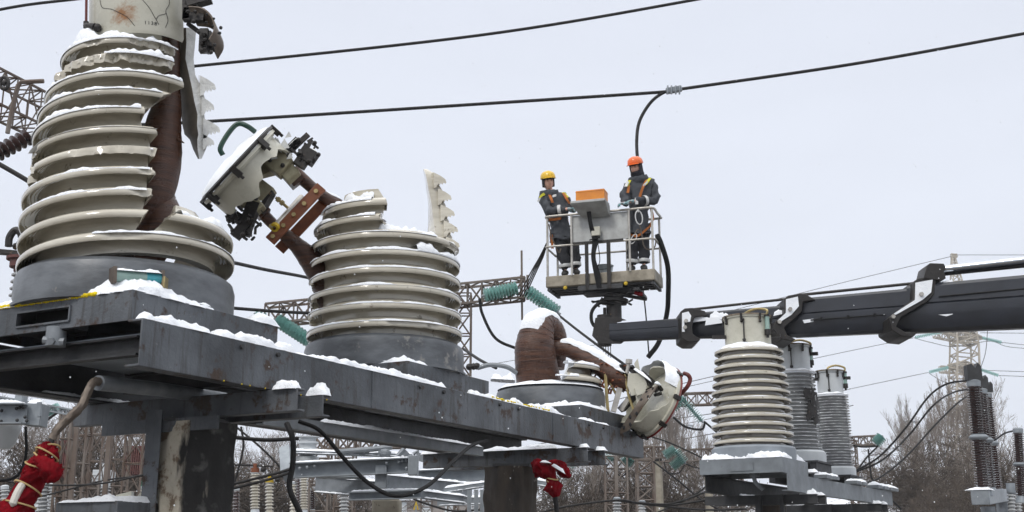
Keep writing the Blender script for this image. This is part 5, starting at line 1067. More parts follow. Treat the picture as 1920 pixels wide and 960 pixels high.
# ================================================================ RIGHT ROW OF INTACT TRANSFORMERS
UR = (V((5.79, 21, 0)) - V((3.486, 17.1, 0))).normalized(); VR = V((UR.y, -UR.x, 0))
ZR = 2.905
def rr_(u, v, z): p = V((3.486, 17.1, ZR)) + UR * u + VR * v; p.z = ZR + z; return p
rRF = thing('steel_support_frame', 'grey steel frame with snow under the intact ribbed transformers on the right', 'frame', rr_(0, 0, -.3))
def intact(name, label, c, Rt, ht, Rs0, Rs1, nsh, hs, Rc, hc, pm, cm, zoff, rot=0, group='transformers standing on the right-hand frame', barrel=.82, thin=False, snow=True):
    r = thing(name, label, 'transformer', c, group)
    m = M(); T = Matrix.Translation(c); m.lathe([(.01, 0), (Rt, 0), (Rt, ht - .03), (Rt - .03, ht), (.01, ht)], 48, T); m.build('tank', K['tankgrey'] if not thin else K['capg'], r)
    pit = hs / nsh; m = M(); pr_ = []; T = Matrix.Translation(c + ZZ * ht)
    for k in range(nsh):
        q = k / (nsh - 1); R = Rs0 + (Rs1 - Rs0) * q + (.035 * math.sin(PI * min(1, q * 1.2)) if not thin else 0)
        if thin: pr_ += [(R * barrel, k * pit), (R * barrel, k * pit + pit * .5), (R * .97, k * pit + pit * .45), (R, k * pit + pit * .55), (R * .98, k * pit + pit * .68), (R * (barrel + .03), k * pit + pit * .85)]
        else: pr_ += shed_prof(k * pit, pit, R * barrel, R)
    pr_.append((Rc, hs)); m.lathe(pr_, 64, T)
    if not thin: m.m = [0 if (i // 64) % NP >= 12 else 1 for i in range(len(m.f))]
    m.build('porcelain_insulator', [K[pm], K['porc_shaded']], r, sharp=62)
    T = Matrix.Translation(c + ZZ * (ht + hs)); m = M(); m.lathe([(Rc, 0), (Rc, hc - .03), (Rc + .02, hc - .025), (Rc + .02, hc), (.01, hc + .015)], 48, T); m.build('cap', K[cm], r)
    m = M(); m.lathe([(Rc + .018, hc - .004), (Rc + .032, hc - .002), (Rc + .032, hc + .016), (.01, hc + .03)], 48, T); m.build('lid', K['lidrim'], r)
    m = M()
    for a in range(0, 360, 45): 
        T2 = T @ Matrix.Rotation(D(a + 20), 4, 'Z'); m.bar(T2 @ V((0, -Rc - .012, hc - .11)), T2 @ V((0, -Rc - .03, hc + .015)), .03, .03, up=V((0, 1, 0))); m.ball(T2 @ V((0, -Rc - .02, hc - .10)), .022, n=8)
    m.build('lid_clamp', K['blackmetal'], r)
    m = M(); g = T @ V((math.sin(D(38 + rot)) * (Rc + .04), -math.cos(D(38 + rot)) * (Rc + .04), 0)); m.cyl(g + ZZ * (hc - .22), .035, .20, 12); ga = m.build('oil_gauge', K['glass_tube'], r)
    m = M(); m.cyl(g + ZZ * (hc - .30), .045, .08, 12); m.cyl(g + ZZ * (hc - .34), .02, .05, 8); m.cyl(g + ZZ * (hc - .03), .04, .03, 10); m.build('gauge_fitting', K['blackmetal'], ga)
    m = M(); h0 = T @ V((-.03, -.05, hc)); h1 = g + ZZ * hc; m.tube(catmull([h0, h0 + ZZ * .07, (h0 + h1) / 2 + ZZ * .11, h1 + ZZ * .07, h1], 5), .018, 8); m.build('breather_pipe', K['brass'], r)
    m = M(); s_ = T @ V((math.sin(D(-20)) * (Rc + .03), -math.cos(D(-20)) * (Rc + .03), 0)); m.tube([s_ + ZZ * (hc - .06), s_ + ZZ * .10], .010, 8); m.ball(s_ + ZZ * .08, .028, n=8); m.ball(s_ + ZZ * (hc - .08), .02, n=8); m.build('drain_rod', K['blackmetal'], r)
    m = M(); p = T @ V((-Rc, -.05, .17 if not thin else .3)); m.bar(p, p + V((-.20, 0, 0)), .05, .05); m.bar(p + V((2 * Rc, 0, .02)), p + V((2 * Rc + .12, -.05, .02)), .06, .05); m.build('terminal', K['blackmetal'], r)
    m = M(); TT = Matrix.Translation(c + ZZ * ht)
    for k in range(nsh):
        q = k / (nsh - 1); R = Rs0 + (Rs1 - Rs0) * q + (.035 * math.sin(PI * min(1, q * 1.2)) if not thin else 0)
        snow_rim(m, TT, k * pit + pit * (.60 if not thin else .66), R - .003, D(-110), D(110), .013 if not thin else .008, .03, k * 3 + rot, n=40, gap=-.4)
    m.lathe([(Rc + .01, hs + .05), (Rc + .08, hs + .015), (Rs1 * .93, hs - pit * .3), (Rs1 - .01, hs - pit * .55)], 48, TT, rf=lambda i, r_, z, a: (r_, z + (.02 * nz(a * 2, i) if i < 3 else 0)))
    m.build('snow_cover', K['snow'], r, sharp=60)
    return r
K['tankgrey'] = mat('blue_grey_tank_paint', (.27, .30, .33), .5, 0, (.20, .225, .25), 3, spots=(.12, .11, .1), spot_scale=8, spot_lo=.66)
K['lidrim'] = mat('rust_edged_lid', (.30, .27, .21), .6, .1, (.16, .11, .07), 12)
K['steel_grey'] = mat('grey_steel_paint', (.20, .222, .24), .5, 0, (.14, .155, .168), 4, spots=(.08, .06, .045), spot_scale=7, spot_lo=.64, bump=.15)
c1 = rr_(0, 0, 0)
intact('current_transformer', 'front cream ribbed transformer with brass pipe and glass gauge, before the boom', c1, .60, .19, .575, .50, 12, 1.44, .335, .46, 'porc', 'capw', 0)
c2 = at(1499, 868, 19.1); c3 = at(1568, 893, 21)
intact('current_transformer', 'middle grey ribbed transformer with a burnt black patch in its ribs', c2, .425, .18, .375, .325, 21, 1.26, .265, .45, 'porc_grey', 'capg', 0, rot=60, thin=True, barrel=.84)
intact('current_transformer', 'rearmost grey-white finely ribbed transformer on the right, gauge at its right side', c3, .345, .16, .33, .30, 25, 1.25, .225, .44, 'porc_grey', 'capg', 0, rot=40, thin=True, barrel=.84)
m = M(); NA_, NZ_ = 40, 40; o = []
for j in range(NZ_ + 1):
    for i in range(NA_ + 1):
        a = D(-35 + 110 * i / NA_); z = .19 + .25 + .95 * j / NZ_; rr = .374 + .006 * nz(i * .9, j * .9); o.append(c2 + V((math.sin(a) * rr, -math.cos(a) * rr, z)))
fs = []
for j in range(NZ_):
    for i in range(NA_):
        x = -35 + 110 * i / NA_; z = .25 + .95 * j / NZ_; q = nz(x * .07, z * 5, 3) + .5 * nz(x * .25, z * 14, 1) - ((x - 32 - 30 * (.7 - z)) / 42) ** 2 - ((z - .68) / .42) ** 2
        if q > -.42: c_ = NA_ + 1; fs.append((j * c_ + i, j * c_ + i + 1, (j + 1) * c_ + i + 1, (j + 1) * c_ + i))
m.add(o, fs)
for o in list(bpy.data.objects):
    if o.get('label', '').startswith('middle grey ribbed'): m.build('burnt_patch', K['blackmetal'], o)
# box under the front one
def rbox(u, su, sv, z, h, name='base_box', mt='steel_grey'):
    m = M(); t = .025; c = rr_(u, 0, z)
    m.box(c - ZZ * t / 2, UR * su, VR * sv, ZZ * t / 2)
    for s_ in (-1, 1): m.box(c + VR * (sv - t / 2) * s_ - ZZ * (h / 2 + t / 2), UR * su, VR * t / 2, ZZ * (h - t) / 2); m.box(c + UR * (su - t / 2) * s_ - ZZ * (h / 2 + t / 2), UR * t / 2, VR * (sv - t), ZZ * (h - t) / 2)
    return m.build(name, K[mt], rRF, bevel=.005)
rbox(0, .60, .60, 0, .21)
m = M(); m.bar(rr_(-.605, .1, -.04), rr_(-.605, .1, -.17), .003, .001); c = rr_(-.608, .02, -.115); m.box(c, UR * .004, VR * .17, ZZ * .06); m.build('name_plate', K['steel_grey'], rRF)
m = M(); m.channel(rr_(-.45, .62, -.21), rr_(5.6, .62, -.21), .24, .09, .012, VR); m.build('main_beam', K['steel_grey'], rRF)
m = M(); m.ibeam(rr_(-.45, -.58, -.21), rr_(5.6, -.58, -.21), .24, .12, .012, VR); m.build('main_beam', K['steel_dark'], rRF)
for u in (.45, .85, 4.2, 4.6):
    m = M(); m.channel(rr_(u, -.95, -.46), rr_(u, .75, -.46), .13, .07, .012, -UR); m.build('cross_channel', K['steel_dark'], rRF)
for (x, y, Y_, lw) in ((1500, 872, 19.1, .42), (1568, 896, 21, .36)):
    m = M(); c = at(x, y, Y_); c.z = (c2.z if Y_ < 20 else c3.z); hh = c.z - ZR + .20
    for s_ in (-1, 1): m.box(c + VR * lw * .8 * s_ - ZZ * (hh / 2), UR * lw, VR * .05, ZZ * hh / 2); 
    m.box(c - ZZ * .015, UR * lw * 1.05, VR * lw * 1.0, ZZ * .015); m.box(c + UR * lw - ZZ * hh / 2, UR * .02, VR * lw * .8, ZZ * hh / 2)
    m.build('stool', K['steel_dark'], rRF)
for u in (1.2, 1.6, 2.9, 3.3, 4.3, 4.75, 5.2, 5.5): m = M(); m.bar(rr_(u, .60, -.17), rr_(u + .28, .60, -.17), .20, .05); m.build('cleat', K['steel_grey'], rRF)
m = M(); m.tube(catmull([rr_(-.3, .1, -.1), rr_(-.3, .1, -.3), rr_(-.25, .2, -.42)], 5), .03, 8); m.tube([rr_(-.3, .1, -.1), rr_(-.3, .1, -.24)], .07, 12); m.build('drain_pipe', K['galv_rust'], rRF)
m = M()
snow_patch(m, rr_(0, 0, 0), UR * .59, VR * .59, .11, 9); snow_strip(m, rr_(-.54, -.58, 0), rr_(-.54, .58, 0), .13, .075, 1, X=-UR, lump=.3); snow_strip(m, rr_(-.5, .53, 0), rr_(.5, .53, 0), .13, .075, 2, X=VR, lump=.3)
for u in (.62, 1.2, 1.6, 2.9, 3.3, 4.3, 4.75, 5.2, 5.5): snow_strip(m, rr_(u, .60, -.14), rr_(u + .27, .60, -.14), .2, .05, u)
for u in (.45, .85, 4.2, 4.6): snow_strip(m, rr_(u, .5, -.46), rr_(u, .76, -.46), .09, .05, u)
snow_strip(m, rr_(.9, -.56, -.44), rr_(5.5, -.56, -.44), .12, .03, 8)
m.build('snow_cover', K['snow'], rRF, sharp=60)
for u, w, lb in ((.70, .34, 'dark pillar under the front intact transformer, bottom right'), (4.40, .34, 'far pillar under the right-hand frame of intact transformers')):
    c = rr_(u, 0, 0); r = thing('concrete_pillar', lb, 'pillar', (c.x, c.y, 0)); m = M(); m.bar((c.x, c.y, 0), (c.x, c.y, ZR - .60), w, w, up=UR); m.build('shaft', K['pillar_brown'], r, bevel=.02)
    m = M(); a = rr_(u - .30, -.1, 0); m.bar((a.x, a.y, 0), (a.x, a.y, ZR - .46), .08, .08, up=UR); a = rr_(u - .30, .25, 0); m.bar((a.x, a.y, 0), (a.x, a.y, ZR - .46), .05, .05, up=UR); m.build('cleat', K['steel_dark'], r)

# ================================================================ BUILDERS FOR THE YARD BEHIND
def insulator_string(p0, p1, R, n, label, mt='glass', group='green glass insulator strings', fit='galv'):
    r = thing('insulator_string', label, 'insulator', p0, group); L = (p1 - p0).length; T = Matrix.Translation(p0) @ (p1 - p0).to_track_quat('Z', 'Y').to_matrix().to_4x4(); m = M(); pit = L / n
    for k in range(n): z = k * pit; m.lathe([(R * .15, z), (R * .45, z + pit * .12), (R * .95, z + pit * .30), (R, z + pit * .40), (R * .9, z + pit * .46), (R * .5, z + pit * .50), (R * .2, z + pit * .72)], 18, T)
    m.build('discs', K[mt], r, sharp=50); m = M(); m.tube([p0 - (p1 - p0) * .08, p1 + (p1 - p0) * .08], R * .18, 8)
    for k in range(n): m.cyl((0, 0, k * pit + pit * .5), R * .3, pit * .45, 10, T)
    m.build('fitting', K[fit], r); return r
def post_insulator(base, top, R, n, label, mt, cap=None, group=None, sect=1, capmt='galv', name='post_insulator', baseh=.15, taper=1, seg=20, snowy=True, core=.62):
    r = thing(name, label, 'insulator', base, group); ax = top - base; L = ax.length; T = Matrix.Translation(base) @ ax.to_track_quat('Z', 'Y').to_matrix().to_4x4()
    g = .05 * L if sect > 1 else 0; Ls = (L - g * (sect - 1)) / sect; m = M(); ms_ = M()
    for s_ in range(sect):
        z0 = s_ * (Ls + g); pit = Ls / n; pr_ = []
        for k in range(n): 
            z = z0 + k * pit; pr_ += [(R * core, z), (R * core, z + pit * .42), (R * .97, z + pit * .36), (R, z + pit * .5), (R * .96, z + pit * .6), (R * (core + .06), z + pit * .85)]
            if snowy: ms_.lathe([(R * 1.003, z + pit * .57), (R * .95, z + pit * .615), (R * .85, z + pit * .63)], 14, T, a0=D(-110), a1=D(110), closed=False)
        m.lathe([(.001, z0)] + pr_ + [(.001, z0 + Ls)], seg, T)
    b = m.build('porcelain', K[mt], r, sharp=40)
    if snowy: ms_.build('snow_cover', K['snow'], r)
    m = M()
    for s_ in range(sect - 1): z0 = (s_ + 1) * Ls + s_ * g; m.lathe([(.001, z0 - .01), (R * .85, z0 - .01), (R * 1.15, z0 + g * .35), (R * 1.15, z0 + g * .6), (R * .8, z0 + g + .01), (.001, z0 + g + .01)], seg, T)
    m.lathe([(.001, L), (R * .8, L), (R * .85, L + R * .7), (R * .5, L + R * .9), (.001, L + R * .9)], seg, T); m.lathe([(.001, -baseh), (R * 1.1, -baseh), (R * .8, 0), (.001, 0)], seg, T)
    m.build('metal_fitting', K[capmt], r); return r
def latt(m, a, b, w, n, r, up=ZZ, w2=None, sides=4):
    "box lattice of four chords and zigzag bracing from a to b"
    a = V(a); b = V(b); t = (b - a).normalized(); x, y = frame(t) if abs(t.z) > .9 else (t.cross(up).normalized(), ZZ); w2 = w if w2 is None else w2
    C_ = [(-1, -1), (1, -1), (1, 1), (-1, 1)]
    def P(i, q): ww = (w + (w2 - w) * q) / 2; return a + (b - a) * q + x * C_[i][0] * ww + y * C_[i][1] * ww
    for i in range(4): m.bar(P(i, 0), P(i, 1), r * 1.25, r * 1.25)
    for i in range(4):
        j = (i + 1) % 4
        for k in range(n): 
            q0, q1 = k / n, (k + 1) / n; m.tube([P(i if k % 2 else j, q0), P(j if k % 2 else i, q1)], r * .55, 4, cap=False)
            m.tube([P(i, q0), P(j, q0)], r * .5, 4, cap=False)
        m.tube([P(i, 1), P(j, 1)], r * .5, 4, cap=False)
def gbeam(p0, p1, w, n, r, label, mt='rustgrey', group='lattice gantry beams'):
    m = M(); latt(m, p0, p1, w, n, r); return tag(m.build('gantry_beam', K[mt], sharp=0), label, 'gantry beam', group)
def gcol(x, ytop, Y, w, label, n=14, r=.035, mt='rustgrey', w2=None, group='lattice steel columns', x2=None):
    t = at(x, ytop, Y); m = M(); b = V((at(x2 or x, ytop, Y).x, Y, 0)); latt(m, b, t, w2 or w, n, r, w2=w); return tag(m.build('lattice_column', K[mt], sharp=0), label, 'column', group)

# ================================================================ BUSBAR, BROWN COLUMNS AND PYLON ON THE RIGHT
GBK = 'tall brown ribbed insulators on the right'
for i, (x0, x1, yt, yb, Y_, R, lb) in enumerate(((1844, 1826, 725, 916, 24, .165, 'nearest and thickest of the three brown ribbed columns'), (1857, 1842, 738, 914, 27, .135, 'middle of the three tall brown ribbed insulator columns'), (1871, 1853, 745, 918, 30, .12, 'farthest and thinnest of the three brown ribbed columns'))):
    r = post_insulator(at(x0, yb, Y_), at(x1, yt, Y_), R, 19, lb, 'porc_brown', group=GBK, sect=2, capmt='galv')
    m = M(); p = at(x1, yt - 8, Y_); m.plate([(-R * .9, 0), (R * .9, 0), (R * .9, R * 1.7), (R * .5, R * 2.2), (R * .1, R * 1.5), (-R * .3, R * 2.1), (-R * .9, R * 1.9)], Matrix.Translation(p + ZZ * R * .2), R * 1.2); m.build('top_clamp', K['steel_dark'], r)
r = thing('support_bracket', 'snowy white bracket beam carrying the three brown ribbed columns', 'bracket', at(1855, 930, 27)); m = M(); m.bar(at(1838, 932, 23.6), at(1880, 928, 31), .34, .30); m.build('beam', K['galv'], r, bevel=.01)
m = M(); m.bar(at(1852, 950, 24.5), V((at(1852, 950, 24.5).x, 24.5, 0)), .22, .22); m.bar(at(1878, 940, 30), V((at(1878, 940, 30).x, 30, 0)), .22, .22); m.build('leg', K['galv_rust'], r)
m = M(); snow_strip(m, at(1832, 920, 23.6) + ZZ * .02, at(1842, 922, 24.2) + ZZ * .02, .5, .06, 3); m.build('snow_cover', K['snow'], r)
post_insulator(at(1916, 930, 26), at(1909, 812, 26), .13, 14, 'brown ribbed column at the right edge of the picture', 'porc_brown', group=GBK, sect=2)
post_insulator(at(1898, 960, 28), at(1896, 926, 28), .10, 5, 'short silver-topped insulator left of the edge column', 'porc_grey', capmt='galv', group='small grey insulators at the right edge')
r = post_insulator(at(1911, 960, 30), at(1909, 930, 30), .08, 5, 'smallest silver insulator almost hidden at the right edge', 'porc_grey', capmt='galv', group='small grey insulators at the right edge')
m = M(); m.cyl(at(1896, 924, 28), .10, .22, 14); tag(m.build('silver_can', K['galv']), 'silver cylinder on the short insulator near the right edge', 'cylinder')
for (pts, lb) in ((([(1818, 713, 24), (1775, 720, 24), (1740, 745, 24), (1700, 800, 24), (1650, 855, 24), (1602, 884, 24)]), 'upper of the three cables curving down left from the brown columns'),
                  (([(1835, 728, 27), (1790, 735, 26), (1750, 760, 25), (1705, 815, 25), (1655, 862, 24), (1602, 886, 24)]), 'middle of the three cables curving down from the brown columns'),
                  (([(1846, 738, 30), (1810, 745, 28), (1760, 790, 27), (1700, 855, 26), (1650, 895, 25), (1614, 908, 24)]), 'lowest of the three cables curving down left from the brown columns'),
                  (([(1912, 806, 26), (1885, 812, 27), (1865, 825, 28), (1852, 828, 28)]), 'thin cable linking the edge column to the three brown columns')):
    cable(pts, .020, 'busbar_cable', lb, group='cables between the brown columns')
def pylon():
    Y_ = 150; r = thing('power_pylon', 'tall pale lattice power pylon far away on the right', 'pylon', at(1805, 940, Y_)); pt = lambda x, y: at(x, y, Y_); ppm_ = ppm(Y_)
    bz = at(1805, 940, Y_).z - 3; b = V((pt(1805, 940).x, Y_, bz)); w_ = pt(1808, 645)
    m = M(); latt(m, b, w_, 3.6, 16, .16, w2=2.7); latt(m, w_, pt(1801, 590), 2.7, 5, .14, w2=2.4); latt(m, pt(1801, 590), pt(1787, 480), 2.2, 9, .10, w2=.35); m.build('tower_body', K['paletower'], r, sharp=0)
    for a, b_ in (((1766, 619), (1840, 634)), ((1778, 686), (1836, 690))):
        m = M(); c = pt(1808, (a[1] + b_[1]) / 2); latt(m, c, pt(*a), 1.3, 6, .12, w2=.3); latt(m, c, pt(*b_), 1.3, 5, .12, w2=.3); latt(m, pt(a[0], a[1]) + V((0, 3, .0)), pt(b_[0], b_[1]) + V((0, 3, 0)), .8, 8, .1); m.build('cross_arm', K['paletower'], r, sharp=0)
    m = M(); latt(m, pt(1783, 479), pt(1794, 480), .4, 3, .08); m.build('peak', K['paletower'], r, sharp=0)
pylon()
PG = 'insulator strings on the far pylon'
for a, b_, lb in (((1766, 622), (1715, 633), 'left green insulator string on the upper arm of the far pylon'), ((1778, 689), (1742, 698), 'left green insulator string on the lower arm of the far pylon'), ((1840, 633), (1878, 642), 'right green insulator string on the upper arm of the far pylon'), ((1836, 692), (1872, 704), 'right green insulator string on the lower arm of the far pylon')):
    insulator_string(at(*a, 150), at(*b_, 150), .24, 16, lb, group=PG)
PW = 'thin far power lines'
for pts, lb in (([(1715, 633, 150), (1560, 665, 150), (1400, 700, 150), (1280, 727, 150)], 'far power line running left from the upper pylon arm'), ([(1742, 698, 150), (1600, 728, 150), (1450, 760, 150), (1260, 800, 150)], 'far power line running left from the lower pylon arm'),
                ([(1878, 642, 150), (1950, 650, 150)], 'short far line leaving the upper right pylon insulator'), ([(1872, 704, 150), (1950, 707, 150)], 'short far line leaving the lower right pylon insulator'), ([(1838, 624, 150), (1950, 625, 150)], 'level far line at the height of the upper pylon arm'),
                ([(1836, 694, 150), (1950, 698, 150)], 'level far line at the height of the lower pylon arm'), ([(1787, 480, 150), (1600, 525, 150), (1400, 575, 150), (1100, 650, 150), (700, 720, 150)], 'faint far line falling left from the pylon peak'), ([(1790, 478, 150), (1950, 478, 150)], 'faint far line leaving the pylon peak to the right'),
                ([(1715, 634, 150), (1745, 642, 150), (1790, 650, 150), (1850, 640, 150), (1880, 643, 150)], 'slack loop of wire under the upper arm of the far pylon'), ([(1742, 700, 150), (1770, 716, 150), (1800, 720, 150)], 'slack loop of wire under the lower left pylon arm'),
                ([(1860, 638, 150), (1890, 650, 150), (1950, 655, 150)], 'slack far wire below the upper right pylon insulator'),
                ([(1852, 615, 120), (1848, 660, 120), (1838, 692, 120)], 'thin wire dropping beside the pylon between its arms'), ([(1340, 705, 120), (1200, 738, 120), (1100, 765, 120)], 'faint far line between the boom and the fallen cap'), ([(1340, 775, 120), (1200, 795, 120), (1000, 835, 120)], 'faint far line passing below the fallen cap'), ([(1600, 760, 110), (1450, 792, 110), (1200, 838, 110)], 'lowest faint far line behind the front cream transformer')):
    wire(pts, .036, lb, PW, 'power line', name='power_line', n=4)
# lamp posts
def lamp(x, y0, y1, Y_, lb, s=1):
    b = at(x, y1, Y_); t = at(x - 3, y0 + 30 * s, Y_); e = at(x + 8 * s, y0, Y_); r = thing('street_lamp', lb, 'street lamp', b, 'far street lamps'); m = M(); m.tube(catmull([V((b.x, Y_, b.z - 2)), t, at(x - 2, y0 + 8 * s, Y_), e], 6), .10, 6); m.build('pole', K['galv'], r)
    m = M(); m.bar(e, e + V((.9 * s, 0, -.1)), .3, .18); m.bar(at(x + 1, y0 + 12 * s, Y_), at(x + 6 * s, y0 + 10 * s, Y_), .3, .25); m.build('lamp_head', K['galv'], r)
lamp(1692, 790, 930, 105, 'far street lamp with curved arm in front of the bare trees on the right'); lamp(1283, 797, 880, 120, 'far street lamp seen just right of the fallen cap', .7)

# ================================================================ GANTRIES
GR = 'rusty lattice gantry beams'
gbeam(at(-120, 120, 15), at(95, 226, 17), .52, 9, .024, 'lattice beam sloping in from the upper left edge behind the big insulator', group=GR)
m = M(); m.tube([at(14, 250, 14.5), at(24, 198, 14.5), at(34, 160, 14.5), at(40, 154, 14.5), at(82, 152, 14.5)], .03, 6); tag(m.build('bent_conductor', K['rustgrey']), 'bent rod and wire above the lattice beam at the upper left', 'rod')
m = M(); P = [at(8 + 8 * math.cos(a), 156 + 11 * math.sin(a), 14.4) for a in [2 * PI * i / 20 for i in range(21)]]; m.tube(P, .025, 8); m.ball(at(8, 156, 14.4), .04, n=8); tag(m.build('arcing_ring', K['blackmetal']), 'dark ring at the left edge above the lattice beam', 'ring')
insulator_string(at(-30, 300, 14), at(56, 255, 14.4), .115, 8, 'brown and white disc insulator string at the upper left edge', mt='porc_brown', group='brown disc insulators', fit='porc_grey')
cable([(-60, 275, 14), (20, 320, 14), (54, 340, 14)], .03, 'overhead_cable', 'short dark cable behind the big insulator at the left edge', mt='wire', group='short overhead cable lengths')
gbeam(at(500, 592, 24), at(984, 542, 24), .42, 18, .035, 'long rusty lattice beam behind the middle transformer', group=GR)
m = M(); 
for dx in (-6, 6): m.bar(at(983 + dx, 562, 24), at(983 + dx, 516, 24), .05, .05)
m.tube([at(978, 470, 24), at(979, 600, 24)], .025, 6); tag(m.build('spike_rod', K['rustgrey']), 'upright thin rod at the tip of the long lattice beam', 'rod')
gcol(870, 552, 24, .30, 'lattice column right of the middle transformer holding the long beam', 16, .03)
insulator_string(at(908, 554, 23.6), at(970, 540, 23.8), .150, 11, 'green glass string hanging along the tip of the long lattice beam')
insulator_string(at(990, 546, 23.6), at(1046, 586, 23.4), .145, 11, 'green glass string sloping down behind the snow-capped brown ring')
insulator_string(at(520, 600, 23.8), at(585, 642, 23.6), .150, 12, 'green glass string sloping down behind the left of the middle transformer')
insulator_string(at(478, 588, 23.8), at(500, 596, 23.8), .10, 3, 'short green glass string right of the big transformer base')
cable([(899, 560, 23.5), (905, 590, 23.5), (930, 635, 23.5), (975, 656, 23.5)], .030, 'jumper_loop', 'dark jumper curving down from the long lattice beam towards the brown ring')
cable([(1046, 590, 23.4), (1100, 632, 22), (1180, 690, 21), (1260, 745, 20)], .025, 'overhead_cable', 'cable running from the glass string down behind the fallen cap', mt='wire', group='short overhead cable lengths')
cable([(870, 655, 16), (900, 675, 15), (930, 690, 14.5)], .02, 'overhead_cable', 'short cable stub right of the middle transformer base', mt='wire', group='short overhead cable lengths')
r = thing('pipe_joint', 'snow-dusted pipe joint and dark clamp between the middle and far transformers', 'joint', at(900, 688, 11)); m = M(); m.tube(catmull([at(895, 690, 11), at(920, 684, 11), at(950, 688, 11), at(970, 700, 11)], 5), .022, 8); m.build('pipe', K['galv_rust'], r); m = M()
for dx in (0, 8, 14): m.ball(at(880 + dx, 688 - dx * .1, 11), .035, n=8)
m.build('clamp', K['blackmetal'], r); m = M(); snow_strip(m, at(920, 712, 10.5), at(966, 715, 10.5), .22, .12, 3); m.build('snow_cover', K['snow'], r)
gbeam(at(1268, 750, 36), at(1500, 742, 36), .36, 12, .035, 'short rusty lattice beam between the fallen cap and the cream transformer', group=GR)
insulator_string(at(1286, 756, 35.5), at(1316, 790, 35.5), .16, 11, 'green glass string hanging between the fallen cap and the cream transformer')
insulator_string(at(1262, 765, 35.5), at(1284, 746, 35.5), .16, 7, 'short green glass string half behind the fallen cap')
cable([(1262, 782, 35), (1285, 800, 35), (1315, 805, 35), (1322, 792, 35)], .035, 'jumper_loop', 'dark jumper loop between the two green strings by the fallen cap')
cable([(1320, 790, 35), (1350, 815, 35), (1380, 835, 35)], .03, 'jumper_loop', 'dark cable falling from the green string behind the cream transformer')
gbeam(at(1150, 853, 42), at(1245, 848, 42), .38, 10, .035, 'lower rusty lattice beam among bare trees, left half', group=GR); gbeam(at(1235, 856, 42), at(1400, 850, 42), .40, 12, .035, 'lower rusty lattice beam beside the cream transformer', group=GR)
for i, (a, b_, lb) in enumerate((((1246, 855), (1266, 842), 'green string left of the lower gantry pair'), ((1266, 845), (1284, 868), 'green string crossing in the middle of the lower gantry'), ((1260, 876), (1276, 862), 'lowest green string under the lower gantry'), ((1166, 860), (1182, 874), 'green string under the right end of the dark steel frame'), ((1183, 860), (1176, 870), 'tiny green string beside the end of the dark steel frame'), ((1130, 857), (1150, 860), 'green string half hidden under the dark steel frame end'), ((90, 772), (112, 764), 'green string above the red cloth cable at lower left'), ((1068, 872), (1078, 866), 'green string beside the bunched red cloth'))):
    insulator_string(at(*a, 40), at(*b_, 40), .19, 8, lb)
insulator_string(at(1641, 832, 40), at(1654, 818, 40), .2, 5, 'green string on the tip of the small gantry right of the frame')
gbeam(at(1588, 828, 41), at(1648, 825, 41), .30, 5, .035, 'small dark gantry beam right of the intact transformers', 'rustgrey', GR); gcol(1597, 826, 41, .25, 'thin lattice column of the small gantry on the right', 14, .03)
for pts, lb in (([(1645, 838, 40), (1625, 858, 40), (1605, 885, 40)], 'left of two drop wires below the small gantry'), ([(1628, 842, 40), (1632, 880, 40), (1640, 905, 40), (1690, 955, 40)], 'right of two drop wires below the small gantry'), ([(1600, 835, 40), (1620, 838, 40), (1648, 836, 40)], 'slack wire along the small gantry beam')): cable(pts, .03, 'drop_wire', lb, cat='wire')
for x, yt, lb in ((1234, 865, 'left of the two pale round concrete poles among bare trees'), (1326, 860, 'right of the two pale round concrete poles, beside the cream transformer')):
    r = thing('concrete_pole', lb, 'pole', V((at(x, yt, 42).x, 42, 0)), 'pale round concrete poles'); m = M(); t = at(x, yt, 42); m.tube([V((t.x + .05, 42, 0)), t], [.16, .13], 14); m.build('shaft', K['concrete'], r); m = M(); m.cyl(t, .15, .06, 14); m.build('pole_cap', K['steel_dark'], r)
for x, w, Y_, lb in ((1143, .34, 40, 'left rusty lattice column under the frame end'), (1165, .34, 40, 'right rusty lattice column under the frame end'), (1208, .5, 36, 'tall dark rusty lattice column below the fallen cap'), (1378, .4, 44, 'lattice column half behind the cream transformer frame')):
    gcol(x, 838 if x > 1180 else 856, Y_, w, lb, 12, .045, 'rustgrey')
for pts, lb in (([(990, 968, 25), (1060, 950, 25), (1155, 938, 25), (1200, 943, 25), (1260, 944, 25), (1330, 920, 25)], 'long low cable over the small white insulator'), ([(1155, 938, 26), (1240, 948, 26), (1320, 938, 26), (1400, 922, 26)], 'second low cable crossing the concrete poles'), ([(1170, 940, 27), (1250, 950, 27), (1330, 956, 27), (1400, 954, 27)], 'lowest cable crossing the concrete poles'), ([(1225, 865, 30), (1270, 900, 30), (1320, 940, 30), (1370, 965, 30)], 'cable slanting down right between the concrete poles'),
                ([(1210, 815, 34), (1260, 832, 34), (1320, 860, 34), (1345, 870, 34)], 'cable slanting from the fallen cap towards the cream transformer'), ([(1340, 900, 30), (1290, 935, 30), (1200, 975, 30)], 'cable rising right towards the cream transformer frame'), ([(1245, 866, 40), (1252, 885, 40), (1272, 887, 40), (1284, 872, 40)], 'small jumper loop under the lower green strings'), ([(1286, 870, 40), (1310, 878, 40), (1340, 880, 40)], 'thin wire leaving the lower green strings to the right'), ([(1150, 880, 40), (1165, 893, 40), (1180, 882, 40)], 'tiny jumper loop by the frame end')):
    cable(pts, .022, 'yard_cable', lb, mt='wire')
post_insulator(at(1157, 975, 26), at(1157, 940, 26), .10, 6, 'small white insulator carrying low cables beneath the frame end', 'porc_grey', group='small white post insulators')
post_insulator(at(1204, 985, 32), at(1204, 945, 32), .11, 7, 'faint small white insulator right of the one carrying low cables', 'porc_grey', group='small white post insulators')
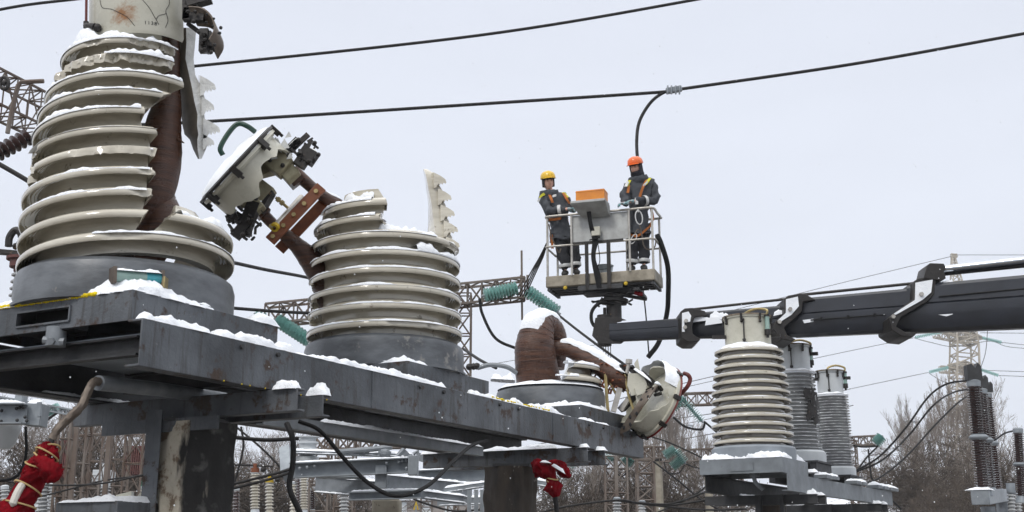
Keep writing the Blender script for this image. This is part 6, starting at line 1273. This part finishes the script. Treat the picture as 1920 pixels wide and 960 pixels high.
post_insulator(at(1619, 985, 32), at(1619, 942, 32), .11, 7, 'small white insulator with dark top near the snowy bank', 'porc_grey', group='small white post insulators')

# ================================================================ GALVANISED DISCONNECTOR STRUCTURE UNDER THE FRAME
rG = thing('disconnector_frame', 'light galvanised beam structure seen below the dark frame between the pillars', 'steel structure', at(740, 950, 13))
def gb(x0, y0, x1, y1, h, Y_, Y2=None, mt='galv', w=.12, snow=True, name='beam', out=None):
    a, b = at(x0, y0, Y_), at(x1, y1, Y2 or Y_); m = M(); hh = h / ppm(Y_); m.channel(a, b, hh, w, .012, out or V((0, -1, 0))); o = m.build(name, K[mt], rG)
    if snow: m = M(); snow_strip(m, a + V((0, .05, 0)), b + V((0, .05, 0)), .12, .025, x0, lump=.2); snow_strip(m, a + V((0, .05, -hh + .012)), b + V((0, .05, -hh + .012)), .12, .02, x0 + 1, lump=.2); m.build('snow_line', K['snow'], o)
    return o
gb(546, 869, 768, 859, 27, 12.5, out=V((0, 1, 0))); gb(522, 843, 772, 851, 6, 13.5, 13.2); gb(783, 883, 912, 876, 24, 14.5, out=V((0, 1, 0))); gb(592, 893, 708, 902, 28, 13.5, 13, 'galv_rust'); gb(710, 889, 885, 907, 28, 12.8, 14, 'galv_rust'); gb(655, 923, 790, 919, 15, 12.6, out=V((0, 1, 0))); gb(790, 920, 870, 930, 14, 12.6, 13, 'galv_rust'); gb(820, 935, 912, 931, 13, 15); gb(832, 915, 912, 903, 9, 13); gb(1004, 899, 1040, 905, 10, 14)
for c_, s_ in ((at(775, 873, 12.4), (.10, .16, .20)), (at(715, 894, 12.5), (.12, .1, .24)), (at(640, 895, 13), (.5, .3, .02))): m = M(); m.cube(c_, *s_); m.build('bracket', K['galv'], rG, bevel=.004)
m = M(); m.bar(at(537, 846, 13.4), at(540, 890, 13), .12, .16, up=V((0, 1, 0))); m.build('end_plate', K['galv'], rG, bevel=.004)
for x in (880, 893, 904): m = M(); m.bar(at(x, 918, 13.6), V((at(x, 918, 13.6).x, 13.6, 0)), .045, .05); m.build('leg', K['galv'], rG, bevel=.004)
for x, y in ((748, 866), (754, 864), (762, 863), (725, 868), (562, 878), (576, 876), (590, 874), (762, 878)): m = M(); m.ball(at(x, y, 12.42), .02, .02, .02, n=6); m.build('bolt', K['galv'], rG)
m = M(); m.tube([at(628, 848, 13.4), at(700, 842, 13.2), at(735, 838, 13.2)], .03, 8); m.tube(catmull([at(655, 850, 13.4), at(680, 852, 13.3), at(698, 842, 13.2), at(706, 834, 13.2)], 5), .012, 6); m.tube([at(745, 856, 12.8), at(758, 842, 12.8)], .03, 6); m.tube([at(775, 852, 12.8), at(783, 846, 12.8), at(784, 858, 12.8)], .025, 6); m.ball(at(722, 850, 12.9), .07, .07, .05, n=10); m.bar(at(710, 848, 12.9), at(730, 847, 12.9), .1, .03); m.bar(at(752, 842, 13), at(768, 858, 13), .06, .06); m.bar(at(783, 856, 12.7), at(797, 860, 12.7), .08, .08); m.build('contact_arm', K['galv_rust'], rG)
m = M(); c = at(726, 940, 13); m.bar(V((c.x, 13, 0)), at(726, 936, 13), .30, .30); r = thing('concrete_pillar', 'small pale concrete pillar under the galvanised beams', 'pillar', V((c.x, 13, 0))); m.build('shaft', K['concrete'], r, bevel=.03)
m = M(); T = Matrix.Translation(at(576, 870, 13.6)); m.lathe([(.001, 0), (.13, 0), (.13, .08), (.09, .09), (.09, .14), (.12, .15), (.12, .17), (.09, .18), (.09, .22), (.12, .23), (.12, .25), (.09, .26), (.09, .29), (.13, .30), (.13, .31), (.001, .32)], 24, T); tag(m.build('post_insulator', K['capg'], sharp=40), 'grey stacked disc insulator standing behind the galvanised beam', 'insulator')
# left one
rH = thing('equipment_beam', 'bolted galvanised beam with bracket at the left edge above the red cloth', 'steel structure', at(30, 800, 9)); m = M(); m.channel(at(-80, 758, 8.9), at(53, 758, 8.9), .155, .10, .010, V((0, 1, 0))); m.build('beam', K['galv'], rH)
m = M(); m.bar(at(53, 778, 9.0), at(84, 780, 9.0), .16, .165); m.bar(at(74, 754, 8.8), at(74, 782, 8.8), .03, .03, up=V((0, 1, 0))); m.bar(at(42, 735, 9), at(38, 757, 9), .06, .1, up=V((0, 1, 0))); m.build('bracket', K['galv'], rH, bevel=.003)
for x, y in ((31, 766), (37, 764), (43, 763), (3, 770), (2, 790), (32, 788), (47, 782), (50, 789)): m = M(); m.ball(at(x, y, 8.86), .014, n=6); m.build('bolt', K['steel_dark'], rH)
m = M(); snow_strip(m, at(-80, 757, 8.95), at(50, 757, 8.95), .1, .03, 2); snow_strip(m, at(-80, 797, 8.95), at(52, 795, 8.95), .1, .02, 3); snow_strip(m, at(54, 757, 9.0), at(86, 758, 9.0), .15, .04, 5); m.build('snow_cover', K['snow'], rH)
m = M(); T = Matrix.Translation(at(6, 842, 9.2)); m.lathe([(.001, 0), (.05, 0), (.09, .05), (.105, .12), (.12, .16), (.12, .18), (.001, .18)], 24, T); tag(m.build('grey_bushing', K['capg'], sharp=40), 'round grey bushing under the bolted beam at the left edge', 'bushing')
gbeam(at(-40, 742, 11), at(150, 776, 11), .05, 16, .012, 'thin frosted rail above the bolted beam at the left edge', 'galv', 'thin rails')
cable([(48, 800, 9.2), (49, 850, 9.2), (38, 885, 9.2), (20, 898, 9.2), (-10, 902, 9.2)], .012, 'drop_wire', 'black wire looping down from the bolted beam left of the red cloth')
# small column behind the base of transformer A
r = post_insulator(at(26, 600, 12), at(38, 510, 12), .085, 7, 'small white ribbed insulator with rust-red head behind the big tank', 'porc_grey', capmt='maroon'); m = M(); m.cyl(at(40, 502, 12), .12, .10, 18); m.cyl(at(40, 488, 12), .15, .03, 18); m.build('head_flange', K['maroon'], r)
m = M(); m.tube(catmull([at(16, 462, 12), at(18, 445, 12), at(28, 432, 12), at(38, 436, 12), at(42, 452, 12)], 5), .04, 8); m.bar(at(-30, 470, 12), at(42, 476, 12), .12, .04); m.ball(at(44, 458, 12), .08, n=8); m.ball(at(30, 462, 12), .04, n=8); m.build('contact_arm', K['blackmetal'], r)
# lower-left and centre yard
GL = 'lattice steel columns'
for x, w, Y_, yt, lb, mt in ((128, .20, 22, 770, 'leftmost thin lattice column beside the red cloth', 'rustgrey'), (157, .30, 24, 765, 'second lattice column right of the red cloth', 'rustgrey'), (188, .36, 27, 765, 'third lattice column, behind the low snowy box', 'rustgrey'), (232, .34, 30, 765, 'fourth lattice column, behind the low snowy box', 'rustgrey'), (262, .36, 24, 765, 'lattice column just left of the steel post', 'rustgrey'), (604, .34, 22, 812, 'rusty lattice column behind the galvanised beam, left side', 'rustgrey'), (650, .40, 26, 815, 'rusty lattice column behind the galvanised beam, right side', 'rustgrey'), (800, .36, 40, 925, 'low rusty lattice column left of the brown pillar', 'rustgrey'), (850, .36, 40, 920, 'low rusty lattice column touching the brown pillar', 'rustgrey')):
    gcol(x, yt, Y_, w, lb, 8, .028, mt)
for x, Y_, lb in ((210, 20, 'thick grey upright post among the lattice columns'), (148, 21, 'slim grey-brown upright post among the lattice columns')): t = at(x, 765, Y_); m = M(); m.bar((t.x, Y_, 0), t, .07, .07); tag(m.build('steel_post', K['rustgrey']), lb, 'post', 'upright steel posts')
gbeam(at(590, 830, 30), at(760, 826, 30), .35, 8, .04, 'rusty lattice beam behind the galvanised structure', group=GR)
for x, yt, yb, Y_, R, n, mt, lb in ((9, 918, 990, 22, .09, 10, 'porc_grey', 'white post insulator at the lower left corner'), (80, 888, 990, 24, .13, 14, 'porc_grey', 'wide white ribbed insulator behind the red cloth'), (97, 912, 990, 24, .07, 14, 'porc_grey', 'narrow grey insulator right of the red cloth'), (134, 890, 990, 26, .09, 14, 'porc_grey', 'white ribbed insulator between the lattice columns'), (198, 912, 985, 26, .12, 12, 'porc_grey', 'white ribbed insulator behind the low snowy box'), (268, 918, 985, 24, .09, 9, 'porc', 'cream insulator with green top behind the porcelain shards'),
                          (478, 888, 955, 20, .085, 12, 'porc', 'cream insulator with red head left of the galvanised beam'), (505, 907, 975, 21, .078, 11, 'porc', 'cream insulator with yellow head left of the thick hanging cable'), (549, 908, 975, 22, .06, 11, 'porc', 'cream insulator directly behind the thick hanging cable'), (570, 896, 956, 21, .075, 12, 'porc', 'cream insulator without head below the galvanised beam'), (559, 898, 965, 23, .045, 13, 'porc_brown', 'thin brown insulator beside the cream one below the beam'), (586, 918, 955, 22, .055, 9, 'porc_brown', 'short brown insulator right of the cream one'), (443, 920, 990, 18, .06, 11, 'porc_brown', 'brown insulator against the right side of the nearest pillar'), (645, 925, 985, 24, .10, 9, 'porc_grey', 'white insulator below the left galvanised beams')):
    r = post_insulator(at(x, yb, Y_), at(x, yt, Y_), R, n, lb, mt, group='small post insulators low in the yard', capmt='capg')
    if 'red head' in lb or 'yellow head' in lb or 'green top' in lb:
        m = M(); c = at(x, yt - 2, Y_); mt_ = 'orangeiron' if 'red' in lb else 'yellow' if 'yellow' in lb else 'greenpaint'; m.cyl(c, .075, .07, 12); m.cyl(c + ZZ * .07, .035, .08, 8); m.build('head', K[mt_], r); m = M(); m.tube([c + V((-.1, 0, .12)), c + V((.3, 0, .10))], .02, 6); m.ball(c + V((.14, 0, .05)), .05, n=8); m.build('contact', K['blackmetal'], r)
for x0, y0, x1, y1, Y_, lb in ((98, 828, 126, 895, 34, 'brown ribbed radiator behind the leftmost lattice column'), (240, 838, 275, 890, 36, 'brown ribbed radiator left of the steel post')):
    m = M(); a = at(x0, y0, Y_); b_ = at(x1, y1, Y_)
    for i in range(10): x = a.x + (b_.x - a.x) * (i + .5) / 10; m.cube((x, Y_, (a.z + b_.z) / 2), (b_.x - a.x) / 18, .5, a.z - b_.z)
    for j in range(7): m.cube(((a.x + b_.x) / 2, Y_, b_.z + (a.z - b_.z) * j / 6), abs(b_.x - a.x), .42, .03)
    tag(m.build('radiator', K['maroon'], sharp=0), lb, 'radiator', 'brown transformer radiators')
for x0, y0, x1, y1, Y_, lb in ((60, 930, 96, 960, 30, 'pale cabinet behind the red cloth at the bottom edge'), (180, 882, 210, 905, 38, 'white tank top seen through the lattice columns')):
    m = M(); a = at(x0, y0, Y_); b_ = at(x1, y1, Y_); m.cube(((a.x + b_.x) / 2, Y_, (a.z + b_.z) / 2), b_.x - a.x, .6, a.z - b_.z)
    for q in (.3, .6): m.cube(((a.x + b_.x) / 2, Y_ - .31, b_.z + (a.z - b_.z) * q), (b_.x - a.x) * 1.02, .03, .04)
    m.tube([V(((a.x + b_.x) / 2, Y_, a.z)), V(((a.x + b_.x) / 2, Y_, a.z + .2))], .08, 8); tag(m.build('equipment_cabinet', K['capg'], bevel=.02), lb, 'cabinet')
for pts, lb in (([(-10, 895, 18), (30, 905, 18), (120, 910, 18), (200, 905, 18), (290, 885, 18)], 'low cable crossing behind the red cloth and lattice columns'), ([(60, 935, 20), (120, 920, 20), (200, 900, 20), (290, 890, 20)], 'second low cable crossing the lattice columns'), ([(436, 908, 12), (500, 892, 12), (545, 880, 12)], 'upper grey cable rising to the galvanised beam'), ([(436, 916, 12), (500, 900, 12), (545, 886, 12)], 'lower grey cable rising to the galvanised beam'), ([(440, 798, 16), (490, 840, 16), (530, 880, 16)], 'thin cable slanting down right to the galvanised beam'), ([(452, 800, 15), (456, 840, 15), (440, 905, 15)], 'thin wire falling beside the nearest pillar'), ([(775, 935, 16), (800, 945, 16), (850, 958, 16), (900, 956, 16)], 'cable at the bottom edge left of the brown pillar'), ([(440, 872, 18), (470, 872, 18)], 'short cable feeding the red-headed insulator'), ([(70, 800, 12), (120, 765, 12)], 'dark cable slanting up to the left of the brown sheath')):
    cable(pts, .014, 'yard_cable', lb, mt='wire')
# ================================================================ GROUND, WOOD AND FAR THINGS
def tz(x, y):
    t = max(0, min(1, (y - 45) / 70)); return 6.6 * t * t * (3 - 2 * t) + max(0, y - 115) * .012 + (.35 * nz(x * .04, y * .05) if y > 45 else 0)
m = M(); xs = [-600 + 20 * i for i in range(61)]; yy = [-60, -20, 0, 10, 20, 30, 40] + [45 + 3 * i for i in range(26)] + [130, 150, 180, 220, 300, 500, 900]
m.v = [(x, y, tz(x, y)) for y in yy for x in xs]; c = len(xs); m.f = [(j * c + i, j * c + i + 1, (j + 1) * c + i + 1, (j + 1) * c + i) for j in range(len(yy) - 1) for i in range(c - 1)]; m.m = [0] * len(m.f)
K['ground'] = mat('snowy_trampled_ground', (.34, .335, .33), .95, 0, (.24, .235, .23), .6, spots=(.11, .10, .09), spot_scale=.35, spot_lo=.40, spots2=(.09, .08, .07), s2scale=2.2, s2lo=.55)
K['hillsnow'] = mat('hill_snow', (.82, .84, .88), .95, 0, (.74, .76, .80), 1.2, spots=(.16, .13, .11), spot_scale=1.6, spot_lo=.62)
mm = M(); 
lo = [f for f in m.f if m.v[f[0]][1] < 48]; hi = [f for f in m.f if m.v[f[0]][1] >= 48]
g = M(); g.v = m.v; g.f = lo; g.m = [0] * len(lo); kind(g.build('ground', K['ground'], sharp=80), 'structure')
g = M(); g.v = m.v; g.f = hi; g.m = [0] * len(hi); kind(g.build('hill', K['hillsnow'], sharp=80), 'structure')
def branch(out, p, d, L, r, lvl, rnd, up, spread, kids, rmin):
    n = 4 if lvl > 1 else 3; pts = [p]; q = V(p); dd = V(d)
    for i in range(n): dd = (dd + V((rnd.uniform(-1, 1), rnd.uniform(-1, 1), rnd.uniform(-.6, 1) + up)) * .16).normalized(); q = q + dd * (L / n); pts.append(V(q))
    out.append((pts, [max(rmin, r * (1 - .62 * i / n)) for i in range(n + 1)], lvl))
    if lvl == 0: return
    for k in range(kids[lvl]):
        t = rnd.uniform(.25, 1) if lvl < len(kids) - 1 else rnd.uniform(.22, 1); i = min(n - 1, int(t * n)); b = pts[i].lerp(pts[i + 1], t * n - i); dr = (pts[i + 1] - pts[i]).normalized(); x, y = frame(dr); a = rnd.uniform(0, 2 * PI); s_ = spread * rnd.uniform(.6, 1.3)
        nd = (dr + (x * math.cos(a) + y * math.sin(a)) * s_ + ZZ * up * .6).normalized(); branch(out, b, nd, L * rnd.uniform(.45, .75) * (1.1 - .4 * t), max(rmin, r * .45 * (1.2 - .5 * t)), lvl - 1, rnd, up, spread, kids, rmin)
def tree_proto(H, seed, up, spread, kids, r0, rmin=.007, mts=('bark', 'twig'), trunk=.45, stems=1, label='', loc=(0, 0, 0)):
    rnd = random.Random(seed); t = thing('bare_tree', label, 'tree', (0, 0, 0), 'bare winter trees'); big = M(); small = M()
    for s_ in range(stems):
        out = []; d = V((rnd.uniform(-.12, .12) * stems, rnd.uniform(-.12, .12) * stems, 1)).normalized(); branch(out, V((rnd.uniform(-.3, .3) * (stems > 1), 0, -.3)), d, H * rnd.uniform(.8, 1) * (.62 + trunk * .3), r0, len(kids) - 1, rnd, up, spread, kids, rmin)
        for pts, rs, lvl in out:
            (big if lvl >= len(kids) - 2 else small).tube(pts, rs, 6 if lvl >= len(kids) - 1 else 3, cap=False)
    big.build('trunk', K[mts[0]], t, sharp=0); small.build('crown', K[mts[1]], t, sharp=0); return t
protos = [tree_proto(10, 1, .25, .75, [0, 4, 5, 6, 11], .13, label='proto'), tree_proto(10, 2, .10, .95, [0, 4, 5, 7, 10], .15, label='proto'), tree_proto(10, 3, .55, .40, [0, 4, 5, 6, 11], .10, mts=('bark_pale', 'twig'), stems=2, label='proto', rmin=.008), tree_proto(6, 4, .05, 1.05, [0, 4, 6, 7, 8], .06, stems=4, label='proto', rmin=.009, mts=('bark', 'bark'))]
used_p = [False] * 4
def tree(k, x, ytop, Y_, label, rot=0, wide=1):
    b = at(x, 940, Y_); z = tz(b.x, Y_); H = (at(x, ytop, Y_).z - z) / (10 if k < 3 else 6) * 1.05
    if not used_p[k]: r = protos[k]; used_p[k] = True; r.location = V((b.x, Y_, z)); r['label'] = label
    else: r = copy_thing(protos[k], (b.x, Y_, z), label)
    r.scale = (H * wide, H * wide, H); r.rotation_euler = (0, 0, rot); return r
TL = [(2, 1812, 735, 75, 'tallest pale bare tree with upright shoots in front of the pylon', 0, 1.0), (2, 1740, 772, 82, 'pale upright tree just left of the pylon', 1, .8), (3, 1790, 835, 62, 'dense dark brown bush below the pylon', 0, 1.7), (3, 1742, 868, 60, 'dense bush left of the dark one below the pylon', 2, 1.4), (1, 1895, 790, 55, 'dark branching tree behind the right edge columns', 1, 1.2), (0, 1868, 752, 85, 'thin bare tree just right of the three brown columns', 2, .9), (3, 1850, 860, 52, 'low dark bush behind the base of the three brown columns', 4, 1.3), (0, 1655, 828, 95, 'dark cone-shaped bare tree left of the far street lamp', 0, .8), (0, 1676, 850, 95, 'smaller dark tree right beside the cone-shaped one', 3, .8), (0, 1625, 862, 90, 'short dark tree right of the small gantry', 1.2, .9), (2, 1715, 800, 90, 'sparse upright tree right of the far street lamp', 2.2, .8),
      (2, 1250, 770, 70, 'upright bare tree directly behind the fallen cap', 0, 1), (0, 1188, 815, 62, 'bare tree left below the fallen cap', 2, 1), (0, 1215, 835, 55, 'bare tree behind the dark rusty lattice column', 4, 1), (2, 1292, 815, 80, 'pale upright tree between the two concrete poles', 5, 1), (2, 1318, 845, 75, 'small pale tree left of the right concrete pole', 1, 1), (0, 1345, 850, 60, 'bare tree under the cream transformer', .5, 1), (3, 1195, 890, 50, 'low bush between lattice column and frame end', .5, 1.5), (3, 1280, 880, 52, 'low pale bush between the two concrete poles', 2.5, 1.5),
      (1, 1040, 850, 50, 'branching tree behind the bunched red cloth', 0, 1.2), (0, 1078, 845, 56, 'bare tree right of the bunched red cloth', 1, 1), (0, 1112, 838, 48, 'thick-trunked bare tree under the frame end', 2, 1), (1, 1160, 850, 58, 'spreading tree behind the two rusty lattice columns', 3, 1.1), (3, 1060, 905, 46, 'scrub below the bunched red cloth', 1.3, 1.6), (3, 1130, 898, 50, 'scrub between the thick trunk and the lattice columns', 3.3, 1.6),
      (0, 505, 792, 58, 'wide bare tree right of the nearest pillar', 0.4, 1.15), (1, 456, 800, 62, 'twiggy tree against the nearest pillar', 2.4, 1.1), (0, 548, 820, 60, 'bare tree behind the thick hanging cable', 4, 1), (3, 480, 880, 50, 'brown scrub behind the red-headed insulator', 1, 1.8), (3, 560, 890, 52, 'brown scrub behind the cream insulators', 2, 1.8), (1, 650, 850, 70, 'tree behind the galvanised beams', 1, 1.1), (0, 740, 845, 75, 'tree behind the middle of the galvanised structure', 5, 1),
      (1, 20, 735, 55, 'big twiggy tree at the left edge', 0, 1.2), (0, 70, 748, 50, 'tree behind the bolted galvanised beam', 1, 1.1), (1, 115, 755, 58, 'tree behind the leftmost lattice column', 2.2, 1.2), (0, 165, 745, 60, 'tree between the second and third lattice columns', 3, 1.1), (1, 215, 750, 62, 'tree behind the thick grey upright post', 4.1, 1.2), (0, 265, 748, 60, 'tree just left of the nearest pillar', 5, 1.1), (3, 30, 855, 42, 'brown scrub at the lower left edge', 0, 1.8), (3, 95, 850, 44, 'brown scrub behind the red cloth', 1.4, 1.8), (3, 160, 850, 46, 'brown scrub behind the second lattice column', 2.8, 1.8), (3, 235, 852, 45, 'brown scrub behind the low snowy box', 3.7, 1.8)]
for a in TL: tree(*a)
# scrub that reads as one mass along the far edge of the yard
rnd = random.Random(5); m = M()
for i in range(1100):
    x = rnd.uniform(-42, 46); y = rnd.uniform(60, 88)
    if 9 < x < 14 and rnd.random() < .6 or 25 < x / y * 60 < 25.5: continue
    px_ = 960 + x / y * 2130
    if 1340 < px_ < 1725: continue
    z = tz(x, y); h = rnd.uniform(.8, 2.6) * (1 + .7 * nz(x * .2, y * .1)); b = V((x, y, z)); d = V((rnd.uniform(-.5, .5), rnd.uniform(-.3, .3), 1)); m.tube([b, b + d * h * .5, b + d * h + V((rnd.uniform(-.3, .3), 0, 0))], [.016, .011, .007], 3, cap=False)
    for k in range(2): q = b + d * h * rnd.uniform(.3, .8); m.tube([q, q + V((rnd.uniform(-.6, .6), rnd.uniform(-.3, .3), rnd.uniform(.2, .6)))], [.009, .006], 3, cap=False)
kind(m.build('undergrowth', K['twig'], sharp=0), 'stuff')
# fence and low wall on the bank, low sheds
m = M(); a = at(1600, 936, 112); b = at(1930, 937, 112); m.bar(V((a.x, 112, tz(a.x, 112) + .35)), V((b.x, 112, tz(b.x, 112) + .35)), .25, .9)
for i in range(30): q = i / 29; x = a.x + (b.x - a.x) * q; m.cube((x, 111.8, tz(x, 112) + .4), .3, .3, 1.1)
tag(m.build('concrete_fence', K['concrete'], sharp=0), 'long low concrete fence along the top of the snowy bank on the right', 'fence')
r = thing('long_shed', 'long low grey building behind the galvanised structure', 'building', V((-8, 58, tz(-8, 58)))); m = M(); a = at(640, 938, 58); b = at(912, 938, 58); zz_ = a.z
m.cube(((a.x + b.x) / 2, 60, zz_ - 1.2), b.x - a.x, 4, 2.4); m.build('wall', K['wall_grey'], r, sharp=0); m = M(); m.cube(((a.x + b.x) / 2, 60, zz_ + .05), b.x - a.x + .5, 4.6, .12); m.build('roof', K['snow'], r, sharp=0, bevel=.04)
for i in range(6):
    m = M(); x = a.x + (b.x - a.x) * (i + .5) / 6; m.cube((x, 57.97, zz_ - .5), .5, .06, .8); w = m.build('window', K['capg'], r, sharp=0)
r = thing('warning_plate', 'tiny yellow plate standing before the long low building', 'sign', at(780, 948, 30)); m = M(); c = at(780, 948, 30); m.add([c + V((-.07, 0, -.1)), c + V((.07, 0, -.1)), c + V((0, 0, .12)), c + V((-.07, .01, -.1)), c + V((.07, .01, -.1)), c + V((0, .01, .12))], [(0, 1, 2), (3, 5, 4), (0, 3, 4, 1), (1, 4, 5, 2), (2, 5, 3, 0)]); m.build('plate', K['yellow'], r, sharp=0); m = M(); m.tube([c, V((c.x, 30, 0))], .02, 5); m.build('post', K['galv'], r)
# falling snow
rnd = random.Random(11); m = M()
for i in range(480):
    y = rnd.uniform(4.2, 22) ; P = at(rnd.uniform(-30, 1950), rnd.uniform(0, 960), y); s_ = rnd.uniform(.0022, .0042) * (y / 7) ** .75
    m.ball(P, s_, s_, s_ * 1.2, n=5)
kind(m.build('falling_snow', K['snow'], sharp=60), 'stuff')

# falling-snow haze over the yard
m = M(); m.box(V((0, 205, 27)), V((260, 0, 0)), V((0, 235, 0)), V((0, 0, 31)))
hz = bpy.data.materials.new('winter_haze'); hz.use_nodes = True; t = hz.node_tree; t.nodes.clear(); oo = t.nodes.new('ShaderNodeOutputMaterial'); pv = t.nodes.new('ShaderNodeVolumePrincipled')
pv.inputs['Color'].default_value = (.92, .94, .98, 1); pv.inputs['Density'].default_value = .0007; pv.inputs['Anisotropy'].default_value = .2; t.links.new(pv.outputs[0], oo.inputs['Volume'])
kind(m.build('haze', hz, sharp=0), 'stuff')
